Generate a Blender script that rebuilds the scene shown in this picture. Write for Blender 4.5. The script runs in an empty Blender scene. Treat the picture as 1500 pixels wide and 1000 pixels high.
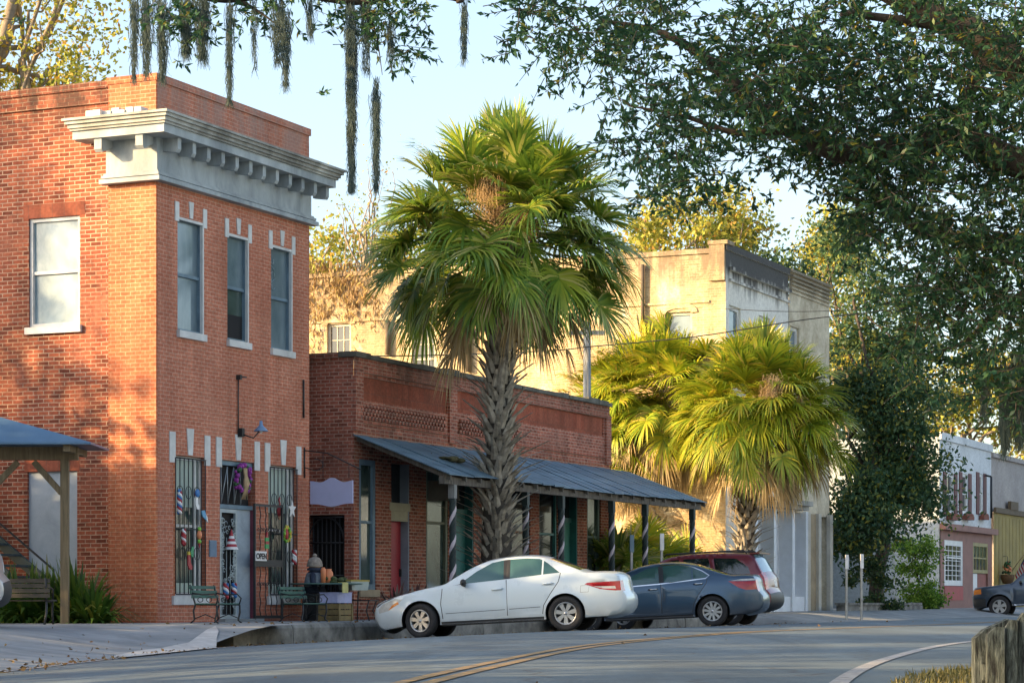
import bpy, bmesh, math, random
import numpy as np
from mathutils import Vector, Matrix
from mathutils.geometry import delaunay_2d_cdt

SC = bpy.context.scene
COL = SC.collection
R = math.radians
rnd = random.Random(11)

# ---------------------------------------------------------------- camera, world, sun, exposure
F_PX, CX, HZ, CAMZ = 3500.0, 750.0, 880.0, 0.70        # focal length, centre column, horizon row (1500 px photo)
cam_d = bpy.data.cameras.new("camera")
cam = bpy.data.objects.new("camera", cam_d)
COL.objects.link(cam)
cam.location = (0, 0, CAMZ)
cam.rotation_euler = (R(90), 0, 0)
cam_d.sensor_width = 36
cam_d.lens = 36 * F_PX / 1500
cam_d.shift_y = (HZ - 500) / 1500
cam_d.clip_start = 0.1
cam_d.clip_end = 4000
SC.camera = cam

SUN_EL = 17.0
SUN_H = Vector((-0.9625, -0.2713))                     # horizontal direction towards the sun
w = bpy.data.worlds.new("World")
SC.world = w
w.use_nodes = True
nt = w.node_tree
bg = nt.nodes["Background"]
sky = nt.nodes.new("ShaderNodeTexSky")
sky.sky_type = 'NISHITA'
sky.sun_disc = False
sky.sun_elevation = R(SUN_EL)
sky.sun_rotation = math.atan2(SUN_H.x, SUN_H.y)
sky.altitude = 0
sky.air_density = 1.0
sky.dust_density = 2.6
sky.ozone_density = 1.5
hs_ = nt.nodes.new("ShaderNodeHueSaturation")
hs_.inputs['Saturation'].default_value = 0.85
nt.links.new(sky.outputs[0], hs_.inputs['Color'])
nt.links.new(hs_.outputs[0], bg.inputs[0])
bg.inputs[1].default_value = 0.15
sun_d = bpy.data.lights.new("sun", 'SUN')
sun_d.energy = 5.0
sun_d.angle = R(0.5)
sun_d.color = (1.0, 0.68, 0.34)
sun = bpy.data.objects.new("sun", sun_d)
COL.objects.link(sun)
_e = R(SUN_EL)
sv = Vector((SUN_H.x * math.cos(_e), SUN_H.y * math.cos(_e), math.sin(_e)))
sun.rotation_euler = sv.to_track_quat('Z', 'Y').to_euler()
SC.view_settings.view_transform = 'Standard'
SC.view_settings.look = 'None'
SC.view_settings.exposure = 1.5
SC.view_settings.gamma = 1
SC.cycles.max_bounces = 6
SC.cycles.transparent_max_bounces = 12
SC.cycles.use_denoising = True

# ---------------------------------------------------------------- street frame
# local x runs along the row of shops (away from the camera), local y into the buildings, z up
ANG = R(90 - 24.3)
D = Vector((math.sin(R(24.3)), math.cos(R(24.3)), 0))
N = Vector((D.y, -D.x, 0))                              # out of the shop fronts, over the road
C0 = Vector(((231 - CX) / F_PX * 44.0, 44.0, 0))


def W(x, y, z=0.0):                                     # street frame to world
    return C0 + D * x - N * y + Vector((0, 0, z))


def LX(px, y=0.0):                                      # survey: distance along the fronts seen at column px, plane y
    k = (px - CX) / F_PX
    o = C0 - N * y
    return (k * o.y - o.x) / (D.x - k * D.y)


def LY(px, x=0.0):                                      # distance back along a side wall at plane x
    k = (px - CX) / F_PX
    o = C0 + D * x
    return (k * o.y - o.x) / (-N.x + k * N.y)


def ZY(py, Y):
    return CAMZ + (HZ - py) * Y / F_PX


def LZ(px, py, y=0.0):                                  # height at (px,py) on plane y
    return ZY(py, W(LX(px, y), y).y)


def LZs(px, py, x=0.0):                                 # height at (px,py) on side plane x
    return ZY(py, W(x, LY(px, x)).y)


def PW(px, py, Y):
    return Vector(((px - CX) / F_PX * Y, Y, ZY(py, Y)))


# ---------------------------------------------------------------- node materials
MATS = {}


def lin(c):
    return tuple((x / 12.92 if x <= 0.04045 else ((x + 0.055) / 1.055) ** 2.4) for x in c)


def base_mat(name):
    m = bpy.data.materials.new(name)
    m.use_nodes = True
    t = m.node_tree
    return m, t, t.nodes["Principled BSDF"]


def nd(t, typ, **kw):
    n = t.nodes.new(typ)
    for k, v in kw.items():
        if k in n.inputs:
            n.inputs[k].default_value = v
        else:
            setattr(n, k, v)
    return n


def ramp(t, src, stops):
    r = t.nodes.new("ShaderNodeValToRGB")
    el = r.color_ramp.elements
    while len(el) < len(stops):
        el.new(0.5)
    for e, (p, c) in zip(el, stops):
        e.position = p
        e.color = (c[0], c[1], c[2], 1) if not isinstance(c, (int, float)) else (c, c, c, 1)
    t.links.new(src, r.inputs[0])
    return r


def mixc(t, fac, a, b, mode='MIX'):
    m = t.nodes.new("ShaderNodeMix")
    m.data_type = 'RGBA'
    m.blend_type = mode
    for i, v in ((0, fac), (6, a), (7, b)):
        if isinstance(v, (int, float)):
            m.inputs[i].default_value = v
        elif isinstance(v, tuple):
            m.inputs[i].default_value = (*v[:3], 1)
        else:
            t.links.new(v, m.inputs[i])
    return m.outputs[2]


def noise(t, co, scale, detail=4, rough=0.6, dist=0.0, vec_scale=None):
    n = nd(t, "ShaderNodeTexNoise", Scale=scale, Detail=detail, Roughness=rough, Distortion=dist)
    if vec_scale:
        mp = t.nodes.new("ShaderNodeMapping")
        mp.inputs['Scale'].default_value = vec_scale
        t.links.new(co, mp.inputs[0])
        co = mp.outputs[0]
    t.links.new(co, n.inputs[0])
    return n.outputs[0]


def bump(t, p, h, strength=0.3, dist=0.01):
    b = nd(t, "ShaderNodeBump", Strength=strength, Distance=dist)
    t.links.new(h, b.inputs['Height'])
    t.links.new(b.outputs[0], p.inputs['Normal'])


def plain(name, c, rough=0.6, var=0.25, scale=3.0, metal=0.0, c2=None, bmp=0.15, spec=0.5, coat=0.0, stretch=None):
    if name in MATS:
        return MATS[name]
    m, t, p = base_mat(name)
    co = t.nodes.new("ShaderNodeTexCoord").outputs['Object']
    n = noise(t, co, scale, 6, 0.65, 0.3, stretch)
    dark = tuple(x * (1 - var) for x in c)
    lite = c2 or tuple(min(1, x * (1 + var * 0.6)) for x in c)
    r = ramp(t, n, [(0.3, dark), (0.7, lite)])
    t.links.new(r.outputs[0], p.inputs['Base Color'])
    p.inputs['Roughness'].default_value = rough
    p.inputs['Metallic'].default_value = metal
    p.inputs['Specular IOR Level'].default_value = spec
    p.inputs['Coat Weight'].default_value = coat
    p.inputs['Coat Roughness'].default_value = 0.04
    if bmp:
        bump(t, p, noise(t, co, scale * 9, 4), bmp, 0.01)
    MATS[name] = m
    return m


def brick(name, c1, c2, mortar, bw=0.215, rh=0.075, ms=0.010, dirt=(0.06, 0.04, 0.035), dirt_amt=0.5, patch=None, patch_amt=0.0,
          bmp=0.5, dark_bricks=0.0, seed=0.0, topdirt=None):
    if name in MATS:
        return MATS[name]
    m, t, p = base_mat(name)
    uv = t.nodes.new("ShaderNodeTexCoord").outputs['UV']
    mp = t.nodes.new("ShaderNodeMapping")
    mp.inputs['Location'].default_value = (seed * 3.1, 0, 0)
    t.links.new(uv, mp.inputs[0])
    # wobble the courses slightly
    wob = noise(t, mp.outputs[0], 1.1, 3)
    add = nd(t, "ShaderNodeVectorMath", operation='MULTIPLY_ADD')
    t.links.new(wob, add.inputs[0])
    add.inputs[1].default_value = (0.02, 0.03, 0)
    t.links.new(mp.outputs[0], add.inputs[2])
    v = add.outputs[0]
    b = t.nodes.new("ShaderNodeTexBrick")
    b.offset = 0.5
    b.inputs['Color1'].default_value = (*c1, 1)
    b.inputs['Color2'].default_value = (*c2, 1)
    b.inputs['Mortar'].default_value = (*mortar, 1)
    b.inputs['Scale'].default_value = 1.0
    b.inputs['Mortar Size'].default_value = ms
    b.inputs['Mortar Smooth'].default_value = 0.2
    b.inputs['Bias'].default_value = 0.0
    b.inputs['Brick Width'].default_value = bw
    b.inputs['Row Height'].default_value = rh
    t.links.new(v, b.inputs['Vector'])
    col = b.outputs['Color']
    # per-brick odd dark ones: a second brick texture with its own black/white pair
    if dark_bricks:
        b2 = t.nodes.new("ShaderNodeTexBrick")
        b2.offset = 0.5
        b2.inputs['Color1'].default_value = (0, 0, 0, 1)
        b2.inputs['Color2'].default_value = (1, 1, 1, 1)
        b2.inputs['Mortar'].default_value = (0, 0, 0, 1)
        b2.inputs['Scale'].default_value = 1.0
        b2.inputs['Mortar Size'].default_value = ms
        b2.inputs['Brick Width'].default_value = bw
        b2.inputs['Row Height'].default_value = rh
        b2.inputs['Bias'].default_value = 0.0
        mp2 = t.nodes.new("ShaderNodeMapping")
        mp2.inputs['Location'].default_value = (bw * 40, rh * 64, 0)
        t.links.new(v, mp2.inputs[0])
        t.links.new(mp2.outputs[0], b2.inputs['Vector'])
        rr = ramp(t, b2.outputs['Color'], [(0.74, 0.0), (0.80, 1.0)])
        fm = nd(t, "ShaderNodeMath", operation='MULTIPLY')
        t.links.new(rr.outputs[0], fm.inputs[0])
        fm.inputs[1].default_value = dark_bricks
        col = mixc(t, fm.outputs[0], col, tuple(x * 0.35 for x in c1))
    big = noise(t, v, 0.45, 6, 0.62, 0.6)
    r1 = ramp(t, big, [(0.42, 0.0), (0.72, 1.0)])
    f1 = nd(t, "ShaderNodeMath", operation='MULTIPLY')
    t.links.new(r1.outputs[0], f1.inputs[0])
    f1.inputs[1].default_value = dirt_amt
    col = mixc(t, f1.outputs[0], col, dirt)
    if patch:
        pn = noise(t, v, 0.75, 5, 0.6, 0.4, (1, 1, 1))
        r2 = ramp(t, pn, [(0.54, 0.0), (0.66, 1.0)])
        f2 = nd(t, "ShaderNodeMath", operation='MULTIPLY')
        t.links.new(r2.outputs[0], f2.inputs[0])
        f2.inputs[1].default_value = patch_amt
        col = mixc(t, f2.outputs[0], col, patch)
    fine = noise(t, v, 14, 4)
    r3 = ramp(t, fine, [(0.3, 0.72), (0.7, 1.18)])
    col = mixc(t, 1.0, col, r3.outputs[0], 'MULTIPLY')
    # vertical streaks
    st = noise(t, v, 1.0, 5, 0.6, 0.0, (3.0, 0.22, 1))
    r4 = ramp(t, st, [(0.35, 0.80), (0.65, 1.06)])
    col = mixc(t, 1.0, col, r4.outputs[0], 'MULTIPLY')
    if topdirt:
        z0, z1, tc, amt = topdirt
        sx = nd(t, "ShaderNodeSeparateXYZ")
        t.links.new(uv, sx.inputs[0])
        mr = nd(t, "ShaderNodeMapRange")
        mr.inputs['From Min'].default_value = z0
        mr.inputs['From Max'].default_value = z1
        t.links.new(sx.outputs['Y'], mr.inputs['Value'])
        sn = noise(t, v, 1.3, 5, 0.65, 0.0, (2.6, 0.5, 1))
        mm = nd(t, "ShaderNodeMath", operation='MULTIPLY')
        r5 = ramp(t, sn, [(0.36, 0.0), (0.58, 1.0)])
        t.links.new(mr.outputs[0], mm.inputs[0])
        t.links.new(r5.outputs[0], mm.inputs[1])
        m2 = nd(t, "ShaderNodeMath", operation='MULTIPLY')
        t.links.new(mm.outputs[0], m2.inputs[0])
        m2.inputs[1].default_value = amt
        col = mixc(t, m2.outputs[0], col, tc)
    t.links.new(col, p.inputs['Base Color'])
    p.inputs['Roughness'].default_value = 0.9
    p.inputs['Specular IOR Level'].default_value = 0.2
    inv = nd(t, "ShaderNodeMath", operation='SUBTRACT')
    inv.inputs[0].default_value = 1.0
    t.links.new(b.outputs['Fac'], inv.inputs[1])
    bump(t, p, inv.outputs[0], bmp, 0.012)
    MATS[name] = m
    return m


def stucco(name, c, stain, z0, z1, amt=0.8, c2=None, scale=0.6, streak=2.5, coarse=None):
    """Plaster with dark streaks running down from a weathered top (z0..z1 in uv metres)."""
    m, t, p = base_mat(name)
    uv = t.nodes.new("ShaderNodeTexCoord").outputs['UV']
    n = noise(t, uv, scale, 7, 0.65, 0.4)
    col = ramp(t, n, [(0.32, c2 or tuple(x * 0.7 for x in c)), (0.66, c)]).outputs[0]
    if coarse:
        n2 = noise(t, uv, coarse[1], 6, 0.7, 1.0)
        r2 = ramp(t, n2, [(0.5, 0.0), (0.62, coarse[2])])
        col = mixc(t, r2.outputs[0], col, coarse[0])
    sx = nd(t, "ShaderNodeSeparateXYZ")
    t.links.new(uv, sx.inputs[0])
    mr = nd(t, "ShaderNodeMapRange")
    mr.inputs['From Min'].default_value = z0
    mr.inputs['From Max'].default_value = z1
    t.links.new(sx.outputs['Y'], mr.inputs['Value'])
    sn = noise(t, uv, 1.0, 6, 0.7, 0.0, (streak, 0.25, 1))
    ad = nd(t, "ShaderNodeMath", operation='ADD')
    t.links.new(mr.outputs[0], ad.inputs[0])
    t.links.new(sn, ad.inputs[1])
    r = ramp(t, ad.outputs[0], [(0.72, 0.0), (1.0, amt)])
    col = mixc(t, r.outputs[0], col, stain)
    fine = noise(t, uv, 9, 5)
    col = mixc(t, 1.0, col, ramp(t, fine, [(0.3, 0.8), (0.7, 1.1)]).outputs[0], 'MULTIPLY')
    t.links.new(col, p.inputs['Base Color'])
    p.inputs['Roughness'].default_value = 0.9
    p.inputs['Specular IOR Level'].default_value = 0.2
    bump(t, p, fine, 0.35, 0.02)
    MATS[name] = m
    return m


def leafmat(name, stops, transl=0.35, rough=0.5, spec=0.3):
    if name in MATS:
        return MATS[name]
    m, t, p = base_mat(name)
    g = t.nodes.new("ShaderNodeNewGeometry")
    r = ramp(t, g.outputs['Random Per Island'], stops)
    co = t.nodes.new("ShaderNodeTexCoord").outputs['Object']
    n = noise(t, co, 0.9, 4)
    col = mixc(t, 1.0, r.outputs[0], ramp(t, n, [(0.3, 0.65), (0.7, 1.3)]).outputs[0], 'MULTIPLY')
    t.links.new(col, p.inputs['Base Color'])
    p.inputs['Roughness'].default_value = rough
    p.inputs['Specular IOR Level'].default_value = spec
    tr = t.nodes.new("ShaderNodeBsdfTranslucent")
    t.links.new(col, tr.inputs[0])
    ms = t.nodes.new("ShaderNodeMixShader")
    ms.inputs[0].default_value = transl
    t.links.new(p.outputs[0], ms.inputs[1])
    t.links.new(tr.outputs[0], ms.inputs[2])
    out = t.nodes["Material Output"]
    t.links.new(ms.outputs[0], out.inputs[0])
    MATS[name] = m
    return m


def glassy(name, c, c2=None, rough=0.06, scale=1.2, spec=0.7):
    if name in MATS:
        return MATS[name]
    m, t, p = base_mat(name)
    co = t.nodes.new("ShaderNodeTexCoord").outputs['Object']
    n = noise(t, co, scale, 4, 0.6, 0.8, (1, 1, 0.5))
    r = ramp(t, n, [(0.35, c), (0.68, c2 or tuple(x * 1.6 for x in c))])
    t.links.new(r.outputs[0], p.inputs['Base Color'])
    p.inputs['Roughness'].default_value = rough
    p.inputs['Specular IOR Level'].default_value = spec
    bump(t, p, noise(t, co, 0.8, 2), 0.06, 0.02)
    MATS[name] = m
    return m


def paint(name, c, metal=0.0, rough=0.3):
    if name in MATS:
        return MATS[name]
    m, t, p = base_mat(name)
    co = t.nodes.new("ShaderNodeTexCoord").outputs['Object']
    n = noise(t, co, 2.0, 6, 0.7)
    # a little road dust low on the panels
    sx = nd(t, "ShaderNodeSeparateXYZ")
    t.links.new(co, sx.inputs[0])
    mr = nd(t, "ShaderNodeMapRange")
    mr.inputs['From Min'].default_value = 0.55
    mr.inputs['From Max'].default_value = 0.15
    t.links.new(sx.outputs['Z'], mr.inputs['Value'])
    f = nd(t, "ShaderNodeMath", operation='MULTIPLY')
    t.links.new(mr.outputs[0], f.inputs[0])
    t.links.new(n, f.inputs[1])
    col = mixc(t, f.outputs[0], c, (0.16, 0.14, 0.12))
    t.links.new(col, p.inputs['Base Color'])
    p.inputs['Metallic'].default_value = metal
    rr = ramp(t, n, [(0.3, rough * 0.9), (0.75, rough * 1.4)])
    t.links.new(rr.outputs[0], p.inputs['Roughness'])
    p.inputs['Coat Weight'].default_value = 0.6
    p.inputs['Coat Roughness'].default_value = 0.05
    MATS[name] = m
    return m


# ---------------------------------------------------------------- mesh building
class MB:
    def __init__(s):
        s.v, s.f, s.m, s.sm = [], [], [], []

    def add(s, verts, faces, mat=0, smooth=False, M=None):
        o = len(s.v)
        if M is not None:
            verts = [M @ Vector(p) for p in verts]
        s.v.extend([tuple(p) for p in verts])
        for f in faces:
            s.f.append(tuple(i + o for i in f))
            s.m.append(mat)
            s.sm.append(smooth)

    def box(s, x0, x1, y0, y1, z0, z1, mat=0, M=None):
        v = [(x0, y0, z0), (x1, y0, z0), (x1, y1, z0), (x0, y1, z0), (x0, y0, z1), (x1, y0, z1), (x1, y1, z1), (x0, y1, z1)]
        s.add(v, [(0, 3, 2, 1), (4, 5, 6, 7), (0, 1, 5, 4), (1, 2, 6, 5), (2, 3, 7, 6), (3, 0, 4, 7)], mat, False, M)

    def cbox(s, c, d, mat=0, M=None):
        s.box(c[0] - d[0] / 2, c[0] + d[0] / 2, c[1] - d[1] / 2, c[1] + d[1] / 2, c[2] - d[2] / 2, c[2] + d[2] / 2, mat, M)

    def quad(s, a, b, c, d, mat=0, M=None):
        s.add([a, b, c, d], [(0, 1, 2, 3)], mat, False, M)

    def tube(s, pts, rad, seg=8, mat=0, M=None, cap=True, smooth=True):
        pts = [Vector(p) for p in pts]
        n = len(pts)
        if isinstance(rad, (int, float)):
            rad = [rad] * n
        V, Fc = [], []
        up = Vector((0, 0, 1))
        pu = None
        for i, p in enumerate(pts):
            t = (pts[min(i + 1, n - 1)] - pts[max(i - 1, 0)])
            if t.length < 1e-9:
                t = Vector((0, 0, 1))
            t.normalize()
            if pu is None:
                a = up if abs(t.z) < 0.9 else Vector((1, 0, 0))
                u = t.cross(a).normalized()
            else:
                u = (pu - t * pu.dot(t))
                u = u.normalized() if u.length > 1e-6 else t.orthogonal().normalized()
            pu = u
            b = t.cross(u)
            for k in range(seg):
                a = 2 * math.pi * k / seg
                V.append(p + (u * math.cos(a) + b * math.sin(a)) * rad[i])
        for i in range(n - 1):
            for k in range(seg):
                k2 = (k + 1) % seg
                Fc.append((i * seg + k, i * seg + k2, (i + 1) * seg + k2, (i + 1) * seg + k))
        if cap:
            Fc.append(tuple(range(seg - 1, -1, -1)))
            Fc.append(tuple((n - 1) * seg + k for k in range(seg)))
        s.add(V, Fc, mat, smooth, M)

    def lathe(s, prof, seg=20, mat=0, M=None, smooth=True, close=False):
        V, Fc = [], []
        n = len(prof)
        for (r, z) in prof:
            for k in range(seg):
                a = 2 * math.pi * k / seg
                V.append((r * math.cos(a), r * math.sin(a), z))
        for i in range(n - 1):
            for k in range(seg):
                k2 = (k + 1) % seg
                Fc.append((i * seg + k, i * seg + k2, (i + 1) * seg + k2, (i + 1) * seg + k))
        s.add(V, Fc, mat, smooth, M)

    def ball(s, c, r, mat=0, seg=10, rings=7, M=None):
        if isinstance(r, (int, float)):
            r = (r, r, r)
        V, Fc = [], []
        for i in range(rings + 1):
            th = math.pi * i / rings
            for k in range(seg):
                a = 2 * math.pi * k / seg
                V.append((c[0] + r[0] * math.sin(th) * math.cos(a), c[1] + r[1] * math.sin(th) * math.sin(a), c[2] - r[2] * math.cos(th)))
        for i in range(rings):
            for k in range(seg):
                k2 = (k + 1) % seg
                Fc.append((i * seg + k, i * seg + k2, (i + 1) * seg + k2, (i + 1) * seg + k))
        s.add(V, Fc, mat, True, M)

    def prism(s, poly, axis_vec, origin, U, V2, mat=0, M=None):
        """Extrude a 2-D polygon (in U,V2) by axis_vec."""
        o, U, V2, A = Vector(origin), Vector(U), Vector(V2), Vector(axis_vec)
        a = [o + U * p[0] + V2 * p[1] for p in poly]
        b = [p + A for p in a]
        n = len(a)
        f = [tuple(range(n)), tuple(range(2 * n - 1, n - 1, -1))]
        for i in range(n):
            j = (i + 1) % n
            f.append((j, i, i + n, j + n))
        s.add(a + b, f, mat, False, M)

    def mesh(s, name, mats):
        me = bpy.data.meshes.new(name)
        me.from_pydata(s.v, [], s.f)
        for mm in mats:
            me.materials.append(mm)
        me.polygons.foreach_set("material_index", s.m)
        me.polygons.foreach_set("use_smooth", s.sm)
        # box-projected uv in metres
        nl = len(me.loops)
        if nl:
            uvl = me.uv_layers.new(name="uv")
            co = np.array(s.v, dtype=np.float64)
            pn = np.zeros(len(me.polygons) * 3)
            me.polygons.foreach_get("normal", pn)
            pn = pn.reshape(-1, 3)
            lt = np.zeros(len(me.polygons), dtype=np.int32)
            me.polygons.foreach_get("loop_total", lt)
            lv = np.zeros(nl, dtype=np.int32)
            me.loops.foreach_get("vertex_index", lv)
            fn = np.repeat(pn, lt, axis=0)
            P = co[lv]
            hl = np.hypot(fn[:, 0], fn[:, 1])
            flat = np.abs(fn[:, 2]) > 0.72
            # snap the tangent to the main axes so neighbouring faces share courses
            ax = np.abs(fn[:, 0]) > np.abs(fn[:, 1])
            u = np.where(flat, P[:, 0], np.where(ax, P[:, 1], P[:, 0]))
            vv = np.where(flat, P[:, 1], P[:, 2])
            uv = np.stack([u, vv], 1).astype(np.float32).ravel()
            uvl.data.foreach_set("uv", uv)
        me.update()
        return me

    def build(s, name, mats, parent=None, loc=None, rot=None):
        if not isinstance(mats, (list, tuple)):
            mats = [mats]
        return link(name, s.mesh(name, mats), parent, loc, rot)


def link(name, data, parent=None, loc=None, rot=None):
    o = bpy.data.objects.new(name, data)
    COL.objects.link(o)
    if parent is not None:
        o.parent = parent
    if loc is not None:
        o.location = loc
    if rot is not None:
        o.rotation_euler = rot
    return o


def tag(o, label=None, cat=None, group=None, kind=None):
    if label:
        o["label"] = label
    if cat:
        o["category"] = cat
    if group:
        o["group"] = group
    if kind:
        o["kind"] = kind
    return o


def thing(name, label, cat, loc=(0, 0, 0), rot=(0, 0, 0), group=None):
    o = link(name, None, None, loc, rot)
    o.empty_display_size = 0.3
    return tag(o, label, cat, group)


def sthing(name, label, cat, x=0, y=0, z=0, group=None, rz=0):  # thing in the street frame
    return thing(name, label, cat, W(x, y, z), (0, 0, ANG + rz), group)


def copy_tree(o, parent=None):
    c = o.copy()
    COL.objects.link(c)
    if parent is not None:
        c.parent = parent
    for ch in list(o.children):
        copy_tree(ch, c)
    return c


def wall(mb, O, U, Nn, x0, x1, z0, z1, holes=(), depth=0.15, mat=0, rmat=None):
    """Flat wall in plane (O,U,z) with outward normal Nn; rectangular holes get reveals of the given depth."""
    O, U, Nn = Vector(O), Vector(U), Vector(Nn)
    Z = Vector((0, 0, 1))
    xs = sorted({x0, x1, *[h[0] for h in holes], *[h[1] for h in holes]})
    zs = sorted({z0, z1, *[h[2] for h in holes], *[h[3] for h in holes]})
    xs = [x for x in xs if x0 <= x <= x1]
    zs = [z for z in zs if z0 <= z <= z1]
    P = lambda x, z, d=0: O + U * x + Z * z - Nn * d
    flip = U.cross(Z).dot(Nn) < 0

    def q(a, b, c, d, m):
        mb.quad(*((a, d, c, b) if flip else (a, b, c, d)), m)
    for i in range(len(xs) - 1):
        for j in range(len(zs) - 1):
            a, b, c, d = xs[i], xs[i + 1], zs[j], zs[j + 1]
            mx, mz = (a + b) / 2, (c + d) / 2
            if any(h[0] < mx < h[1] and h[2] < mz < h[3] for h in holes):
                continue
            q(P(a, c), P(b, c), P(b, d), P(a, d), mat)
    rm = mat if rmat is None else rmat
    for h in holes:
        a, b, c, d = h[:4]
        dp = h[4] if len(h) > 4 else depth
        q(P(a, c), P(a, c, dp), P(b, c, dp), P(b, c), rm)
        q(P(a, d, dp), P(a, d), P(b, d), P(b, d, dp), rm)
        q(P(a, c), P(a, d), P(a, d, dp), P(a, c, dp), rm)
        q(P(b, c, dp), P(b, d, dp), P(b, d), P(b, c), rm)


class Face:
    """A wall plane inside a thing: maps (along, out, up) to the thing's local axes."""
    def __init__(s, O, U, Nn):
        s.O, s.U, s.N = Vector(O), Vector(U), Vector(Nn)
        z = Vector((0, 0, 1))
        s.M = Matrix((( s.U.x, s.N.x, 0, s.O.x), (s.U.y, s.N.y, 0, s.O.y), (0, 0, 1, s.O.z), (0, 0, 0, 1)))
        s.flip = s.U.cross(z).dot(s.N) < 0

    def box(s, mb, x0, x1, n0, n1, z0, z1, mat=0):
        mb.box(x0, x1, n0, n1, z0, z1, mat, s.M)


FRONT = Face((0, 0, 0), (1, 0, 0), (0, -1, 0))
SIDE = Face((0, 0, 0), (0, 1, 0), (-1, 0, 0))


def npmesh(name, V, Fq, mat, smooth=False):
    """Fast mesh from numpy arrays; Fq (n,k) polygons of equal size."""
    me = bpy.data.meshes.new(name)
    nv, nf, k = len(V), len(Fq), Fq.shape[1]
    me.vertices.add(nv)
    me.vertices.foreach_set("co", V.astype(np.float32).ravel())
    me.loops.add(nf * k)
    me.loops.foreach_set("vertex_index", Fq.astype(np.int32).ravel())
    me.polygons.add(nf)
    me.polygons.foreach_set("loop_start", np.arange(0, nf * k, k, dtype=np.int32))
    if smooth:
        me.polygons.foreach_set("use_smooth", np.ones(nf, dtype=bool))
    me.materials.append(mat)
    me.update(calc_edges=True)
    me.validate()
    return me


def unit(a):
    return a / np.maximum(np.linalg.norm(a, axis=1, keepdims=True), 1e-9)


def leaves(rs, P, length, width, A=None, droop=0.15, fold=0.25):
    """Diamond leaves at points P; A: preferred axis. Returns V, F."""
    n = len(P)
    d = unit(rs.normal(size=(n, 3)) + (0 if A is None else A))
    d[:, 2] -= droop
    d = unit(d)
    q = unit(np.cross(d, rs.normal(size=(n, 3))))
    nn = np.cross(d, q)
    L = (length * rs.uniform(0.65, 1.25, n))[:, None]
    Wd = (width * rs.uniform(0.7, 1.25, n))[:, None]
    a = P
    b = P + d * L * 0.45 + q * Wd * 0.5 + nn * Wd * fold
    c = P + d * L
    e = P + d * L * 0.45 - q * Wd * 0.5 + nn * Wd * fold
    V = np.stack([a, b, c, e], 1).reshape(-1, 3)
    Fq = np.arange(n * 4).reshape(n, 4)
    return V, Fq


# ---------------------------------------------------------------- terrain
EDGE = [(-60, -7.5), (5, -5.9), (15, -5.7), (25.3, -5.45), (33, -5.15), (38, -4.75), (41.5, -3.9), (44, -3.05)]
_kx = W(0, -2.75)                                        # kerb line: 2.75 m in front of the shop fronts


def edge_x(Y):
    k = _kx.x + (Y - _kx.y) * D.x / D.y
    if Y >= 47:
        return k
    pts = EDGE + [(47, _kx.x + (47 - _kx.y) * D.x / D.y)]
    for (a, xa), (b, xb) in zip(pts, pts[1:]):
        if Y <= b:
            t = (Y - a) / (b - a)
            return xa + (xb - xa) * max(0, min(1, t))
    return k


def sstep(t):
    t = max(0.0, min(1.0, t))
    return t * t * (3 - 2 * t)


def road_z(X, Y):
    c = 0.911 if Y > 45 else 0.97
    s = (X - edge_x(Y)) * c
    g = -0.04 + 0.05 * s
    g = min(g, 0.2 - 0.04 * math.exp(-max(0, s - 4.2))) if s < 4.6 else 0.2 - 0.04 * math.exp(-(s - 4.2))
    lift = 0.0022 * max(0, Y - 50)
    return max(g, -0.04) + lift


def pave_z(X, Y):                                        # left of the road edge
    s = (edge_x(Y) - X) * 0.95
    if Y > 41.0:
        return 0.30 + 0.0022 * max(0, Y - 50)
    ramp_ = -0.04 + 0.34 * sstep(s / 3.2)
    k = sstep((Y - 36.5) / 4.5)
    return ramp_ * (1 - k) + 0.30 * k


# ------------------------------------------------------------------ THE GROUND
asphalt_m, t, p = base_mat("asphalt")
co = t.nodes.new("ShaderNodeTexCoord").outputs['Object']
n1 = noise(t, co, 0.25, 6, 0.6, 0.5, (0.6, 0.25, 1))
n2 = noise(t, co, 60, 3, 0.7)
n3 = noise(t, co, 1.6, 6, 0.7, 1.5)
c = ramp(t, n1, [(0.3, (0.066, 0.098, 0.118)), (0.7, (0.108, 0.150, 0.176))]).outputs[0]
c = mixc(t, 1.0, c, ramp(t, n2, [(0.25, 0.7), (0.75, 1.25)]).outputs[0], 'MULTIPLY')
c = mixc(t, ramp(t, n3, [(0.60, 0.0), (0.70, 0.35)]).outputs[0], c, (0.07, 0.072, 0.075))
vo_n = nd(t, "ShaderNodeTexVoronoi", Scale=0.42)
vo_n.feature = 'DISTANCE_TO_EDGE'
wv = nd(t, "ShaderNodeVectorMath", operation='MULTIPLY_ADD')
nz_ = nd(t, "ShaderNodeTexNoise", Scale=1.3, Detail=5)
t.links.new(co, nz_.inputs[0])
t.links.new(nz_.outputs['Color'], wv.inputs[0])
wv.inputs[1].default_value = (1.2, 1.2, 0)
t.links.new(co, wv.inputs[2])
t.links.new(wv.outputs[0], vo_n.inputs['Vector'])
c = mixc(t, ramp(t, vo_n.outputs['Distance'], [(0.0, 0.75), (0.012, 0.0)]).outputs[0], c, (0.05, 0.05, 0.05))
n5 = noise(t, co, 0.5, 5, 0.7, 0.6, (1.4, 0.18, 1))
c = mixc(t, 1.0, c, ramp(t, n5, [(0.32, 0.68), (0.68, 1.28)]).outputs[0], 'MULTIPLY')
t.links.new(c, p.inputs['Base Color'])
p.inputs['Roughness'].default_value = 0.85
bump(t, p, n2, 0.25, 0.01)

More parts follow.
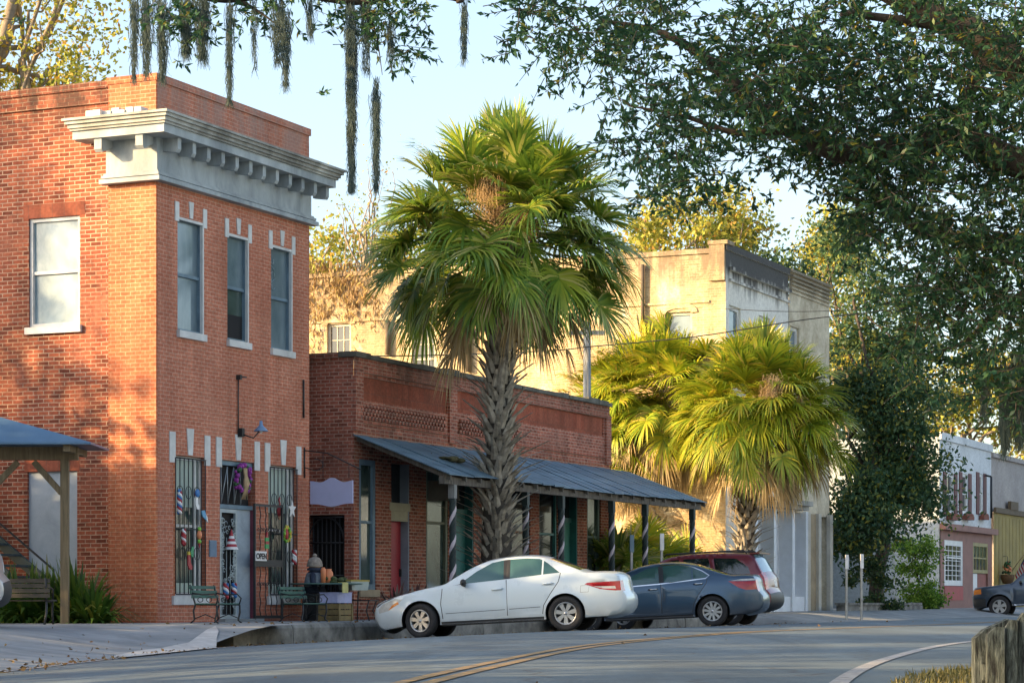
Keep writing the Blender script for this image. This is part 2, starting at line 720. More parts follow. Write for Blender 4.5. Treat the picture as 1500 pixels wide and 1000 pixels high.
soil_m = plain("bare_soil", (0.12, 0.10, 0.07), 0.95, 0.4, 1.2, c2=(0.20, 0.18, 0.12), bmp=0.5)
conc_m = plain("concrete", (0.21, 0.235, 0.245), 0.9, 0.35, 0.9, c2=(0.30, 0.32, 0.325), bmp=0.25)
apron_m = plain("pale_concrete", (0.42, 0.41, 0.39), 0.9, 0.3, 1.7, c2=(0.56, 0.55, 0.52), bmp=0.35)
kerb_m = plain("old_kerb_concrete", (0.14, 0.14, 0.125), 0.9, 0.6, 2.2, c2=(0.29, 0.285, 0.255), bmp=0.5)

mb = MB()
xs = [-900, -300, -120, -60, -40] + [x * 2.0 for x in range(-15, 31)] + [70, 90, 130, 300, 900]
ys = [-60, -20, 0] + [y * 2.0 for y in range(2, 66)] + [140, 160, 200, 320, 600, 1500]
for y in ys:
    for x in xs:
        if x < edge_x(y):
            z = min(pave_z(x, y), 0.34) - 0.25
            if x > edge_x(y) - 3:
                z = -0.20 + 0.0022 * max(0, min(y, 140) - 50)
        else:
            z = min(road_z(x, min(y, 140)), 0.6) - 0.22
        mb.v.append((x, y, z if y < 141 else 0.15))
nx_ = len(xs)
for j in range(len(ys) - 1):
    for i in range(nx_ - 1):
        a = j * nx_ + i
        mb.f.append((a, a + 1, a + nx_ + 1, a + nx_))
        mb.m.append(0)
        mb.sm.append(True)
tag(mb.build("ground", soil_m), kind="structure")


def sheet(name, rows, mat, kind="structure", smooth=True):
    mb = MB()
    k = len(rows[0])
    for r in rows:
        mb.v.extend([tuple(p) for p in r])
    for j in range(len(rows) - 1):
        for i in range(k - 1):
            a = j * k + i
            mb.f.append((a, a + 1, a + k + 1, a + k))
            mb.m.append(0)
            mb.sm.append(smooth)
    return tag(mb.build(name, mat), kind=kind)


rows = []
for Y in list(np.arange(-4, 140, 1.0)):
    e = edge_x(Y)
    offs = [0, 0.4, 0.9, 1.5, 2.2, 3, 3.8, 4.6, 5.4, 6.5, 8, 10, 13, 17, 24, 34, 50, 75]
    rows.append([(e + o, Y, road_z(e + o, Y)) for o in offs])
sheet("road", rows, asphalt_m)

# pavement to the left of the camera's corner (no kerb), sloping up to the building
rows = []
for Y in list(np.arange(-4, 43.4, 0.95)):
    e = edge_x(Y)
    rows.append([(e - o, Y, pave_z(e - o, Y) - (0.012 if o == 0 else 0)) for o in (0, 0.5, 1.0, 1.6, 2.2, 3, 4, 6, 9, 14, 22, 34)][::-1])
sheet("forecourt", rows, conc_m)
# sidewalk in front of the shops, with its kerb
rows = []
for x in [-2.401, -2.4] + list(np.arange(-1.9, 130, 1.0)):
    zz = (0.304 if x > -2.4005 else 0.10) + 0.0022 * max(0, W(x, 0).y - 50)
    rows.append([W(x, y, zz) for y in (-2.45, -1.5, -0.5, 0.6)][::-1] if x > 100 else [W(x, y, zz) for y in (8, 0.5, -1, -2.45)])
sheet("sidewalk", rows[:104], conc_m)
mb = MB()
krs = random.Random(5)
x = -1.9
while x < 26:
    L = krs.uniform(1.6, 2.4)
    zz = 0.0022 * max(0, W(x, 0).y - 50)
    j = krs.uniform(-0.012, 0.012)
    top = 0.300 + krs.uniform(-0.008, 0.008)
    # rounded old kerb stone
    poly = [(-2.42, -0.12), (-2.42, top), (-2.64, top), (-2.71, top - 0.03), (-2.745, top - 0.09), (-2.76, -0.12)]
    vs = []
    for xx in (x + 0.012, x + L - 0.012):
        for (yy, z) in poly:
            vs.append(W(xx, yy + j, z + zz))
    n_ = len(poly)
    fs = [tuple(range(n_ - 1, -1, -1)), tuple(range(n_, 2 * n_))] + [(i, (i + 1) % n_, (i + 1) % n_ + n_, i + n_) for i in range(n_)]
    mb.add(vs, fs)
    x += L
tag(mb.build("kerb", kerb_m), kind="structure")
rows = []
for x in [25.499] + list(np.arange(25.5, 100, 1.0)):
    k = 0.0022 * max(0, W(x, 0).y - 50)
    r_ = []
    for (yy, z) in ((-2.40, 0.300), (-2.9, 0.27), (-3.6, 0.17), (-4.4, 0.08), (-5.2, 0.02)):
        q = W(x, yy)
        r_.append((q.x, q.y, max(z + k, road_z(q.x, q.y) + 0.003) if x >= 25.5 else -0.1))
    rows.append(r_)
sheet("ramp_apron", rows, conc_m)
# broken pale concrete apron where the kerb ends
arng = random.Random(8)
rows = []
cl = [(170, 952, 925), (205, 950, 922), (240, 947, 921), (275, 944, 920), (300, 941, 922), (318, 940, 925)]
for (px, yb, yt) in cl:
    Yb = 0.62 * F_PX / (yb - HZ)
    r_ = []
    for k in range(6):
        Y = Yb + (k / 5) * (3.9 if 200 < px < 320 else 2.0) + arng.uniform(-0.04, 0.04)
        X = (px - CX) / F_PX * Y + arng.uniform(-0.04, 0.04)
        z = road_z(X, Y) if X > edge_x(Y) else pave_z(X, Y)
        r_.append((X, Y, z + 0.018))
    rows.append(r_[::-1])
sheet("driveway_apron", rows, apron_m)


# painted lines -------------------------------------------------
def line(name, pts, wd, mat, off=0.0, dz=0.006, n=60):
    pts = [Vector((p[0], p[1])) for p in pts]
    out = []
    for i in range(len(pts) - 1):
        p0, p1, p2, p3 = pts[max(i - 1, 0)], pts[i], pts[i + 1], pts[min(i + 2, len(pts) - 1)]
        for k in range(12):
            u = k / 12
            out.append(0.5 * ((2 * p1) + (p2 - p0) * u + (2 * p0 - 5 * p1 + 4 * p2 - p3) * u * u + (3 * p1 - p0 - 3 * p2 + p3) * u ** 3))
    rows = []
    for i, q in enumerate(out[:-1]):
        tt = (out[min(i + 1, len(out) - 1)] - out[max(i - 1, 0)]).normalized()
        nn = Vector((tt.y, -tt.x))
        a, b = q + nn * (off - wd / 2), q + nn * (off + wd / 2)
        rows.append([(a.x, a.y, road_z(a.x, a.y) + dz), (b.x, b.y, road_z(b.x, b.y) + dz)])
    return sheet(name, rows, mat)


def wornpaint(name, c, amt=0.55):
    m, t, p = base_mat(name)
    co = t.nodes.new("ShaderNodeTexCoord").outputs['Object']
    n = noise(t, co, 7, 6, 0.75, 1.0)
    col = mixc(t, ramp(t, n, [(0.42, 0.0), (0.6, amt)]).outputs[0], c, (0.13, 0.13, 0.135))
    t.links.new(col, p.inputs['Base Color'])
    p.inputs['Roughness'].default_value = 0.8
    return m


yel_m = wornpaint("worn_yellow_paint", (0.33, 0.20, 0.05), 0.75)
whi_m = wornpaint("worn_white_paint", (0.36, 0.36, 0.36), 0.75)
cen = [(-1.2, 8), (-0.67, 14.6), (0, 20.6), (0.57, 25), (1.23, 28.7), (2.4, 33.6), (3.9, 38.9), (6.4, 44.9), (10.5, 54), (15, 64), (22, 79.5), (31, 99)]
line("centre_line", cen, 0.11, yel_m, -0.10)
line("centre_line", cen, 0.11, yel_m, 0.10)
line("edge_line", [(-5.5, 15), (-5.2, 25.3), (-4.9, 33), (-4.35, 38.2), (-3.5, 41.6), (-2.55, 44.2)], 0.12, whi_m)
line("edge_line", [(1.2, 9), (2.0, 14.6), (3.4, 21.3), (5.5, 29), (9, 38), (14, 50)], 0.12, whi_m)
line("crossing_line", [(5.6, 30), (14, 62), (24, 92)], 0.3, whi_m, 2.5)

# leaf litter
lrs = np.random.RandomState(4)
litter_m = leafmat("dry_leaves", [(0.0, (0.10, 0.055, 0.02)), (0.5, (0.20, 0.11, 0.035)), (1.0, (0.28, 0.20, 0.09))], 0.1)
pts = []
for i in range(800):
    Y = lrs.uniform(9, 62)
    e = edge_x(Y)
    u = lrs.rand()
    if u < 0.62:
        X = e + abs(lrs.normal()) * 0.28
    elif u < 0.97:
        X = e - abs(lrs.normal()) * 1.2
    else:
        X = e + lrs.uniform(0, 9)
    if X < e - 0.02 and Y > 41:
        z = 0.31
    else:
        z = road_z(X, Y) if X >= e else pave_z(X, Y)
    pts.append((X, Y, z + 0.012))
for i in range(900):
    x, y = lrs.uniform(6.3, 30), -2.85 - abs(lrs.normal()) * 0.9
    q = W(x, y)
    pts.append((q.x, q.y, road_z(q.x, q.y) + 0.02))
P = np.array(pts)
A = lrs.normal(size=P.shape) * 3
A[:, 2] *= 0.1
V, Fq = leaves(lrs, P, 0.075, 0.04, A, 0.0)
tag(link("dead_leaves", npmesh("dead_leaves", V, Fq, litter_m)), kind="stuff")

# ================================================================== MATERIALS
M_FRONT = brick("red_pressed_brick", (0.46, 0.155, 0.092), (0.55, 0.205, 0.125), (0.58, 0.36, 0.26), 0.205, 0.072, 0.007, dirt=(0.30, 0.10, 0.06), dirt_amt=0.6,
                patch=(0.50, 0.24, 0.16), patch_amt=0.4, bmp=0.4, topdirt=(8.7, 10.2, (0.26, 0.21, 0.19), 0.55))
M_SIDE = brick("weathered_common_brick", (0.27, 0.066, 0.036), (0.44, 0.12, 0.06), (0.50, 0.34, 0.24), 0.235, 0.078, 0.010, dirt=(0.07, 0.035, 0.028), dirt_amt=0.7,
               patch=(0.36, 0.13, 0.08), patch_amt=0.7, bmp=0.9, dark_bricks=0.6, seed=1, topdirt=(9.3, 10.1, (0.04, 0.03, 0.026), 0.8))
M_PIER = brick("orange_pier_brick", (0.46, 0.13, 0.06), (0.56, 0.19, 0.09), (0.58, 0.35, 0.22), 0.215, 0.074, 0.007, dirt=(0.20, 0.06, 0.04), dirt_amt=0.4, bmp=0.4, seed=2)
M_LOW = brick("old_soft_brick", (0.36, 0.11, 0.07), (0.50, 0.17, 0.11), (0.52, 0.33, 0.25), 0.215, 0.078, 0.011, dirt=(0.07, 0.04, 0.03), dirt_amt=0.6,
              patch=(0.33, 0.16, 0.12), patch_amt=0.5, bmp=0.8, dark_bricks=0.5, seed=3, topdirt=(5.3, 6.2, (0.05, 0.045, 0.03), 0.75))
M_LOWP = brick("brown_pier_brick", (0.32, 0.09, 0.052), (0.44, 0.145, 0.085), (0.50, 0.33, 0.24), 0.215, 0.078, 0.012, dirt=(0.07, 0.04, 0.03), dirt_amt=0.5, bmp=0.8, dark_bricks=0.6, seed=4)
M_TERRA = brick("soldier_course_brick", (0.30, 0.08, 0.045), (0.38, 0.115, 0.065), (0.22, 0.10, 0.07), 0.27, 0.52, 0.006, dirt=(0.10, 0.045, 0.03), dirt_amt=0.7, bmp=0.4, seed=9)
M_STONE = plain("painted_trim", (0.58, 0.585, 0.57), 0.7, 0.25, 2.0, bmp=0.15)
M_TRIM = plain("weathered_white_trim", (0.32, 0.37, 0.395), 0.75, 0.5, 1.5, c2=(0.42, 0.46, 0.47), bmp=0.2, stretch=(1, 1, 0.4))
M_GRIME = plain("grimy_cornice_metal", (0.22, 0.215, 0.185), 0.8, 0.6, 1.0, c2=(0.46, 0.46, 0.42), bmp=0.3, stretch=(1, 1, 0.5))
M_IRON = plain("black_iron", (0.018, 0.02, 0.022), 0.5, 0.2, 8.0)
M_BLUEDOOR = plain("pale_blue_board", (0.33, 0.40, 0.47), 0.7, 0.2, 1.6, c2=(0.40, 0.46, 0.52))
M_BLUETRIM = plain("faded_blue_paint", (0.13, 0.205, 0.26), 0.6, 0.3, 3.0)
M_GLASS = glassy("upper_pane", (0.10, 0.145, 0.17), (0.19, 0.25, 0.28), 0.08)
M_DARKGLASS = glassy("dark_pane", (0.012, 0.014, 0.015), (0.035, 0.04, 0.042), 0.06)
M_SHOPGLASS = glassy("shop_pane", (0.03, 0.05, 0.045), (0.08, 0.115, 0.10), 0.08)
M_BLIND = plain("pale_green_blind", (0.38, 0.46, 0.40), 0.8, 0.1, 2.0)
M_SHEET = plain("plastic_sheet", (0.14, 0.23, 0.28), 0.25, 0.3, 1.6, c2=(0.36, 0.45, 0.48), stretch=(1, 1, 0.6))
M_ROOF = plain("tar_roof", (0.06, 0.06, 0.06), 0.9, 0.3, 1.0)
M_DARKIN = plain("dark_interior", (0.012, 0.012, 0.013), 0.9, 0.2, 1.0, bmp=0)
M_RED = plain("red_paint", (0.36, 0.025, 0.035), 0.45, 0.2, 3)
M_WHITE = plain("white_paint", (0.74, 0.74, 0.73), 0.5, 0.12, 3)
M_GREEN = plain("dark_green_paint", (0.012, 0.075, 0.055), 0.4, 0.25, 4)
M_TEAL = plain("teal_paint", (0.02, 0.13, 0.12), 0.5, 0.3, 3)
M_YEL = plain("yellow_paint", (0.62, 0.46, 0.06), 0.5, 0.2, 3)
M_ORANGE = plain("orange_paint", (0.70, 0.24, 0.10), 0.5, 0.2, 3)
M_LIME = plain("lime_green_paint", (0.20, 0.50, 0.06), 0.5, 0.2, 3)
M_BLUE = plain("blue_paint", (0.03, 0.16, 0.42), 0.5, 0.2, 3)
M_PURPLE = plain("purple_paint", (0.25, 0.03, 0.25), 0.6, 0.3, 3)
M_TAN = plain("tan_straw", (0.42, 0.30, 0.17), 0.9, 0.3, 6)
M_METALROOF = plain("blue_grey_tin", (0.085, 0.165, 0.235), 0.6, 0.4, 0.9, metal=0.0, c2=(0.145, 0.24, 0.31), bmp=0.1, stretch=(0.5, 3, 1))
M_WOOD = plain("weathered_timber", (0.15, 0.115, 0.065), 0.85, 0.4, 3.0, c2=(0.23, 0.18, 0.105), stretch=(6, 6, 0.5))
M_GREYWOOD = plain("grey_timber", (0.20, 0.21, 0.20), 0.85, 0.4, 3.0, c2=(0.30, 0.31, 0.30), stretch=(5, 5, 0.6))


def stones(parent, F, x0, x1, z, h, wd, proud=0.012, mat=None):
    """Two end blocks and a tapering keystone over an opening x0..x1 whose head is at z (in Face coordinates)."""
    for xa in (x0 - wd * 0.75, x1 - wd * 0.25):
        mb = MB()
        F.box(mb, xa, xa + wd, 0.0, proud, z - h * 0.28, z + h * 0.82)
        mb.build("end_stone", mat, parent)
    xm = (x0 + x1) / 2
    a, b = wd * 0.38, wd * 0.62
    mb = MB()
    mb.prism([(xm - a, z + 0.02), (xm + a, z + 0.02), (xm + b, z + h), (xm - b, z + h)], F.N * (proud + 0.004), F.O, F.U, (0, 0, 1))
    mb.build("keystone", mat, parent)


def sash_window(parent, F, x0, x1, z0, z1, dep, frame_m, glass_m, rail=0.5, fw=0.06, bars=None, name="window", sill=None, lower_m=None):
    """Double-hung window set `dep` behind the wall face; window > pane, sill."""
    f = MB()
    F.box(f, x0, x0 + fw, -dep - 0.05, -dep + 0.05, z0, z1)
    F.box(f, x1 - fw, x1, -dep - 0.05, -dep + 0.05, z0, z1)
    F.box(f, x0 + fw, x1 - fw, -dep - 0.05, -dep + 0.048, z1 - fw, z1)
    F.box(f, x0 + fw, x1 - fw, -dep - 0.05, -dep + 0.048, z0, z0 + fw)
    zm = z0 + (z1 - z0) * rail
    F.box(f, x0 + fw, x1 - fw, -dep - 0.04, -dep + 0.03, zm - 0.03, zm + 0.03)
    if bars:
        nx, nz = bars
        for i in range(1, nx):
            xx = x0 + fw + (x1 - x0 - 2 * fw) * i / nx
            F.box(f, xx - 0.015, xx + 0.015, -dep - 0.03, -dep + 0.02, z0 + fw, z1 - fw)
        for j in range(1, nz):
            zz = z0 + fw + (z1 - z0 - 2 * fw) * j / nz
            F.box(f, x0 + fw, x1 - fw, -dep - 0.032, -dep + 0.018, zz - 0.014, zz + 0.014)
    wo = f.build(name, frame_m, parent)
    g = MB()
    F.box(g, x0 + fw, x1 - fw, -dep - 0.02, -dep - 0.005, zm + 0.03, z1 - fw)
    F.box(g, x0 + fw, x1 - fw, -dep - 0.035, -dep - 0.02, z0 + fw, zm - 0.03, 1 if lower_m else 0)
    g.build("pane", [glass_m] + ([lower_m] if lower_m else []), wo)
    if sill:
        s = MB()
        F.box(s, x0 - sill[0], x1 + sill[0], -dep - 0.06, sill[1], z0 - sill[2], z0)
        s.build("sill", M_STONE, wo)
    return wo


def grille(parent, F, x0, x1, z0, z1, n, scrolls=((0.75,), (0.30,)), name="security_grille", out=0.03):
    g = MB()
    for i in range(n):
        x = x0 + (x1 - x0) * i / (n - 1)
        g.tube([(x, out, z0), (x, out, z1)], 0.011, 5, 0, F.M)
    for zz in (z0, z0 + (z1 - z0) * 0.48, z1):
        g.tube([(x0, out + 0.012, zz), (x1, out + 0.012, zz)], 0.013, 5, 0, F.M)
    for rows_ in scrolls:
        for fr in rows_:
            for i in range(1, n - 1, 2):
                x = x0 + (x1 - x0) * i / (n - 1)
                zz = z0 + (z1 - z0) * fr
                for sgn in (-1, 1):
                    for up in (-1, 1):
                        g.tube([(x + sgn * (0.055 - 0.045 * math.cos(a)), out, zz + up * (0.10 + 0.05 * math.sin(a) - 0.03 * a)) for a in np.linspace(0, 4.4, 9)], 0.008, 4, 0, F.M)
    return g.build(name, M_IRON, parent)


# ================================================================== TWO-STOREY BRICK BUILDING
BX = LX(453)                      # its frontage
BT = LZ(232, 108)                 # parapet top
DEEP = 16.0
bb = sthing("brick_building", "two storey red brick corner building with white bracketed cornice", "building")
zc_bot = LZ(232, 264)             # under side of the frieze moulding
pil_w = LY(161, 0)                # corner pilaster on the side wall
# openings of the front
up = []
for (a, b, yt, yb) in ((260, 298, 322, 487), (333, 364, 345, 500), (397, 428, 362, 513)):
    m_ = (a + b) / 2
    up.append((LX(a), LX(b), LZ(m_, yb), LZ(m_, yt)))
zt_lo, zb_lo = LZ(277, 668), LZ(277, 872)
lowin = [(LX(254), LX(301), zb_lo, zt_lo), (LX(393), LX(435), zb_lo, zt_lo)]
door = (LX(322), LX(374), 0.30, zt_lo)
mb = MB()
wall(mb, (0, 0, 0), (1, 0, 0), (0, -1, 0), 0, BX, 0.0, zc_bot + 0.3, up + lowin + [(*door, 0.16)], 0.16)
mb.build("front_wall", M_FRONT, bb)
mb = MB()
# parapet above the cornice
pz0 = LZ(232, 160)
mb.box(0, BX, 0.004, 0.40, pz0 - 0.6, BT - 0.14)
mb.box(-0.03, BX + 0.03, -0.03, 0.43, BT - 0.14, BT)
mb.build("parapet", M_FRONT, bb)
# side wall
sw = (LY(117, 0), LY(42, 0))
side_holes = [(sw[0], sw[1], LZs(80, 478), LZs(80, 318)), (LY(113), LY(40), 0.35, LZs(80, 690), 0.12)]
zside = LZs(100, 135)
mb = MB()
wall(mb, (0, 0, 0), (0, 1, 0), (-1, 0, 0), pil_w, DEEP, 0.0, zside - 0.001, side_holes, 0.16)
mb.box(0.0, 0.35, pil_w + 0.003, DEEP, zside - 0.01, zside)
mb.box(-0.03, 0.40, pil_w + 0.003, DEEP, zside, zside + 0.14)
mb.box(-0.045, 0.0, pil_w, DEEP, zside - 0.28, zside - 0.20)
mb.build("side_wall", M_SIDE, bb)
mb = MB()
mb.box(-0.05, 0.6, 0.0035, pil_w, 0.0, zc_bot + 0.2)
mb.box(-0.05, -0.001, 0.0045, pil_w - 0.003, pz0 - 0.6, BT - 0.13)
mb.box(-0.075, -0.03, -0.028, pil_w + 0.02, BT - 0.13, BT - 0.002)
mb.build("corner_pier", M_PIER, bb)
mb = MB()
mb.box(0.3, BX - 0.002, 0.42, DEEP, zside - 0.9, zside - 0.6)
mb.build("roof", M_ROOF, bb)
mb = MB()
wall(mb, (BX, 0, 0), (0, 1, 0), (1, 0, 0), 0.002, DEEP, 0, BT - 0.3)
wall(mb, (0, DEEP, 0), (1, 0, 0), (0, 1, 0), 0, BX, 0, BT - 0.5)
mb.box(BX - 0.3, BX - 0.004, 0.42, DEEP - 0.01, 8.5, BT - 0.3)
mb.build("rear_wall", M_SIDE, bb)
# lintels: flat arches of rubbed brick, end stones and keystones
for h, dx, dz in ((side_holes[0], 0.12, 0.26), (side_holes[1], 0.06, 0.23)):
    mb = MB()
    SIDE.box(mb, h[0] - dx, h[1] + dx, 0.0, 0.006, h[3] + 0.005, h[3] + dz)
    mb.build("flat_arch", M_TERRA, bb)
for (a, b, c_, d_) in up + lowin + [door]:
    mb = MB()
    FRONT.box(mb, a + 0.03, b - 0.03, 0.0, 0.006, d_ + 0.015, d_ + (0.36 if d_ > 5 else 0.52))
    mb.build("flat_arch", M_FRONT, bb)
for (a, b, c_, d_) in up:
    stones(bb, FRONT, a, b, d_, 0.33, 0.135, 0.02, M_STONE)
for (a, b, c_, d_) in lowin + [door]:
    stones(bb, FRONT, a, b, d_, 0.52, 0.20, 0.02, M_STONE)
# cornice: frieze, mouldings, brackets; wraps the corner for a short return
cz = [LZ(232, y) for y in (262, 250, 238, 222, 200, 192, 176, 168)]
zf0, zf1 = LZ(232, 264), LZ(232, 214)      # frieze
zs0, zs1 = LZ(232, 203), LZ(232, 168)      # soffit to top of the crown
ret = pil_w + 0.02
mb = MB()


def wrap(mb, proud, z0, z1, ext_side, ext_end=0.0, mat=0):
    """A moulding `proud` of the front and of the side return, z0..z1."""
    mb.box(-0.05 - proud, BX + ext_end, -proud, 0.0, z0, z1, mat)
    mb.box(-0.05 - proud, -0.05, 0.0, ext_side, z0, z1, mat)


wrap(mb, 0.05, zf0, zf1 + 0.35, ret)
fz = mb.build("frieze", M_TRIM, bb)
mb = MB()
wrap(mb, 0.17, zf0 - 0.03, zf0 + 0.05, ret + 0.08, 0.10)
wrap(mb, 0.08, zf0 + 0.05, zf0 + 0.075, ret + 0.03, 0.04)
wrap(mb, 0.13, zf0 + 0.075, zf0 + 0.125, ret + 0.05, 0.07)
wrap(mb, 0.09, zf0 + 0.125, zf0 + 0.165, ret + 0.03, 0.04)
mb.build("frieze_moulding", M_TRIM, bb)
cor = MB()
e0 = 0.30
wrap(cor, 0.46, zs0, zs0 + 0.155, ret + 0.46, e0)
wrap(cor, 0.50, zs0 + 0.155, zs0 + 0.20, ret + 0.49, e0 + 0.04, 1)
wrap(cor, 0.535, zs0 + 0.20, zs0 + 0.27, ret + 0.52, e0 + 0.08, 1)
wrap(cor, 0.58, zs0 + 0.27, zs0 + 0.33, ret + 0.56, e0 + 0.13, 1)
wrap(cor, 0.62, zs0 + 0.33, zs0 + 0.375, ret + 0.60, e0 + 0.17, 1)
# sloping tin on top
v = [(-0.67, -0.62, zs0 + 0.375), (BX + e0 + 0.17, -0.62, zs0 + 0.375), (BX + e0 + 0.17, 0.0, zs0 + 0.46), (-0.05, 0.0, zs0 + 0.46)]
cor.add(v, [(0, 1, 2, 3)], 1)
v = [(-0.67, -0.62, zs0 + 0.375), (-0.05, 0.0, zs0 + 0.46), (-0.05, ret + 0.6, zs0 + 0.46), (-0.67, ret + 0.6, zs0 + 0.375)]
cor.add(v, [(0, 1, 2, 3)], 1)
co_ = cor.build("cornice", [M_TRIM, M_GRIME], bb)
nb = 12
for i in range(nb):
    x = 0.10 + (BX - 0.05) * i / (nb - 1)
    b_ = MB()
    b_.prism([(-0.055, 0), (-0.37, 0), (-0.37, -0.20), (-0.33, -0.26), (-0.055, -0.22)], (0.12, 0, 0), (x, 0, zs0 - 0.001), (0, 1, 0), (0, 0, 1))
    b_.build("bracket", M_TRIM, co_)
for y in (0.02, ret - 0.15, ):
    b_ = MB()
    b_.prism([(-0.10, 0), (-0.47, 0), (-0.47, -0.20), (-0.42, -0.25), (-0.10, -0.12)], (0, 0.16, 0), (0, y, zs0 - 0.001), (1, 0, 0), (0, 0, 1))
    b_.build("bracket", M_TRIM, co_)
mb = MB()
mrs = random.Random(3)
for i in range(7):
    y = 0.15 + i * (ret + 0.1) / 7
    mb.box(-0.30 - mrs.random() * 0.12, -0.08, y, y + 0.16, zs0 + 0.40, zs0 + 0.50 + mrs.random() * 0.08)
mb.build("loose_mortar", M_STONE, bb)

# windows
for i, (a, b, c_, d_) in enumerate(up):
    wobj = sash_window(bb, FRONT, a, b, c_, d_, 0.10, M_BLUETRIM, M_GLASS, 0.5, 0.05, sill=(0.03, 0.07, 0.13), lower_m=[None, M_SHOPGLASS, None][i])
    j = MB()
    FRONT.box(j, b - 0.045, b - 0.002, -0.05, 0.012, c_ + 0.001, d_ - 0.002)
    FRONT.box(j, a + 0.002, b - 0.045, -0.05, 0.010, d_ - 0.05, d_ - 0.002)
    j.build("casing", M_STONE, wobj)
    if i == 1:
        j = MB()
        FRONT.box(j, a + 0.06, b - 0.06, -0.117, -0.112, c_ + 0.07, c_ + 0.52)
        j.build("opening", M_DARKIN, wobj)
    if i == 2:
        j = MB()
        for k in range(5):
            z = c_ + 1.25 + k * 0.13
            j.tube([(a + 0.12 + 0.14 * (u + 0.25 * math.sin(u * 6 + k)), -0.098, z + 0.05 * math.sin(u * 5 + k * 2)) for u in np.linspace(0, 1.3, 8)], 0.012, 4, 0, FRONT.M)
        j.build("paper_scrap", M_SHEET, wobj)
sash_window(bb, SIDE, sw[0], sw[1], side_holes[0][2], side_holes[0][3], 0.09, M_STONE, M_SHEET, 0.5, 0.07, sill=(0.05, 0.07, 0.13))
mb = MB()
SIDE.box(mb, side_holes[1][0] + 0.002, side_holes[1][1] - 0.002, -0.1, -0.05, 0.36, side_holes[1][3] - 0.002)
mb.build("boarded_door", M_BLUEDOOR, bb)
for k, (a, b, c_, d_) in enumerate(lowin):
    f = MB()
    FRONT.box(f, a + 0.002, a + 0.07, -0.16, -0.10, c_, d_ - 0.002)
    FRONT.box(f, b - 0.07, b - 0.002, -0.16, -0.10, c_, d_ - 0.002)
    FRONT.box(f, b - 0.27, b - 0.21, -0.155, -0.08, c_ + 0.07, d_ - 0.07)
    FRONT.box(f, a + 0.07, b - 0.07, -0.16, -0.102, d_ - 0.07, d_ - 0.002)
    FRONT.box(f, a + 0.07, b - 0.07, -0.16, -0.102, c_, c_ + 0.06)
    FRONT.box(f, a + 0.07, b - 0.07, -0.15, -0.106, (c_ + d_) / 2 - 0.02, (c_ + d_) / 2 + 0.03)
    wo = f.build("shop_window", M_STONE, bb)
    g = MB()
    FRONT.box(g, a + 0.07, b - 0.07, -0.14, -0.13, c_ + 0.06, d_ - 0.07, 0)
    g.build("pane", M_SHOPGLASS, wo)
    g = MB()
    FRONT.box(g, a + 0.075, b - 0.075, -0.127, -0.122, d_ - 0.95, d_ - 0.075)
    g.build("blind", M_BLIND, wo)
    g = MB()
    FRONT.box(g, a + 0.075, b - 0.28, -0.126, -0.118, c_ + 0.065, c_ + 0.24)
    g.build("shelf_board", M_BLIND, wo)
    s = MB()
    FRONT.box(s, a - 0.06, b + 0.06, -0.10, 0.05, c_ - 0.17, c_ - 0.001)
    s.build("sill", M_STONE, wo)
    grille(wo, FRONT, a + 0.03, b - 0.05, c_ + 0.03, d_ - 0.05, 8)
# door: transom with scissor gate, lattice door, blue leaf, red jamb
a, b, c_, d_ = door
ztr = LZ(345, 742)
f = MB()
FRONT.box(f, a + 0.002, a + 0.08, -0.15, -0.05, c_, d_ - 0.002)
FRONT.box(f, a + 0.08, b - 0.02, -0.15, -0.05, ztr - 0.04, ztr + 0.04)
FRONT.box(f, a + 0.08, b - 0.02, -0.15, -0.05, d_ - 0.09, d_ - 0.002)
f.build("door_frame", M_BLUETRIM, bb)
f = MB()
FRONT.box(f, b - 0.05, b - 0.003, -0.15, -0.012, c_, ztr - 0.04)
f.build("door_jamb", plain("maroon_paint", (0.16, 0.03, 0.05), 0.6), bb)
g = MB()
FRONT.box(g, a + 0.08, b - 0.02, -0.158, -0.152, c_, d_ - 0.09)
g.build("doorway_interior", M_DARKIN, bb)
xd = LX(351)
dl = MB()
FRONT.box(dl, xd + 0.02, b - 0.052, -0.14, -0.09, c_ + 0.02, ztr - 0.045)
dleaf = dl.build("door", plain("pale_blue_door", (0.30, 0.37, 0.43), 0.5), bb)
tg = MB()
for k in range(4):
    x = a + 0.12 + k * 0.24
    for sgn in (-1, 1):
        tg.tube([(x, -0.04, ztr + 0.06), (x + sgn * 0.22 + (0.2 if sgn < 0 else 0), -0.04, d_ - 0.12)], 0.012, 4, 0, FRONT.M)
tg.build("scissor_gate", plain("galvanised_steel", (0.30, 0.32, 0.33), 0.4, metal=0.4), bb)
lt = MB()
FRONT.box(lt, a + 0.09, a + 0.15, -0.10, -0.05, c_ + 0.02, ztr - 0.05)
FRONT.box(lt, xd - 0.07, xd - 0.01, -0.10, -0.05, c_ + 0.02, ztr - 0.05)
FRONT.box(lt, a + 0.15, xd - 0.07, -0.098, -0.05, ztr - 0.12, ztr - 0.05)
FRONT.box(lt, a + 0.15, xd - 0.07, -0.098, -0.05, c_ + 0.02, c_ + 0.14)
lrnd = random.Random(2)
for k in range(84):                                      # curled lattice round the screen door
    u = lrnd.random()
    zz = c_ + 0.25 + u * (ztr - c_ - 0.45)
    side = lrnd.choice((0, 1))
    x = (a + 0.19) if side == 0 else (xd - 0.11)
    if zz > ztr - 0.55 or 1.0 < zz < 1.35:
        x = lrnd.uniform(a + 0.17, xd - 0.1)
    r_ = lrnd.uniform(0.03, 0.06)
    lt.tube([(x + r_ * math.cos(q), -0.05, zz + r_ * math.sin(q)) for q in np.linspace(0, 5.6, 8)], 0.009, 4, 0, FRONT.M)
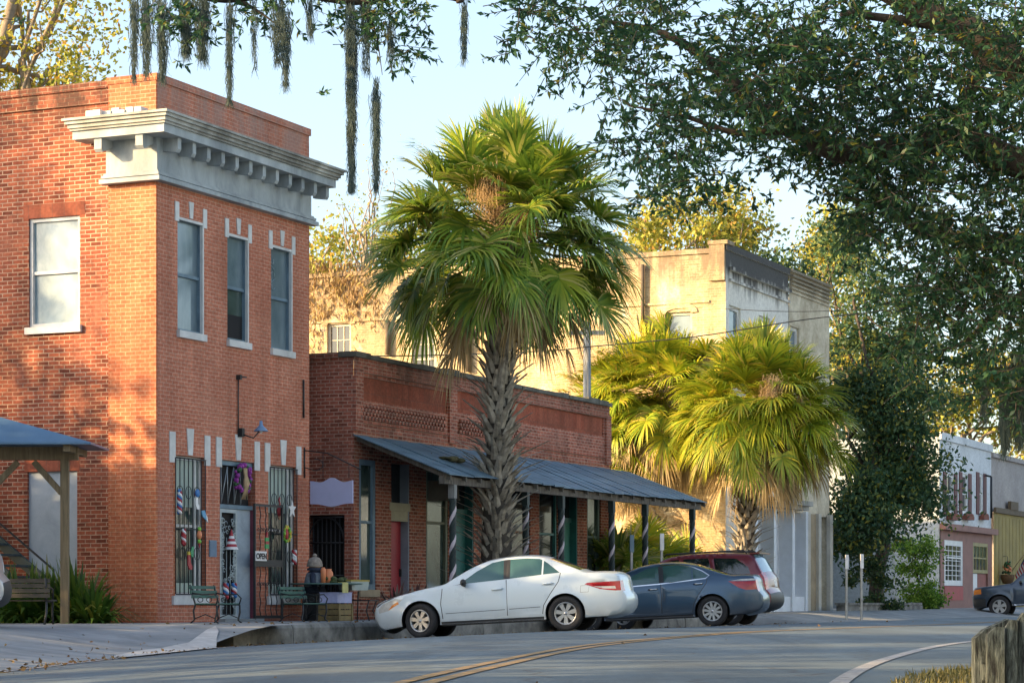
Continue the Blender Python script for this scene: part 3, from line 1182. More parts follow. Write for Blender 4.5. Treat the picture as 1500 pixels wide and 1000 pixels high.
for i in range(4):
    x = a + 0.2 + i * (xd - a - 0.3) / 3
    lt.tube([(x, -0.06, c_ + 0.14), (x, -0.06, ztr - 0.6)], 0.008, 4, 0, FRONT.M)
lt.build("lattice_door", plain("pale_grey_iron", (0.36, 0.42, 0.43), 0.5), bb)
st = MB()
FRONT.box(st, a - 0.05, b + 0.08, -0.3, 0.16, 0.295, 0.36)
st.build("doorstep", conc_m, bb)
# the opened iron gate folded back against the wall
ga, gb = LX(373, -0.14), LX(413, -0.14)
gt = LZ(390, 738, -0.14)
g = MB()
for x in (ga, gb):
    g.box(x - 0.022, x + 0.022, -0.16, -0.12, 0.34, gt)
g.box(ga, gb, -0.155, -0.125, gt - 0.05, gt - 0.003)
g.box(ga, gb, -0.155, -0.125, 0.36, 0.42)
lk = LZ(390, 823, -0.14)
g.box(ga + 0.02, gb - 0.02, -0.158, -0.122, lk - 0.09, lk + 0.05)
for i in range(1, 5):
    x = ga + (gb - ga) * i / 5
    zs_ = np.linspace(0.42, gt - 0.05, 40)
    g.tube([(x + 0.010 * math.sin(z * 22), -0.14 + 0.010 * math.cos(z * 22), z) for z in zs_], 0.012, 4)
    for zz in (0.95, gt - 0.6):
        for sgn in (-1, 1):
            g.tube([(x + sgn * (0.05 - 0.045 * math.cos(q)), -0.14, zz + 0.07 * math.sin(q) + 0.03 * q) for q in np.linspace(0, 4.6, 9)], 0.008, 4)
g.build("iron_gate", M_IRON, bb)
# drain bracket and old conduit on the wall
mb = MB()
xk = LX(347)
mb.tube([(xk, -0.03, LZ(347, 640)), (xk, -0.03, LZ(347, 553))], 0.014, 5)
mb.box(xk - 0.03, xk + 0.03, -0.10, -0.002, LZ(347, 556), LZ(347, 549))
mb.tube([(xk, -0.09, LZ(347, 552)), (xk + 0.13, -0.14, LZ(347, 552))], 0.016, 5)
xk = LX(443)
mb.tube([(xk, -0.03, LZ(443, 612)), (xk, -0.03, LZ(443, 556))], 0.02, 5)
mb.build("conduit", M_IRON, bb)
# sign bracket of the hanging board goes with the board (below)

# wall lamp
lx, lz = LX(352), LZ(352, 640)
wl = sthing("wall_lamp", "blue enamel gooseneck lamp on the brick front above the doorway", "wall lamp", lx, 0, lz)
mb = MB()
mb.box(-0.10, 0.0, -0.10, -0.022, 0.0, 0.17)
mb.tube([(-0.05, -0.08, 0.05), (0.08, -0.25, -0.02), (0.17, -0.33, 0.12)], 0.014, 6)
mb.build("mount", M_IRON, wl)
mb = MB()
M_ = Matrix.Translation((0.18, -0.36, 0.12))
mb.lathe([(0.0, 0.20), (0.03, 0.20), (0.035, 0.13), (0.05, 0.10), (0.15, 0.0), (0.145, -0.005), (0.03, 0.06), (0, 0.06)], 16, 0, M_)
mb.build("shade", plain("blue_enamel", (0.14, 0.25, 0.42), 0.35), wl)
mb = MB()
mb.lathe([(0.0, 0.075), (0.03, 0.03), (0.035, -0.02), (0.0, -0.05)], 12, 0, M_)
mb.build("bulb", plain("milk_glass", (0.7, 0.72, 0.7), 0.2), wl)

# plaque beside the door
px_ = LX(311)
pq = MB()
pq.box(-0.13, 0.13, -0.022, -0.003, -0.16, 0.16)
pq.box(-0.11, 0.11, -0.026, -0.022, -0.14, 0.14, 1)
o = pq.build("wall_plaque", [plain("steel_blue", (0.12, 0.20, 0.28), 0.5), plain("slate_blue", (0.10, 0.17, 0.26), 0.5)], None, W(px_, 0, LZ(311, 803)), (0, 0, ANG))
tag(o, "small slate blue plaque on the brick pier left of the doorway", "plaque")

# ------------------------------------------------------------------ ornaments on the grilles
def orn(px, py, y, parts, label, kind="hanging_ornament", cat="ornament"):
    """A little hanging figure of turned, cut and wired pieces; sizes in metres, dz down from the hook."""
    x = LX(px, y)
    z = LZ(px, py, y)
    root = sthing(kind, label, cat, x, y, z, "ornaments hung on the shop grilles")
    for nm, fn, mats in parts:
        mb = MB()
        fn(mb)
        mb.v = [(p_[0] * 0.62, p_[1] * 0.62, p_[2] * 0.72) for p_ in mb.v]
        mb.build(nm, mats, root)
    return root


def twisted(mb, L, r, turns=2.5, n=3):
    """Two or three ribbon strands wound round each other: a candy stripe."""
    for k in range(n):
        pts = [(r * 0.55 * math.cos(2 * math.pi * (turns * u + k / n)), r * 0.55 * math.sin(2 * math.pi * (turns * u + k / n)), -L * u) for u in np.linspace(0, 1, 26)]
        mb.tube(pts, r * 0.62, 6, k)


def stocking(mb, L, w, mat=0, cuff=1, y=0):
    poly = [(-w * 0.4, 0), (w * 0.4, 0), (w * 0.42, -L * 0.6), (w * 0.95, -L * 0.82), (w * 0.9, -L), (w * 0.1, -L), (-w * 0.45, -L * 0.75)]
    mb.prism(poly, (0, 0.04, 0), (0, -0.02, 0), (1, 0, 0), (0, 0, 1), mat)
    mb.box(-w * 0.46, w * 0.46, -0.028, 0.028, -L * 0.16, 0.012, cuff)


def gnome(mb, L, w):
    for k in range(6):
        z = -L * (0.22 + 0.78 * k / 6)
        mb.lathe([(w * (0.22 + 0.12 * k), z), (w * (0.30 + 0.14 * k), z - L * 0.13)], 12, k % 2)
    mb.lathe([(0.004, 0), (w * 0.2, -L * 0.22)], 12, 0)


def starshape(mb, r, mat=0):
    poly = [((r if i % 2 == 0 else r * 0.42) * math.sin(i * math.pi / 5), (r if i % 2 == 0 else r * 0.42) * math.cos(i * math.pi / 5) - r) for i in range(10)]
    mb.prism(poly, (0, 0.025, 0), (0, -0.012, 0), (1, 0, 0), (0, 0, 1), mat)


def bird(mb, L):
    mb.ball((0, 0, -L * 0.62), (L * 0.17, L * 0.13, L * 0.24), 0)
    mb.tube([(0.0, 0, -L * 0.48), (L * 0.08, 0, -L * 0.28), (-L * 0.02, 0, -L * 0.12), (L * 0.05, 0, -L * 0.02)], [L * 0.06, L * 0.045, L * 0.04, L * 0.05], 6, 0)
    mb.tube([(L * 0.05, 0, -L * 0.02), (L * 0.16, 0, -L * 0.08)], [L * 0.035, 0.004], 5, 1)
    for s_ in (-1, 1):
        mb.tube([(s_ * 0.03, 0, -L * 0.8), (s_ * 0.035, 0, -L)], 0.01, 4, 1)


def ringwreath(mb, r, rs, mats=2):
    for k in range(60):
        a = 2 * math.pi * k / 60
        q = (r * math.cos(a) + rs.uniform(-.03, .03), rs.uniform(-.05, .01), r * math.sin(a) - r + rs.uniform(-.03, .03))
        mb.ball(q, rs.uniform(0.03, 0.055), rs.randrange(mats), 6, 4)


YG = -0.055
orn(263, 720, YG, [("ribbon", lambda m: twisted(m, 0.56, 0.075), [M_BLUE, M_WHITE, M_RED]), ("bow", lambda m: m.ball((0, 0, 0.02), (0.10, 0.04, 0.06), 0), [M_BLUE])],
    "blue topped red and white spiral ornament, upper left in the left shop window")
orn(288, 722, YG, [("body", lambda m: stocking(m, 0.42, 0.15, 0, 1), [M_WHITE, M_RED]), ("bow", lambda m: m.ball((0, -0.03, 0.0), (0.13, 0.05, 0.11), 0), [M_BLUE])],
    "white stocking ornament under a round blue head, right side of the left shop window")
orn(298, 748, YG, [("body", lambda m: m.prism([(-.13, 0), (.05, .02), (.12, -.09), (.19, -.25), (.07, -.21), (-.05, -.15)], (0, .04, 0), (0, -.02, 0), (1, 0, 0), (0, 0, 1), 0), [plain("sky_blue_paint", (0.10, 0.32, 0.52), 0.5)]), ("tail", lambda m: m.prism([(.12, -.09), (.20, -.16), (.24, -.30), (.17, -.26)], (0, .045, 0), (0, -.0225, 0), (1, 0, 0), (0, 0, 1), 0), [M_WHITE])],
    "pale blue fish shaped ornament tilted on the left shop window's right edge")
orn(269, 775, YG, [("ribbon", lambda m: twisted(m, 0.40, 0.07, 2.0), [M_RED, M_WHITE, M_RED])],
    "short red and white spiral ornament below the mid bar of the left shop window")
orn(292, 772, YG, [("body", lambda m: (m.ball((0, 0, -0.20), (0.10, 0.08, 0.13), 0), m.ball((0, 0, -0.04), (0.07, 0.06, 0.06), 1)), [M_ORANGE, M_LIME]), ("foot", lambda m: (m.ball((0, 0, -0.37), (0.08, 0.06, 0.06), 0), m.tube([(0, 0, -0.42), (0, 0, -0.56)], [0.05, 0.008], 6, 1)), [M_LIME, M_RED])],
    "orange and lime green clown shaped ornament in the left shop window")
orn(277, 808, YG, [("stocking", lambda m: stocking(m, 0.46, 0.17, 0, 1), [M_RED, M_YEL]), ("leaf", lambda m: m.prism([(.02, 0), (.10, .14), (.22, .16), (.16, -.12), (.08, -.14)], (0, .02, 0), (0, -.05, 0), (1, 0, 0), (0, 0, 1), 0), [plain("leaf_green_paint", (0.03, 0.26, 0.11), 0.5)])],
    "red stocking ornament with a green leaf, lowest in the left shop window")
orn(339, 774, 0.0, [("body", lambda m: gnome(m, 0.56, 0.22), [M_RED, M_WHITE])],
    "tiered red and white cone figure hanging in the lattice doorway")
orn(331, 855, 0.0, [("ribbon", lambda m: twisted(m, 0.36, 0.085, 1.5), [M_WHITE, M_RED, M_BLUE])],
    "left one of two red white and blue bundles low on the lattice door")
orn(343, 855, 0.0, [("ribbon", lambda m: twisted(m, 0.34, 0.085, 1.5), [M_WHITE, M_BLUE, M_RED])],
    "right one of two red white and blue bundles low on the lattice door")
orn(409, 728, YG, [("bird", lambda m: bird(m, 0.62), [M_RED, M_ORANGE])],
    "red long necked bird ornament high in the right shop window")
orn(428, 732, YG, [("star", lambda m: starshape(m, 0.26), [M_WHITE])],
    "white star ornament hung high in the right shop window")
wrs = random.Random(6)
orn(420, 772, YG, [("ring", lambda m: ringwreath(m, 0.19, wrs), [M_LIME, M_YEL]), ("centre", lambda m: m.ball((-0.10, -0.06, -0.2), (0.09, 0.05, 0.16), 0), [M_RED])],
    "lime and yellow wreath with red centre in the right shop window")
orn(431, 806, YG, [("ribbon", lambda m: twisted(m, 0.38, 0.08, 1.5), [M_WHITE, M_RED, M_WHITE])],
    "white and red spiral ornament low on the right shop window's edge")
orn(391, 787, -0.19, [("box_body", lambda m: (m.box(-0.10, 0.10, -0.02, 0.03, -0.30, 0.0, 0), m.box(-0.10, 0.10, -0.024, 0.034, -0.18, -0.10, 1), m.prism([(-.07, 0), (.07, 0), (0, .16)], (0, .05, 0), (0, -.02, 0), (1, 0, 0), (0, 0, 1), 1)), [plain("holly_green_paint", (0.04, 0.30, 0.09), 0.5), M_RED])],
    "green and red house shaped ornament hung on the open iron gate")
wr = sthing("door_wreath", "purple and green wreath with tan ribbon hung in the transom over the doorway", "wreath", LX(355, -0.02), -0.02, LZ(355, 682, 0.0), "ornaments hung on the shop grilles")
mb = MB()
ringwreath(mb, 0.26, wrs, 3)
mb.build("ring", [M_PURPLE, plain("ivy_green", (0.03, 0.10, 0.03), 0.6), M_PURPLE], wr)
mb = MB()
for k in range(10):
    mb.tube([(wrs.uniform(-.06, .06), -0.06, -0.05), (wrs.uniform(-.08, .08), -0.09, -0.35), (wrs.uniform(-.14, .14), -0.06, -0.66)], [0.02, 0.035, 0.008], 5)
mb.build("ribbon", M_TAN, wr)
# OPEN sign on the gate
op = sthing("open_sign", "white OPEN sign hanging on the opened iron gate", "sign", LX(383, -0.2), -0.19, LZ(383, 821, -0.2))
mb = MB()
mb.box(-0.21, 0.21, -0.010, 0.010, 0.0, 0.19)
mb.build("board", M_WHITE, op)


def text_mesh(name, s, size, mat, parent, loc, rot, align='CENTER', bold=0.006):
    cu = bpy.data.curves.new(name, 'FONT')
    cu.body = s
    cu.size = size
    cu.align_x = align
    cu.extrude = 0.003
    cu.offset = bold
    o = bpy.data.objects.new(name, cu)
    COL.objects.link(o)
    dg = bpy.context.evaluated_depsgraph_get()
    me = bpy.data.meshes.new_from_object(o.evaluated_get(dg))
    COL.objects.unlink(o)
    bpy.data.objects.remove(o)
    me.materials.clear()
    me.materials.append(mat)
    return link(name, me, parent, loc, rot)


text_mesh("lettering", "OPEN", 0.155, M_IRON, op, (0, -0.014, 0.04), (R(90), 0, 0))

# hanging board on a bracket between the two shops
hx = LX(445, 0)
hs = sthing("hanging_sign", "blank lavender board with scalloped edges hanging from an iron bracket", "sign", hx, 0, 0)
HB = 0.95
zb0, zb1 = LZ(485, 742, -HB * 0.5), LZ(485, 704, -HB * 0.5)
mb = MB()
zbr = LZ(450, 660)
mb.tube([(0, -0.02, LZ(447, 700)), (0, -0.02, zbr + 0.06)], 0.016, 6)
mb.tube([(0, -0.02, zbr), (0, -0.55, zbr - 0.07), (0, -1.32, zbr - 0.42)], 0.014, 6)
mb.tube([(0, -0.02, zbr - 0.35)] + [(0, -0.25 - 0.2 * math.sin(q), zbr - 0.30 + 0.12 * math.cos(q)) for q in np.linspace(3, 0, 8)], 0.010, 5)
mb.tube([(0, -0.45, zbr - 0.06), (0, -0.45, zb1 + 0.03)], 0.008, 5)
mb.tube([(0, -1.05, zbr - 0.30), (0, -1.05, zb1 + 0.03)], 0.008, 5)
mb.build("bracket", M_IRON, hs)
mb = MB()
H_ = zb1 - zb0
poly = []
y0_, y1_ = -0.16, -1.14
for u in np.linspace(0, 1, 17):
    poly.append((y0_ + (y1_ - y0_) * u, zb0 + 0.05 - 0.06 * math.exp(-((u - 0.5) / 0.22) ** 2)))
for u in np.linspace(1, 0, 17):
    poly.append((y0_ + (y1_ - y0_) * u, zb1 - 0.03 + 0.06 * math.exp(-((u - 0.5) / 0.16) ** 2) + 0.02 * math.cos(u * 12)))
mb.prism(poly, (0.04, 0, 0), (-0.02, 0, 0), (0, 1, 0), (0, 0, 1))
mb.build("board", plain("lavender_paint", (0.40, 0.41, 0.60), 0.5, 0.08, 3), hs)

# ================================================================== LOW BRICK BUILDING WITH THE TIN AWNING
LX0, LX1 = LX(518), LX(893)
LT0, LT1 = LZ(520, 514), LZ(893, 581)
LDEEP = 6.0
lb = sthing("low_brick_building", "single storey old red brick shop row with a sloping tin awning", "building")
zg = 0.30
zaw = LZ(700, 661)          # awning against the wall
holes = []


def hole(pa, pb, za, zb, d=0.12):
    h = (LX(pa), LX(pb), za, zb, d)
    holes.append(h)
    return h


ztop = 3.75
h_win1 = hole(526, 551, 0.95, ztop)
h_door1 = hole(573, 600, zg, ztop, 0.26)
h_win2 = hole(624, 657, 0.75, ztop)
h_door2 = hole(668, 694, zg, ztop, 0.26)
h_win3 = hole(705, 745, 0.75, ztop)
h_win4 = hole(748, 777, 0.75, ztop, 0.14)
h_win5 = hole(790, 817, 0.75, ztop, 0.14)
h_door3 = hole(824, 846, zg, ztop, 0.26)
h_win6 = hole(860, 880, 0.75, ztop, 0.14)
mb = MB()
wall(mb, (0, 0, 0), (1, 0, 0), (0, -1, 0), LX0, LX1, 0.0, 4.35, holes, 0.2)
mb.build("shop_front", M_LOWP, lb)
mb = MB()
zb_lo = 4.352
band = [(LX(524), LX(655), 5.02, 5.52), (LX(668), LX(884), 5.10, 5.58)]
wall(mb, (0, -0.003, 0), (1, 0, 0), (0, -1, 0), LX0, LX1, zb_lo, LT0 - 0.12, [(b_[0], b_[1], b_[2], b_[3], 0.05) for b_ in band], 0.05)
# projecting courses
mb.box(LX0, LX1, -0.06, -0.004, 5.60, 5.66)
mb.box(LX0, LX1, -0.045, -0.004, 4.52, 4.58)
mb.box(LX0, LX0 + 0.35, -0.055, -0.005, zb_lo, 5.60)
mb.box(LX1 - 0.35, LX1, -0.055, -0.005, zb_lo, 5.60)
mb.box(LX(656), LX(667), -0.055, -0.005, zb_lo, 5.60)
# honeycomb of corbelled headers
for (xa, xb) in ((LX(526), LX(653)), (LX(670), LX(760))):
    n_ = int((xb - xa) / 0.16)
    for r_ in range(4):
        for k in range(n_):
            x = xa + (k + (r_ % 2) * 0.5) * 0.16
            mb.box(x, x + 0.085, -0.075, -0.004, 4.60 + r_ * 0.085, 4.675 + r_ * 0.085)
mb.build("upper_wall", M_LOW, lb)
mb = MB()
for b_ in band:
    mb.box(b_[0] + 0.002, b_[1] - 0.002, 0.03, 0.05, b_[2] + 0.002, b_[3] - 0.002)
mb.build("terracotta_band", M_TERRA, lb)
# parapet coping, weathered and uneven
prs = random.Random(9)
mb = MB()
x = LX0 - 0.05
while x < LX1:
    L = prs.uniform(0.5, 0.9)
    dz = prs.uniform(-0.03, 0.03)
    mb.box(x, min(x + L - 0.01, LX1 + 0.04), -0.07 + prs.uniform(-0.02, 0.02), 0.35, LT0 - 0.12, LT0 + dz)
    x += L
mb.build("coping", plain("mossy_coping", (0.085, 0.085, 0.06), 0.95, 0.5, 2.5, c2=(0.17, 0.165, 0.14), bmp=0.6), lb)
mb = MB()
wall(mb, (LX0, 0, 0), (0, 1, 0), (-1, 0, 0), 0, LDEEP, 0, LT0 - 0.13, [(0.22, 1.15, 0.32, 2.55, 0.3)], 0.3)
wall(mb, (LX1, 0, 0), (0, 1, 0), (1, 0, 0), 0, LDEEP, 0, LT0 - 0.2)
wall(mb, (0, LDEEP, 0), (1, 0, 0), (0, 1, 0), LX0, LX1, 0, LT0 - 0.4)
mb.box(LX0 - 0.04, LX0 + 0.3, 0.36, LDEEP, LT0 - 0.13, LT0 - 0.02)
mb.build("side_wall", M_LOW, lb)
mb = MB()
mb.box(LX0 + 0.02, LX1 - 0.02, 0.40, LDEEP - 0.02, LT0 - 0.6, LT0 - 0.45)
mb.build("roof", M_ROOF, lb)
# barred arch doorway in the side wall beside the alley
LS = Face((LX0, 0, 0), (0, 1, 0), (-1, 0, 0))
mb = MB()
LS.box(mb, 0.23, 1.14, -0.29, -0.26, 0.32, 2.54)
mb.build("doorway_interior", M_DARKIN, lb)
mb = MB()
for i in range(9):
    y = 0.26 + i * 0.107
    mb.tube([(y, -0.06, 0.34), (y, -0.06, 2.5)], 0.014, 5, 0, LS.M)
for zz in (0.36, 1.25, 1.95, 2.5):
    mb.tube([(0.23, -0.05, zz), (1.14, -0.05, zz)], 0.018, 5, 0, LS.M)
mb.tube([(0.685 + 0.43 * math.cos(q), -0.04, 1.97 + 0.52 * math.sin(q)) for q in np.linspace(0, math.pi, 14)], 0.018, 5, 0, LS.M)
mb.build("iron_gate", M_IRON, lb)
# windows and doors of the front
M_OLIVE = plain("drab_green_paint", (0.10, 0.115, 0.075), 0.6, 0.3, 3)
M_BROWNW = plain("brown_wood_paint", (0.15, 0.07, 0.035), 0.6, 0.3, 3)


def plainwin(h, fm, gm, rail=0.55, fw=0.09, sillm=None):
    wo = sash_window(lb, FRONT, h[0] + 0.002, h[1] - 0.002, h[2], h[3] - 0.002, h[4] * 0.6, fm, gm, rail, fw, name="shop_window")
    if sillm:
        s = MB()
        FRONT.box(s, h[0] - 0.06, h[1] + 0.06, -0.1, 0.07, h[2] - 0.16, h[2] - 0.001)
        s.build("sill", sillm, wo)
    return wo


plainwin(h_win1, M_BLUETRIM, M_SHOPGLASS, 0.52, 0.12, plain("buff_stone", (0.36, 0.29, 0.19), 0.8))
plainwin(h_win2, M_OLIVE, M_SHOPGLASS, 0.58, 0.11)
plainwin(h_win3, M_BROWNW, M_DARKGLASS, 0.58, 0.10)
plainwin(h_win4, M_BROWNW, M_DARKGLASS, 0.55, 0.09)
plainwin(h_win5, M_TEAL, M_DARKGLASS, 0.55, 0.09)
plainwin(h_win6, plain("grey_green_paint", (0.085, 0.14, 0.12), 0.6), M_SHOPGLASS, 0.55, 0.12)


def shopdoor(h, leaf_m, frame_m, transom=True, name="door"):
    zt = h[3] - 0.95 if transom else h[3]
    dp = h[4]
    f = MB()
    FRONT.box(f, h[0] + 0.002, h[0] + 0.08, -dp + 0.01, -dp + 0.10, zg, h[3] - 0.002)
    FRONT.box(f, h[1] - 0.05, h[1] - 0.002, -dp + 0.01, -0.01, zg, h[3] - 0.002)
    FRONT.box(f, h[0] + 0.08, h[1] - 0.05, -dp + 0.01, -dp + 0.11, zt - 0.06, zt + 0.06)
    d_ = f.build("door_frame", frame_m, lb)
    l_ = MB()
    FRONT.box(l_, h[0] + 0.08, h[1] - 0.05, -dp + 0.01, -dp + 0.06, zg + 0.01, zt - 0.06)
    for k in range(2):
        FRONT.box(l_, h[0] + 0.18, h[1] - 0.16, -dp + 0.06, -dp + 0.072, zg + 0.2 + k * 1.15, zg + 1.1 + k * 1.05)
    dd = l_.build(name, leaf_m, lb)
    kn = MB()
    FRONT.box(kn, h[1] - 0.14, h[1] - 0.10, -dp + 0.06, -dp + 0.11, zg + 0.95, zg + 1.12)
    kn.build("handle", M_IRON, dd)
    if transom:
        g = MB()
        FRONT.box(g, h[0] + 0.08, h[1] - 0.05, -dp + 0.02, -dp + 0.04, zt + 0.06, h[3] - 0.004)
        g.build("transom_pane", M_DARKGLASS, d_)


shopdoor(h_door1, M_RED, plain("grey_blue_paint", (0.20, 0.23, 0.27), 0.6))
shopdoor(h_door2, M_TEAL, M_TEAL)
shopdoor(h_door3, plain("green_door_paint", (0.03, 0.17, 0.13), 0.5), M_TEAL)
# awning
AW = 2.30
zo = 3.36                       # outer eave
ax0, ax1 = LX0 - 0.12, LX(1035, -AW)
mb = MB()
nseam = 26
ars = random.Random(12)
for i in range(nseam):
    a = ax0 + (ax1 - ax0) * i / nseam
    b = ax0 + (ax1 - ax0) * (i + 1) / nseam - 0.004
    o0, o1 = ars.uniform(-0.012, 0.012), ars.uniform(-0.012, 0.012)
    lx_ = -AW - ars.uniform(0, 0.05)
    e_a = zo + 0.02 * math.sin(i * 0.35)
    v = [(a, lx_, e_a + o0), (b, lx_, e_a + o1), (b, -0.06, zaw + o1), (a, -0.06, zaw + o0),
         (a, lx_, e_a + o0 - 0.02), (b, lx_, e_a + o1 - 0.02), (b, -0.06, zaw + o1 - 0.02), (a, -0.06, zaw + o0 - 0.02)]
    mb.add(v, [(0, 1, 2, 3), (7, 6, 5, 4), (0, 4, 5, 1), (1, 5, 6, 2), (2, 6, 7, 3), (3, 7, 4, 0)])
    # standing seam
    v = [(a - 0.012, lx_, e_a + 0.010), (a + 0.012, lx_, e_a + 0.010), (a + 0.012, -0.06, zaw + 0.008), (a - 0.012, -0.06, zaw + 0.008),
         (a - 0.012, lx_, e_a - 0.01), (a + 0.012, lx_, e_a - 0.01), (a + 0.012, -0.06, zaw - 0.01), (a - 0.012, -0.06, zaw - 0.01)]
    mb.add(v, [(0, 1, 2, 3), (0, 4, 5, 1), (3, 2, 6, 7), (1, 5, 6, 2), (0, 3, 7, 4)])
aw = mb.build("awning", M_METALROOF, lb)
mb = MB()
mb.box(ax0 + 0.05, ax1 - 0.1, -AW + 0.12, -AW + 0.24, zo - 0.20, zo - 0.045)
k = ax0 + 0.15
while k < ax1:
    sl = (zaw - zo) / (AW - 0.06)
    v = [(k, -AW + 0.02, zo - 0.13), (k + 0.06, -AW + 0.02, zo - 0.13), (k + 0.06, -0.07, zaw - 0.13), (k, -0.07, zaw - 0.13),
         (k, -AW + 0.02, zo - 0.025), (k + 0.06, -AW + 0.02, zo - 0.025), (k + 0.06, -0.07, zaw - 0.025), (k, -0.07, zaw - 0.025)]
    mb.add(v, [(0, 3, 2, 1), (0, 1, 5, 4), (1, 2, 6, 5), (2, 3, 7, 6), (3, 0, 4, 7)])
    k += 0.75
mb.build("beam", plain("dark_old_timber", (0.085, 0.075, 0.06), 0.9, 0.4, 3.0, c2=(0.17, 0.155, 0.13), stretch=(5, 5, 0.6)), aw)
mb = MB()
for k in range(14):
    mb.ball((LX(660, -1.3) + ars.uniform(-.35, .35), -1.35 + ars.uniform(-.22, .22), zo + 0.40 + ars.uniform(0, .06)), (ars.uniform(.08, .16), ars.uniform(.08, .14), ars.uniform(.03, .07)), 0, 7, 5)
mb.build("moss_clump", plain("roof_moss", (0.09, 0.085, 0.04), 0.95, 0.5, 6), aw)
M_PINKW = plain("pinkish_white_paint", (0.52, 0.46, 0.50), 0.6, 0.3, 4)
M_DGREEN = plain("blackish_green_paint", (0.015, 0.03, 0.028), 0.6, 0.3, 4)
for pxp in (663, 770, 822, 896, 945, 1014):
    x = LX(pxp, -AW + 0.18)
    mb = MB()
    for k in range(4):
        pts = []
        for u in np.linspace(0, 1, 48):
            a = 2 * math.pi * (u * 4.2 + k / 4)
            pts.append((x + 0.038 * math.cos(a), -AW + 0.18 + 0.038 * math.sin(a), zg + 0.02 + u * (zo - 0.5 - zg)))
        mb.tube(pts, 0.044, 6, 1 if k == 0 else 0)
    mb.box(x - 0.07, x + 0.07, -AW + 0.11, -AW + 0.25, zo - 0.49, zo - 0.201, 2 if pxp == 663 else 0)
    mb.box(x - 0.08, x + 0.08, -AW + 0.10, -AW + 0.26, zg, zg + 0.12, 0)
    mb.build("post", [M_DGREEN, M_PINKW, M_GREYWOOD], aw)
# box sign under the awning, letter box over the red door
xs_ = LX(650, -1.2)
bs = MB()
bs.box(-0.03, 0.03, -0.36, 0.36, -0.40, 0)
bs.box(-0.04, 0.04, -0.38, 0.38, -0.44, -0.40)
bs.tube([(0, -0.3, 0), (0, -0.3, 0.42)], 0.008, 5)
bs.tube([(0, 0.3, 0), (0, 0.3, 0.62)], 0.008, 5)
o = bs.build("hanging_shop_board", plain("dark_board", (0.05, 0.045, 0.03), 0.7), None, W(xs_, -1.2, 3.33), (0, 0, ANG))
tag(o, "dark blank board hanging under the awning near the first twisted post", "sign")
xs_ = (h_door1[0] + h_door1[1]) / 2
bs = MB()
bs.box(-0.50, 0.42, -0.20, 0.22, 0, 0.22)
bs.box(-0.53, 0.45, -0.24, 0.24, 0.22, 0.40)
bs.box(-0.44, 0.36, -0.215, -0.20, 0.04, 0.18)
o = bs.build("air_conditioner", plain("beige_enamel", (0.34, 0.32, 0.21), 0.6, 0.2, 3), None, W(xs_, 0.22, LZ(586, 763)), (0, 0, ANG))
tag(o, "beige boxed air conditioner set over the red door", "air conditioner")

# ================================================================== TAN TWO-STOREY BUILDING
TX0, TX1 = LX(1063), LX(1214)
TT = LZ(1064, 358)
tb = sthing("tan_building", "weathered tan two storey building with black stained parapet behind the palms", "building")
M_TANS = brick("ochre_plastered_brick", (0.50, 0.36, 0.19), (0.58, 0.44, 0.25), (0.58, 0.48, 0.32), 0.23, 0.078, 0.010, dirt=(0.26, 0.18, 0.10), dirt_amt=0.7,
               patch=(0.68, 0.59, 0.42), patch_amt=0.9, bmp=0.5, dark_bricks=0.3, seed=7, topdirt=(9.6, 11.0, (0.17, 0.13, 0.09), 0.85))  # plaster patches and stains; their blotches also stand in for soft tree dapple
M_TANF = stucco("grey_stained_stucco", (0.74, 0.73, 0.67), (0.05, 0.05, 0.05), 9.8, 11.9, 0.95, (0.60, 0.585, 0.53), 0.5, 2.2)
M_TANP = stucco("buff_stucco", (0.66, 0.60, 0.46), (0.14, 0.12, 0.09), 10.4, 12.0, 0.8, (0.35, 0.29, 0.20), 0.9, 2.0)
TS = Face((TX0, 0, 0), (0, 1, 0), (-1, 0, 0))
TDEEP = 22.0


def ty(px):
    return LY(px, TX0)


sideh = []
for (a, b, yt, yb) in ((974, 1014, 457, 497), (603, 638, 478, 532), (479, 514, 474, 520)):
    sideh.append((ty(b), ty(a), LZs((a + b) / 2, yb, TX0) - 0.9, LZs((a + b) / 2, yt, TX0)))
mb = MB()
wall(mb, (TX0, 0, 0), (0, 1, 0), (-1, 0, 0), 0, TDEEP, 0, TT - 0.25, sideh, 0.2)
# parapet courses and end pier
mb.box(TX0 - 0.06, TX0 + 0.35, ty(1040) + 0.01, TDEEP, TT - 0.25, TT - 0.10)
mb.box(TX0 - 0.05, TX0 - 0.001, ty(1040) + 0.01, TDEEP, TT - 1.75, TT - 1.68)
mb.box(TX0 - 0.10, TX0 + 0.5, 0.01, ty(1040), TT - 1.1, TT)
mb.box(TX0 - 0.13, TX0 + 0.53, -0.1, ty(1040) + 0.03, TT, TT + 0.12)
mb.build("side_wall", M_TANS, tb)
mb = MB()
for pxp, ya, yb, r_ in ((570, 470, 520, 0.09), (943, 388, 492, 0.06), (688, 480, 545, 0.10)):
    yy = ty(pxp)
    mb.tube([(TX0 - 0.1, yy, LZs(pxp, yb, TX0)), (TX0 - 0.1, yy, LZs(pxp, ya, TX0))], r_, 6)
mb.build("downpipe", plain("rusty_pipe", (0.10, 0.075, 0.05), 0.8), tb)
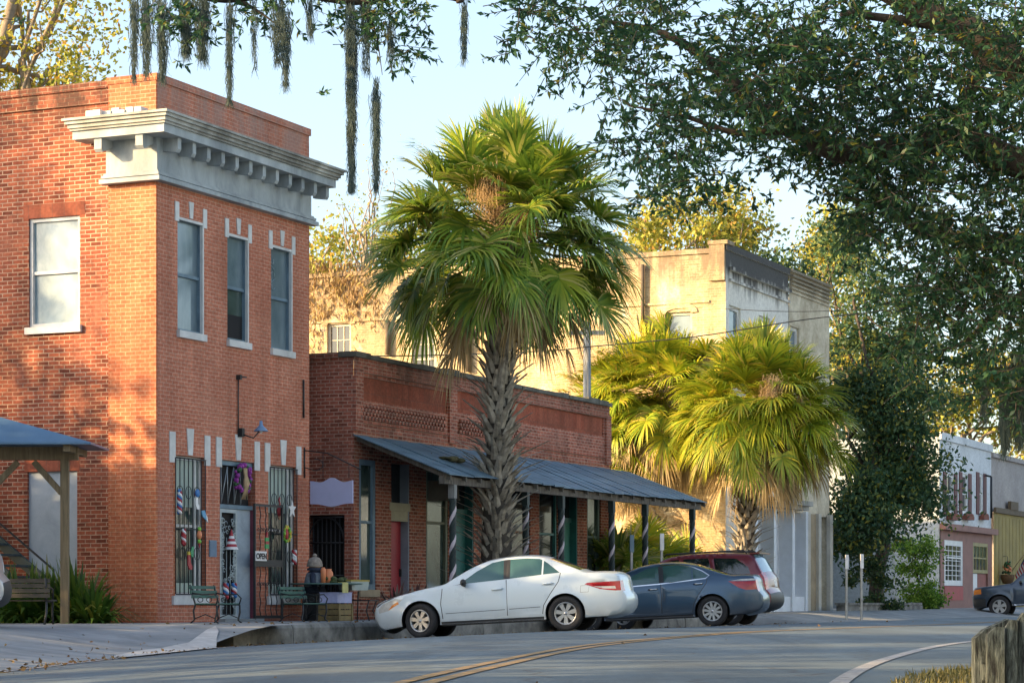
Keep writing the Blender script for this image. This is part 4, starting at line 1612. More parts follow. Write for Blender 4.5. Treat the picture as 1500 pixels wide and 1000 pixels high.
for h in sideh:
    wo = sash_window(tb, TS, h[0], h[1], h[2], h[3], 0.14, plain("cream_window_paint", (0.50, 0.45, 0.34), 0.7), M_GLASS if h is sideh[0] else M_DARKGLASS, 0.5, 0.09, bars=(3, 4) if h is not sideh[0] else None)
    mb = MB()
    ym, hw = (h[0] + h[1]) / 2, (h[1] - h[0]) / 2
    pts = [(ym + (hw + 0.18) * math.cos(q), h[3] - 0.02 + 0.32 * math.sin(q)) for q in np.linspace(0, math.pi, 12)] + \
          [(ym + (hw - 0.02) * math.cos(q), h[3] - 0.05 + 0.16 * math.sin(q)) for q in np.linspace(math.pi, 0, 12)]
    V_ = [TS.M @ Vector((p_[0], 0.0, p_[1])) for p_ in pts] + [TS.M @ Vector((p_[0], 0.04, p_[1])) for p_ in pts]
    n_ = len(pts)
    for i in range(11):
        mb.add([V_[i], V_[i + 1], V_[n_ - 2 - i], V_[n_ - 1 - i], V_[n_ + i], V_[n_ + i + 1], V_[2 * n_ - 2 - i], V_[2 * n_ - 1 - i]],
               [(4, 5, 6, 7), (0, 4, 7, 3), (0, 1, 5, 4), (2, 3, 7, 6), (1, 2, 6, 5)])
    mb.build("arch_hood", M_TANS, wo)
# dry vine over the far part of the side wall
vrs = np.random.RandomState(21)
vine_m = leafmat("dry_vine", [(0.0, (0.22, 0.13, 0.06)), (0.6, (0.38, 0.25, 0.11)), (1.0, (0.42, 0.32, 0.09))], 0.2)
pts = []
while len(pts) < 1050:
    px, py = vrs.uniform(440, 560), vrs.uniform(378, 520)
    dens = 1.0 - max(0, (py - 440) / 100) - (0.55 if px > 525 else 0)
    dens *= 0.45 + 0.55 * math.sin(px * 0.11) * math.cos(py * 0.07 + px * 0.05) + 0.25
    if 470 < px < 522 and py > 462:
        continue
    if vrs.rand() < dens:
        q = TS.M @ Vector((ty(px), abs(vrs.normal()) * 0.12 + 0.02, LZs(px, py, TX0)))
        pts.append(tuple(q))
V, Fq = leaves(vrs, np.array(pts), 0.24, 0.05, np.array([[0, 0, -1.5]]), 0.5)
vo = link("wall_vine", npmesh("wall_vine", V, Fq, vine_m), None, C0, (0, 0, ANG))
tag(vo, "dry brown creeper covering the upper far end of the tan side wall", "vine")
# front
sf_z = LZ(1140, 745)
z2a, z2b = LZ(1085, 520), LZ(1085, 452)
f_holes = [(LX(1068), LX(1085), z2a - 0.3, z2b), (LX(1112), LX(1128), z2a - 0.3, z2b), (LX(1156), LX(1170), z2a - 0.3, z2b),
           (LX(1102), LX(1178), 0.35, sf_z - 0.05, 0.5), (LX(1198), LX(1211), 0.35, sf_z - 0.1, 0.4)]
mb = MB()
xm = LX(1155)
wall(mb, (0, 0, 0), (1, 0, 0), (0, -1, 0), TX0, xm, 0, TT - 0.02, [h for h in f_holes if h[1] <= xm] + [(f_holes[3][0], xm, 0.35, sf_z - 0.05, 0.5)], 0.2)
mb.box(TX0 - 0.05, xm, -0.06, -0.003, TT - 0.16, TT + 0.04)
mb.box(TX0 + 0.3, xm, -0.12, -0.004, z2b + 1.05, z2b + 1.16)
mb.box(TX0 + 0.3, xm, -0.07, -0.004, z2b + 0.72, z2b + 0.80)
mb.build("front_wall", M_TANF, tb)
mb = MB()
wall(mb, (0, -0.02, 0), (1, 0, 0), (0, -1, 0), xm, TX1, 0, TT - 0.05, [h for h in f_holes if h[0] >= xm] + [(xm, f_holes[3][1], 0.35, sf_z - 0.05, 0.5)], 0.2)
for k in range(5):
    mb.box(xm + 0.1, TX1, -0.06 - 0.02 * k, -0.022, TT - 0.72 + 0.13 * k, TT - 0.66 + 0.13 * k)
mb.box(xm, TX1 + 0.05, -0.14, -0.022, TT - 0.05, TT + 0.03)
wall(mb, (TX1, 0, 0), (0, 1, 0), (1, 0, 0), 0, TDEEP, 0, TT - 0.3)
wall(mb, (0, TDEEP, 0), (1, 0, 0), (0, 1, 0), TX0, TX1, 0, TT - 0.3)
mb.box(TX0 + 0.05, TX1 - 0.05, 0.4, TDEEP - 0.05, TT - 1.0, TT - 0.8)
mb.build("rear_wall", M_TANP, tb)
for h in f_holes[:3]:
    sash_window(tb, FRONT, h[0], h[1], h[2], h[3], 0.12, M_STONE, M_GLASS, 0.5, 0.12, sill=(0.1, 0.1, 0.2))
# storefront
M_PALEB = plain("pale_blue_white_paint", (0.62, 0.66, 0.70), 0.6, 0.12, 2)
mb = MB()
for pxp in (1104, 1131, 1158, 1178):
    x = LX(pxp, -0.05)
    mb.box(x - 0.14, x + 0.14, -0.16, 0.30, 0.31, sf_z)
mb.box(LX(1112), LX(1166), -0.45, 0.0, sf_z, sf_z + 0.14, 1)
mb.box(LX(1110), LX(1168), -0.55, 0.0, sf_z + 0.14, sf_z + 0.30, 1)
mb.box(LX(1104), LX(1178), -0.10, 0.28, 0.31, 0.85)
mb.build("storefront", [M_PALEB, M_GRIME], tb)
for i, (pa, pb) in enumerate(((1108, 1127), (1135, 1154), (1161, 1175))):
    h = (LX(pa), LX(pb), 0.86, sf_z - 0.12)
    if i == 0:
        sash_window(tb, FRONT, *h, 0.35, M_PALEB, M_SHOPGLASS, 0.6, 0.14)
    else:
        sash_window(tb, FRONT, *h, 0.35, M_PALEB, glassy("sky_blue_pane", (0.22, 0.30, 0.38), (0.36, 0.44, 0.52)), 0.5, 0.2, bars=(2, 6))
h = f_holes[4]
sash_window(tb, FRONT, h[0], h[1], 0.36, h[3] - 0.45, 0.25, M_PALEB, glassy("sky_blue_pane", (0.16, 0.22, 0.30)), 0.5, 0.18, bars=(2, 6))
mb = MB()
for pxp in (1180, 1196, 1213):
    x = LX(pxp, -0.03)
    mb.box(x - 0.16, x + 0.16, -0.16, -0.022, 0.31, sf_z - 0.02)
mb.build("pilaster", plain("pale_stone_trim", (0.46, 0.44, 0.38), 0.8, 0.2, 2), tb)
mb = MB()
mb.box(LX(1184), LX(1193), -0.06, -0.021, 0.31, sf_z - 0.05)
mb.build("infill_panel", plain("buff_board", (0.30, 0.24, 0.15), 0.85, 0.3, 1.5), tb)

# ================================================================== FAR SHOPS
wx0, wx1 = LX(1376), LX(1452)
wh = sthing("white_house", "white painted two storey shop with red shutters and pink ground floor", "building")
WT = LZ(1412, 645)
zsp = LZ(1412, 772)
M_WHITEW = stucco("white_washed_wall", (0.74, 0.76, 0.77), (0.30, 0.30, 0.29), 7.4, 9.4, 0.4, (0.52, 0.54, 0.55), 0.5, 2)
M_PINKT = plain("dusty_pink_paint", (0.28, 0.135, 0.105), 0.7, 0.2, 1.5)
gz = LZ(1412, 889)
mb = MB()
uph = []
for (pa, pb) in ((1386, 1397), (1409, 1418), (1434, 1440)):
    uph.append((LX(pa), LX(pb), LZ((pa + pb) / 2, 752), LZ((pa + pb) / 2, 694)))
wall(mb, (0, 0, 0), (1, 0, 0), (0, -1, 0), wx0, wx1, zsp, WT, uph, 0.15)
mb.box(wx0, wx1, -0.08, -0.003, WT - 0.2, WT + 0.1)
mb.build("front_wall", M_WHITEW, wh)
for h in uph:
    wo = sash_window(wh, FRONT, *h, 0.1, M_WHITE, M_DARKGLASS, 0.5, 0.12)
    s = MB()
    dw = 0.55
    s.box(h[0] - dw, h[0] - 0.02, -0.035, -0.004, h[2] - 0.05, h[3] + 0.05)
    s.box(h[1] + 0.02, h[1] + dw, -0.035, -0.004, h[2] - 0.05, h[3] + 0.05)
    s.build("shutter", plain("dark_red_shutter", (0.10, 0.010, 0.012), 0.6), wo)
    s = MB()
    s.box(h[0] - 0.1, h[1] + 0.1, -0.25, -0.04, h[2] - 0.26, h[2] - 0.10)
    for k in range(10):
        s.ball((h[0] - 0.1 + (h[1] - h[0] + 0.2) * (k + 0.5) / 10, -0.16, h[2] - 0.07), 0.09, 0, 6, 4)
    s.build("window_box", plain("dried_flowers", (0.24, 0.09, 0.06), 0.9, 0.5, 8), wo)
mb = MB()
shh = [(LX(1382), LX(1409), gz + 0.3, zsp - 0.6), (LX(1424), LX(1446), gz + 0.02, zsp - 0.6)]
wall(mb, (0, -0.04, 0), (1, 0, 0), (0, -1, 0), wx0, wx1, 0, zsp, shh, 0.12)
mb.box(wx0 - 0.1, wx1 + 0.1, -0.30, -0.043, zsp - 0.2, zsp + 0.05)
mb.build("shop_front", M_PINKT, wh)
h = shh[0]
sash_window(wh, FRONT, h[0], h[1], h[2] + 0.6, h[3], 0.02, M_WHITE, M_DARKGLASS, 0.62, 0.22, bars=(4, 7), name="shop_window")
mb = MB()
mb.box(h[0], h[1], -0.06, 0.2, h[2], h[2] + 0.58)
mb.build("stall_riser", M_RED, wh)
h = shh[1]
sash_window(wh, FRONT, h[0], h[1], h[3] - 1.3, h[3], 0.02, plain("faded_gold_paint", (0.35, 0.29, 0.12), 0.6), M_SHOPGLASS, 0.5, 0.15, bars=(4, 2), name="transom")
mb = MB()
mb.box(h[0] + 0.1, h[0] + 1.05, 0.03, 0.075, gz, h[3] - 1.32)
dd = mb.build("door", M_WHITE, wh)
mb = MB()
mb.box(h[0] + 1.1, h[1] - 0.1, 0.03, 0.075, gz, h[3] - 1.32)
mb.build("door", plain("brick_red_door", (0.28, 0.08, 0.06), 0.6), wh)
mb = MB()
M_GREYS = stucco("pale_blue_grey_wall", (0.44, 0.49, 0.52), (0.30, 0.32, 0.32), 6, 9, 0.4, (0.36, 0.41, 0.44), 0.4, 2)
wall(mb, (wx0, 0, 0), (0, 1, 0), (-1, 0, 0), 0, 13, 0, WT - 0.1)
wall(mb, (wx1, 0, 0), (0, 1, 0), (1, 0, 0), 0, 13, 0, WT - 0.1)
wall(mb, (0, 13, 0), (1, 0, 0), (0, 1, 0), wx0, wx1, 0, WT - 0.3)
mb.build("side_wall", M_GREYS, wh)
mb = MB()
mb.box(wx0 + 0.05, wx1 - 0.05, 0.2, 12.9, WT - 0.5, WT - 0.3)
mb.build("roof", M_ROOF, wh)
# small lean-to garage beside it
gr = sthing("grey_garage", "low blue grey garage with a plain roll door beside the white shop", "garage", wx0 - 1, 0, 0)
mb = MB()
mb.box(-0.9, 0.98, 4.5, 12, 0.3, 3.6)
mb.build("wall", M_GREYS, gr)
mb = MB()
mb.add([(-1.2, 4.2, 3.6), (0.99, 4.2, 3.6), (0.99, 12.2, 3.6), (-1.2, 12.2, 3.6), (-1.2, 4.2, 3.72), (0.99, 4.2, 4.1), (0.99, 12.2, 4.1), (-1.2, 12.2, 3.72)],
       [(0, 3, 2, 1), (4, 5, 6, 7), (0, 1, 5, 4), (2, 3, 7, 6), (3, 0, 4, 7)])
mb.build("roof", M_METALROOF, gr)
mb = MB()
for k in range(8):
    mb.box(-0.94, -0.9, 5.2, 9.6, 0.4 + k * 0.3, 0.68 + k * 0.3)
mb.build("roll_door", plain("grey_steel", (0.30, 0.33, 0.35), 0.5), gr)

yx0 = wx1 + 0.02
yb_ = sthing("yellow_shop", "mustard yellow shop front with pale upper wall beside the white house", "building")
zy = LZ(1475, 752)
mb = MB()
wall(mb, (0, -0.1, 0), (1, 0, 0), (0, -1, 0), yx0, yx0 + 12, 0, zy, [(yx0 + 8, yx0 + 11, 0.9, 3.2)], 0.2)
for k in range(16):
    mb.box(yx0 + 0.3 + k * 0.7, yx0 + 0.32 + k * 0.7, -0.112, -0.103, 0.4, zy - 0.2)
mb.box(LX(1473), LX(1484), -0.25, -0.105, zy + 0.18, zy + 0.55, 1)
mb.box(yx0, yx0 + 12, -0.22, -0.104, zy - 0.05, zy + 0.18, 1)
mb.build("shop_front", [plain("mustard_paint", (0.30, 0.215, 0.05), 0.7, 0.25, 1.2), plain("brown_fascia", (0.13, 0.09, 0.05), 0.8)], yb_)
mb = MB()
zyt = LZ(1475, 668)
wall(mb, (0, 0.02, 0), (1, 0, 0), (0, -1, 0), yx0, yx0 + 12, zy, zyt)
mb.box(yx0, yx0 + 12, -0.1, 0.016, zyt - 0.2, zyt)
wall(mb, (yx0 + 12, 0, 0), (0, 1, 0), (1, 0, 0), 0, 10, 0, zyt - 0.1)
wall(mb, (yx0 + 0.01, 0.03, 0), (0, 1, 0), (-1, 0, 0), 0, 10, 0, zyt - 0.1)
mb.box(yx0 + 0.05, yx0 + 11.9, 0.1, 10, zyt - 0.8, zyt - 0.6)
mb.build("upper_wall", stucco("dusty_rose_stucco", (0.46, 0.41, 0.38), (0.25, 0.22, 0.2), 7, 10, 0.4), yb_)
mb = MB()
mb.box(yx0 + 8.01, yx0 + 10.99, 0.0, 0.05, 0.91, 3.19)
mb.build("window", M_DARKGLASS, yb_)
mb = MB()
xg = LX(1452, -0.3)
mb.tube([(xg, -0.3, LZ(1452, 760)), (xg, -0.3, LZ(1452, 700))], 0.05, 6)
mb.tube([(xg, -0.3, LZ(1452, 700)), (xg, -0.05, LZ(1452, 698))], 0.05, 6)
mb.build("drain_pipe", M_IRON, yb_)

# flag
fl = sthing("national_flag", "red white and blue flag on a slanted staff at the yellow shop", "flag", LX(1478, -0.4), -0.15, 0)
zf = LZ(1490, 840, -0.6)
mb = MB()
mb.tube([(0.9, 0.0, zf - 0.1), (0.1, -1.1, zf + 1.1)], 0.022, 6)
mb.ball((0.1, -1.1, zf + 1.12), 0.05, 0)
mb.build("staff", M_TAN, fl)
mb = MB()
nx, nz = 12, 13
for j in range(nz):
    for i in range(nx):
        def fp(i, j):
            u, v_ = i / nx, j / nz
            return (0.1 + 0.55 * v_ * 0.62 - u * 0.15 + 0.05 * math.sin(u * 7 + v_ * 2), -1.1 + 0.95 * v_ * 0.62 + 0.06 * math.sin(u * 6), zf + 1.05 - v_ * 0.95 - u * 0.55 - 0.1 * u * u)
        mat = 2 if (i < 5 and j < 7) else (0 if j % 2 == 0 else 1)
        mb.quad(fp(i, j), fp(i + 1, j), fp(i + 1, j + 1), fp(i, j + 1), mat)
mb.build("cloth", [plain("flag_red", (0.42, 0.03, 0.05), 0.8), plain("flag_white", (0.7, 0.7, 0.68), 0.8), plain("flag_blue", (0.03, 0.05, 0.18), 0.8)], fl)
# hanging baskets by the yellow shop
fb = sthing("flower_basket", "round brown wicker basket with orange flowers hung on the yellow shop wall", "flower basket", LX(1471, -0.3), -0.45, LZ(1471, 856, -0.3))
mb = MB()
mb.lathe([(0.0, 0.0), (0.35, 0.1), (0.5, 0.45), (0.52, 0.75), (0.46, 0.75), (0.0, 0.62)], 16)
mb.build("basket", plain("brown_wicker", (0.13, 0.07, 0.03), 0.9, 0.4, 9), fb)
mb = MB()
brs = random.Random(31)
for k in range(40):
    mb.ball((brs.uniform(-.32, .32), brs.uniform(-.3, .3), 0.75 + brs.uniform(0, 1.0) * (1 - 0.5 * brs.random())), brs.uniform(0.06, 0.13), brs.randrange(3), 6, 4)
mb.build("flowers", [M_ORANGE, plain("ivy_green", (0.03, 0.10, 0.03), 0.6), plain("dark_leaf", (0.03, 0.05, 0.02), 0.7)], fb)
mb = MB()
mb.tube([(0, 0, 1.0), (0, 0.0, 2.1), (0, 0.33, 2.1)], 0.02, 5)
mb.build("hook", M_IRON, fb)
fb.scale = (0.6, 0.6, 0.6)

# ================================================================== CARS
M_TYRE = plain("tyre_rubber", (0.018, 0.018, 0.02), 0.8, 0.3, 5, bmp=0.1)
M_RIM = plain("alloy_silver", (0.42, 0.43, 0.44), 0.3, 0.15, 4, metal=0.7, bmp=0)
M_BLACKP = plain("black_plastic", (0.018, 0.019, 0.02), 0.5, 0.2, 5)
M_CGLASS = glassy("tinted_car_glass", (0.025, 0.075, 0.075), (0.045, 0.105, 0.10), 0.03, 1.0, 0.9)
M_CGLASSD = glassy("dark_tinted_glass", (0.006, 0.012, 0.013), (0.015, 0.025, 0.027), 0.03, 1.0, 0.9)
M_LAMPR = plain("red_lamp_lens", (0.36, 0.008, 0.012), 0.25, 0.3, 9, coat=0.6, bmp=0)
M_LAMPC = plain("clear_lamp_lens", (0.50, 0.50, 0.47), 0.12, 0.3, 9, coat=0.6, bmp=0)
M_LAMPA = plain("amber_lamp_lens", (0.65, 0.20, 0.03), 0.15, 0.2, 9, coat=0.5, bmp=0)
M_CHROME = plain("chrome", (0.62, 0.63, 0.64), 0.12, 0.1, 4, metal=1.0, bmp=0)


def crom(pts, n=4):
    out = []
    P = [np.array(p, float) for p in pts]
    for i in range(len(P) - 1):
        a, b, c, d = P[max(i - 1, 0)], P[i], P[i + 1], P[min(i + 2, len(P) - 1)]
        ln = np.linalg.norm(c - b)
        k = max(1, min(n, int(ln / 0.07)))
        for j in range(k):
            u = j / k
            out.append(tuple(0.5 * ((2 * b) + (c - a) * u + (2 * a - 5 * b + 4 * c - d) * u * u + (3 * b - a - 3 * c + d) * u ** 3)))
    out.append(tuple(P[-1]))
    return out


def inpoly(x, z, poly):
    c = False
    j = len(poly) - 1
    for i in range(len(poly)):
        xi, zi = poly[i]
        xj, zj = poly[j]
        if (zi > z) != (zj > z) and x < (xj - xi) * (z - zi) / (zj - zi) + xi:
            c = not c
        j = i
    return c


def thicken(pl, wd):
    P = [Vector(p) for p in pl]
    L_, R_ = [], []
    for i, q in enumerate(P):
        tt = (P[min(i + 1, len(P) - 1)] - P[max(i - 1, 0)]).normalized()
        nn = Vector((-tt.y, tt.x))
        L_.append(tuple(q + nn * wd / 2))
        R_.append(tuple(q - nn * wd / 2))
    return L_ + R_[::-1]


def make_wheel(root, x, y, r, wd, spokes, side, steer=0.0, rim_m=None):
    wobj = MB()
    rim = r * 0.66
    # built with axle along +y (outer face at +y), then placed
    q = Matrix.Rotation(R(-90), 4, 'X')                 # lathe z -> +y
    o = wd / 2
    wobj.lathe([(rim * 0.98, o - 0.015), (rim * 0.93, o - 0.008), (rim * 0.86, o - 0.03), (rim * 0.84, o - 0.09)], 32, 0, q)
    wobj.lathe([(0.0, o - 0.02), (rim * 0.13, o - 0.022), (rim * 0.2, o - 0.04), (rim * 0.22, o - 0.09)], 20, 0, q)
    wobj.lathe([(0.0, o - 0.10), (rim * 0.97, o - 0.10)], 28, 1, q)
    for k in range(spokes):
        a = 2 * math.pi * (k + 0.25) / spokes
        w0, w1 = rim * 1.7 / spokes * 0.45, rim * 4.6 / spokes * 0.5
        if spokes > 8:
            w0, w1 = rim * 0.10, rim * 0.20
        u, v_ = Vector((math.cos(a), 0, math.sin(a))), Vector((-math.sin(a), 0, math.cos(a)))
        r0, r1 = rim * 0.12, rim * 0.90
        yy0, yy1 = o - 0.03, o - 0.028
        bot = Vector((0, -0.05, 0))
        pts = [u * r0 + v_ * w0 + Vector((0, yy0, 0)), u * r0 - v_ * w0 + Vector((0, yy0, 0)), u * r1 - v_ * w1 * 0.62 + Vector((0, yy1, 0)), u * r1 + v_ * w1 * 0.62 + Vector((0, yy1, 0))]
        wobj.add(pts + [p + bot for p in pts], [(0, 1, 2, 3), (1, 5, 6, 2), (3, 7, 4, 0)], 0)
    rot = Matrix.Rotation(steer, 4, 'Z') @ (Matrix.Identity(4) if side > 0 else Matrix.Rotation(math.pi, 4, 'Z'))
    me = wobj.mesh("wheel", [rim_m or M_RIM, M_BLACKP])
    wo = link("wheel", me, root, (x, y, r))
    wo.rotation_euler = rot.to_euler()
    ty_ = MB()
    ty_.lathe([(rim * 0.97, o - 0.02), (rim * 1.02, o - 0.004), (r * 0.86, o + 0.006), (r * 0.95, o - 0.006), (r * 0.99, o - 0.03), (r, o - 0.06), (r, -o + 0.06), (r * 0.95, -o + 0.01), (rim, -o)], 36, 0, q)
    ty_.build("tyre", M_TYRE, wo)


def make_car(s, label, cat, name="parked_car", group="cars parked along the kerb"):
    L = s['L']
    ol = crom(s['outline'], 4)                           # front bottom, over the top, to the rear bottom; x from the front bumper
    zb = s['sill']
    Ra = s['arch']
    rw = s['r']
    ax = s['axles']
    # boundary polygon
    bnd = list(ol)
    hh = max(zb - rw, -rw)
    for axx in (ax[1], ax[0]):
        a0 = math.asin(max(-1, min(1, (zb - rw) / Ra)))
        for q in np.linspace(a0, math.pi - a0, 22):
            bnd.append((axx + Ra * math.cos(q), rw + Ra * math.sin(q)))
    regions = s['regions']
    prof_z, prof_w = s['wz'], s['ww']
    W0 = s['W'] / 2
    pf, pr = s['plan']

    def half(x, z):
        w_ = W0 * float(np.interp(z, prof_z, prof_w))
        t_ = max(0.0, (pf[0] - x) / pf[0])
        w_ *= 1 - pf[1] * t_ ** pf[2]
        t_ = max(0.0, (x - (L - pr[0])) / pr[0])
        w_ *= 1 - pr[1] * t_ ** pr[2]
        for axx in ax:
            d_ = math.hypot(x - axx, z - rw)
            w_ += s.get('flare', 0.014) * math.exp(-((d_ - Ra) / 0.06) ** 2)
        if 'crease' in s:
            (xa, za, xb, zb_) = s['crease']
            zc_ = za + (zb_ - za) * (x - xa) / (xb - xa)
            if xa - 0.2 < x < xb + 0.2:
                w_ += 0.016 * math.exp(-abs(z - zc_) / 0.05) * min(1, max(0, (x - xa + 0.2) / 0.3)) * min(1, max(0, (xb + 0.2 - x) / 0.3))
        return w_

    verts = [Vector(p) for p in bnd]
    edges = [(i, (i + 1) % len(bnd)) for i in range(len(bnd))]
    for rg in regions:
        pl = rg['poly']
        k0 = len(verts)
        verts += [Vector(p) for p in pl]
        edges += [(k0 + i, k0 + (i + 1) % len(pl)) for i in range(len(pl))]
    allp = np.array([tuple(v) for v in verts])
    for gx in np.arange(0.05, L, 0.085):
        for gz_ in np.arange(0.2, s['H'], 0.075):
            if inpoly(gx, gz_, bnd) and np.min(np.hypot(allp[:, 0] - gx, allp[:, 1] - gz_)) > 0.035:
                verts.append(Vector((gx, gz_)))
    vo_, _, fo, *_ = delaunay_2d_cdt(verts, edges, [], 0, 1e-5)
    groups = {}
    for f in fo:
        cx_ = sum(vo_[i].x for i in f) / 3
        cz_ = sum(vo_[i].y for i in f) / 3
        if not inpoly(cx_, cz_, bnd):
            continue
        key, mi = 'body', 0
        for rg in regions:
            if inpoly(cx_, cz_, rg['poly']):
                key, mi = rg['part'], rg['mat']
        groups.setdefault(key, []).append((f, mi))
    root = thing(name, label, cat, (0, 0, 0), (0, 0, 0), group)
    mats = s['mats']
    builders = {}

    def B(key):
        return builders.setdefault(key, MB())

    for key, fs in groups.items():
        for sgn in (1, -1):
            mb = B((key, sgn) if key != 'body' else ('body', 0))
            idx = {}
            for f, mi in fs:
                tri = []
                for i in f:
                    if i not in idx:
                        idx[i] = len(mb.v)
                        x, z = vo_[i]
                        mb.v.append((L / 2 - x, sgn * half(x, z), z))
                    tri.append(idx[i])
                a, b, c = [Vector(mb.v[i]) for i in tri]
                if (b - a).cross(c - a).y * sgn < 0:
                    tri = tri[::-1]
                mb.f.append(tuple(tri))
                mb.m.append(mi)
                mb.sm.append(True)
    # strip across the top, nose and tail
    S = np.array([-1, -0.94, -0.86, -0.74, -0.6, -0.42, -0.2, 0, 0.2, 0.42, 0.6, 0.74, 0.86, 0.94, 1])
    nrm = []
    for i in range(len(ol)):
        a, b = np.array(ol[max(i - 1, 0)]), np.array(ol[min(i + 1, len(ol) - 1)])
        t_ = (b - a) / np.linalg.norm(b - a)
        nrm.append((-t_[1], t_[0]))
    ptsr = []
    for (x, z), n_ in zip(ol, nrm):
        nose = min(1, max(0, abs(n_[0]) * 1.2 - 0.1))
        cr = s.get('crown', 0.04) * (1 - nose) + (s['bulge'][0] if x < L / 2 else s['bulge'][1]) * nose * (1 if (x < 0.6 or x > L - 0.5) else 0.55)
        h_ = half(x, z)
        ptsr.append([(L / 2 - (x + n_[0] * cr * (1 - q * q)), q * h_, z + n_[1] * cr * (1 - q * q)) for q in S])
    for i in range(len(ol) - 1):
        xm_, zm_ = (ol[i][0] + ol[i + 1][0]) / 2, (ol[i][1] + ol[i + 1][1]) / 2
        for k in range(len(S) - 1):
            sm_ = (S[k] + S[k + 1]) / 2
            key, mi = ('body', 0), 0
            for rg in s['strip']:
                if rg['x'][0] <= xm_ <= rg['x'][1] and rg['z'][0] <= zm_ <= rg['z'][1] and rg['s'][0] <= abs(sm_) <= rg['s'][1]:
                    pn = rg['part']
                    key = (pn, 0 if rg.get('one') else (1 if sm_ > 0 else -1)) if pn != 'body' else ('body', 0)
                    mi = rg['mat']
            mb = B(key)
            q = [ptsr[i][k], ptsr[i][k + 1], ptsr[i + 1][k + 1], ptsr[i + 1][k]]
            o = len(mb.v)
            mb.v.extend(q)
            mb.f.append((o, o + 1, o + 2, o + 3))
            mb.m.append(mi)
            mb.sm.append(True)
    # wheel wells and underside
    mb = B(('body', 0))
    for axx in ax:
        for sgn in (1, -1):
            arc = []
            a0 = math.asin(max(-1, min(1, (zb - rw) / Ra)))
            for q in np.linspace(a0, math.pi - a0, 16):
                arc.append((axx + Ra * math.cos(q), rw + Ra * math.sin(q)))
            vs = []
            for (x, z) in arc:
                vs.append((L / 2 - x, sgn * (half(x, z) - 0.002), z))
                vs.append((L / 2 - x, sgn * 0.50, z))
            fs = [(2 * i, 2 * i + 1, 2 * i + 3, 2 * i + 2) for i in range(len(arc) - 1)]
            fs.append(tuple(2 * i + 1 for i in range(len(arc))))
            mb.add(vs, fs, 1)
    mb.box(-L / 2 + 0.35, L / 2 - 0.35, -0.5, 0.5, zb - 0.02, zb + 0.25, 1)
    x0_, x1_ = L / 2 - ax[0] - Ra - 0.03, L / 2 - ax[1] + Ra + 0.03
    mb.box(L / 2 - ax[1] + Ra + 0.02, L / 2 - ax[0] - Ra - 0.02, -W0 * 0.93, W0 * 0.93, zb - 0.03, zb + 0.12, 1)
    # assemble
    objs = {}

    def build(key, nm, parent):
        me = builders[key].mesh(nm, mats)
        bm = bmesh.new()
        bm.from_mesh(me)
        bmesh.ops.remove_doubles(bm, verts=bm.verts, dist=0.002)
        bm.to_mesh(me)
        bm.free()
        return link(nm, me, parent)

    for key in list(builders):
        nm = key[0]
        if '/' not in nm:
            objs[key] = build(key, nm.split('#')[0], root)
    for key in list(builders):
        nm = key[0]
        if '/' in nm:
            par, ch = nm.split('/')
            objs[key] = build(key, ch.split('#')[0], objs.get((par, key[1]), root))
    # handles
    for (pn, x, z) in s['handles']:
        for sgn in (1, -1):
            h_ = half(x, z)
            mb = MB()
            mb.tube([(L / 2 - x + 0.10, sgn * (h_ - 0.004), z), (L / 2 - x + 0.07, sgn * (h_ + 0.028), z + 0.004), (L / 2 - x - 0.07, sgn * (h_ + 0.028), z + 0.010), (L / 2 - x - 0.10, sgn * (h_ - 0.004), z + 0.012)], 0.016, 6)
            mb.build("handle", s.get('handle_m', mats[0]), objs.get((pn, sgn), root))
    # mirrors
    if s.get('mirror'):
        x, z = s['mirror']
        for sgn in (1, -1):
            mb = MB()
            h_ = half(x, z)
            mb.ball((L / 2 - x, sgn * (h_ + 0.11), z + 0.05), (0.055, 0.10, 0.07), 0, 12, 8)
            mb.tube([(L / 2 - x, sgn * (h_ - 0.03), z - 0.01), (L / 2 - x, sgn * (h_ + 0.08), z + 0.02)], 0.03, 6)
            mb.build("mirror", s.get('mirror_m', mats[0]), root)
    for i, axx in enumerate(ax):
        for sgn in (1, -1):
            make_wheel(root, L / 2 - axx, sgn * (half(axx, rw + Ra) - 0.10 - s.get('inset', 0.02)), rw, 0.205, s['spokes'], sgn, s.get('steer', 0) if i == 0 else 0)
    return root, half


def place_car(root, px, Y, ang, wb=2.74, dz=0.0):
    """Middle of the car at ground point (column px, distance Y), nose turned to world angle `ang` degrees; pitched to the road."""
    c_ = Vector(((px - CX) / F_PX * Y, Y))
    h_ = Vector((math.cos(R(ang)), math.sin(R(ang))))
    f_, b_ = c_ + h_ * wb / 2, c_ - h_ * wb / 2
    zf_, zr_ = road_z(f_.x, f_.y), road_z(b_.x, b_.y)
    pitch = math.atan2(zf_ - zr_, wb)
    M_ = Matrix.Translation((c_.x, c_.y, (zf_ + zr_) / 2 + dz)) @ Matrix.Rotation(R(ang), 4, 'Z') @ Matrix.Rotation(-pitch, 4, 'Y')
    root.location = M_.translation
    root.rotation_euler = M_.to_euler()


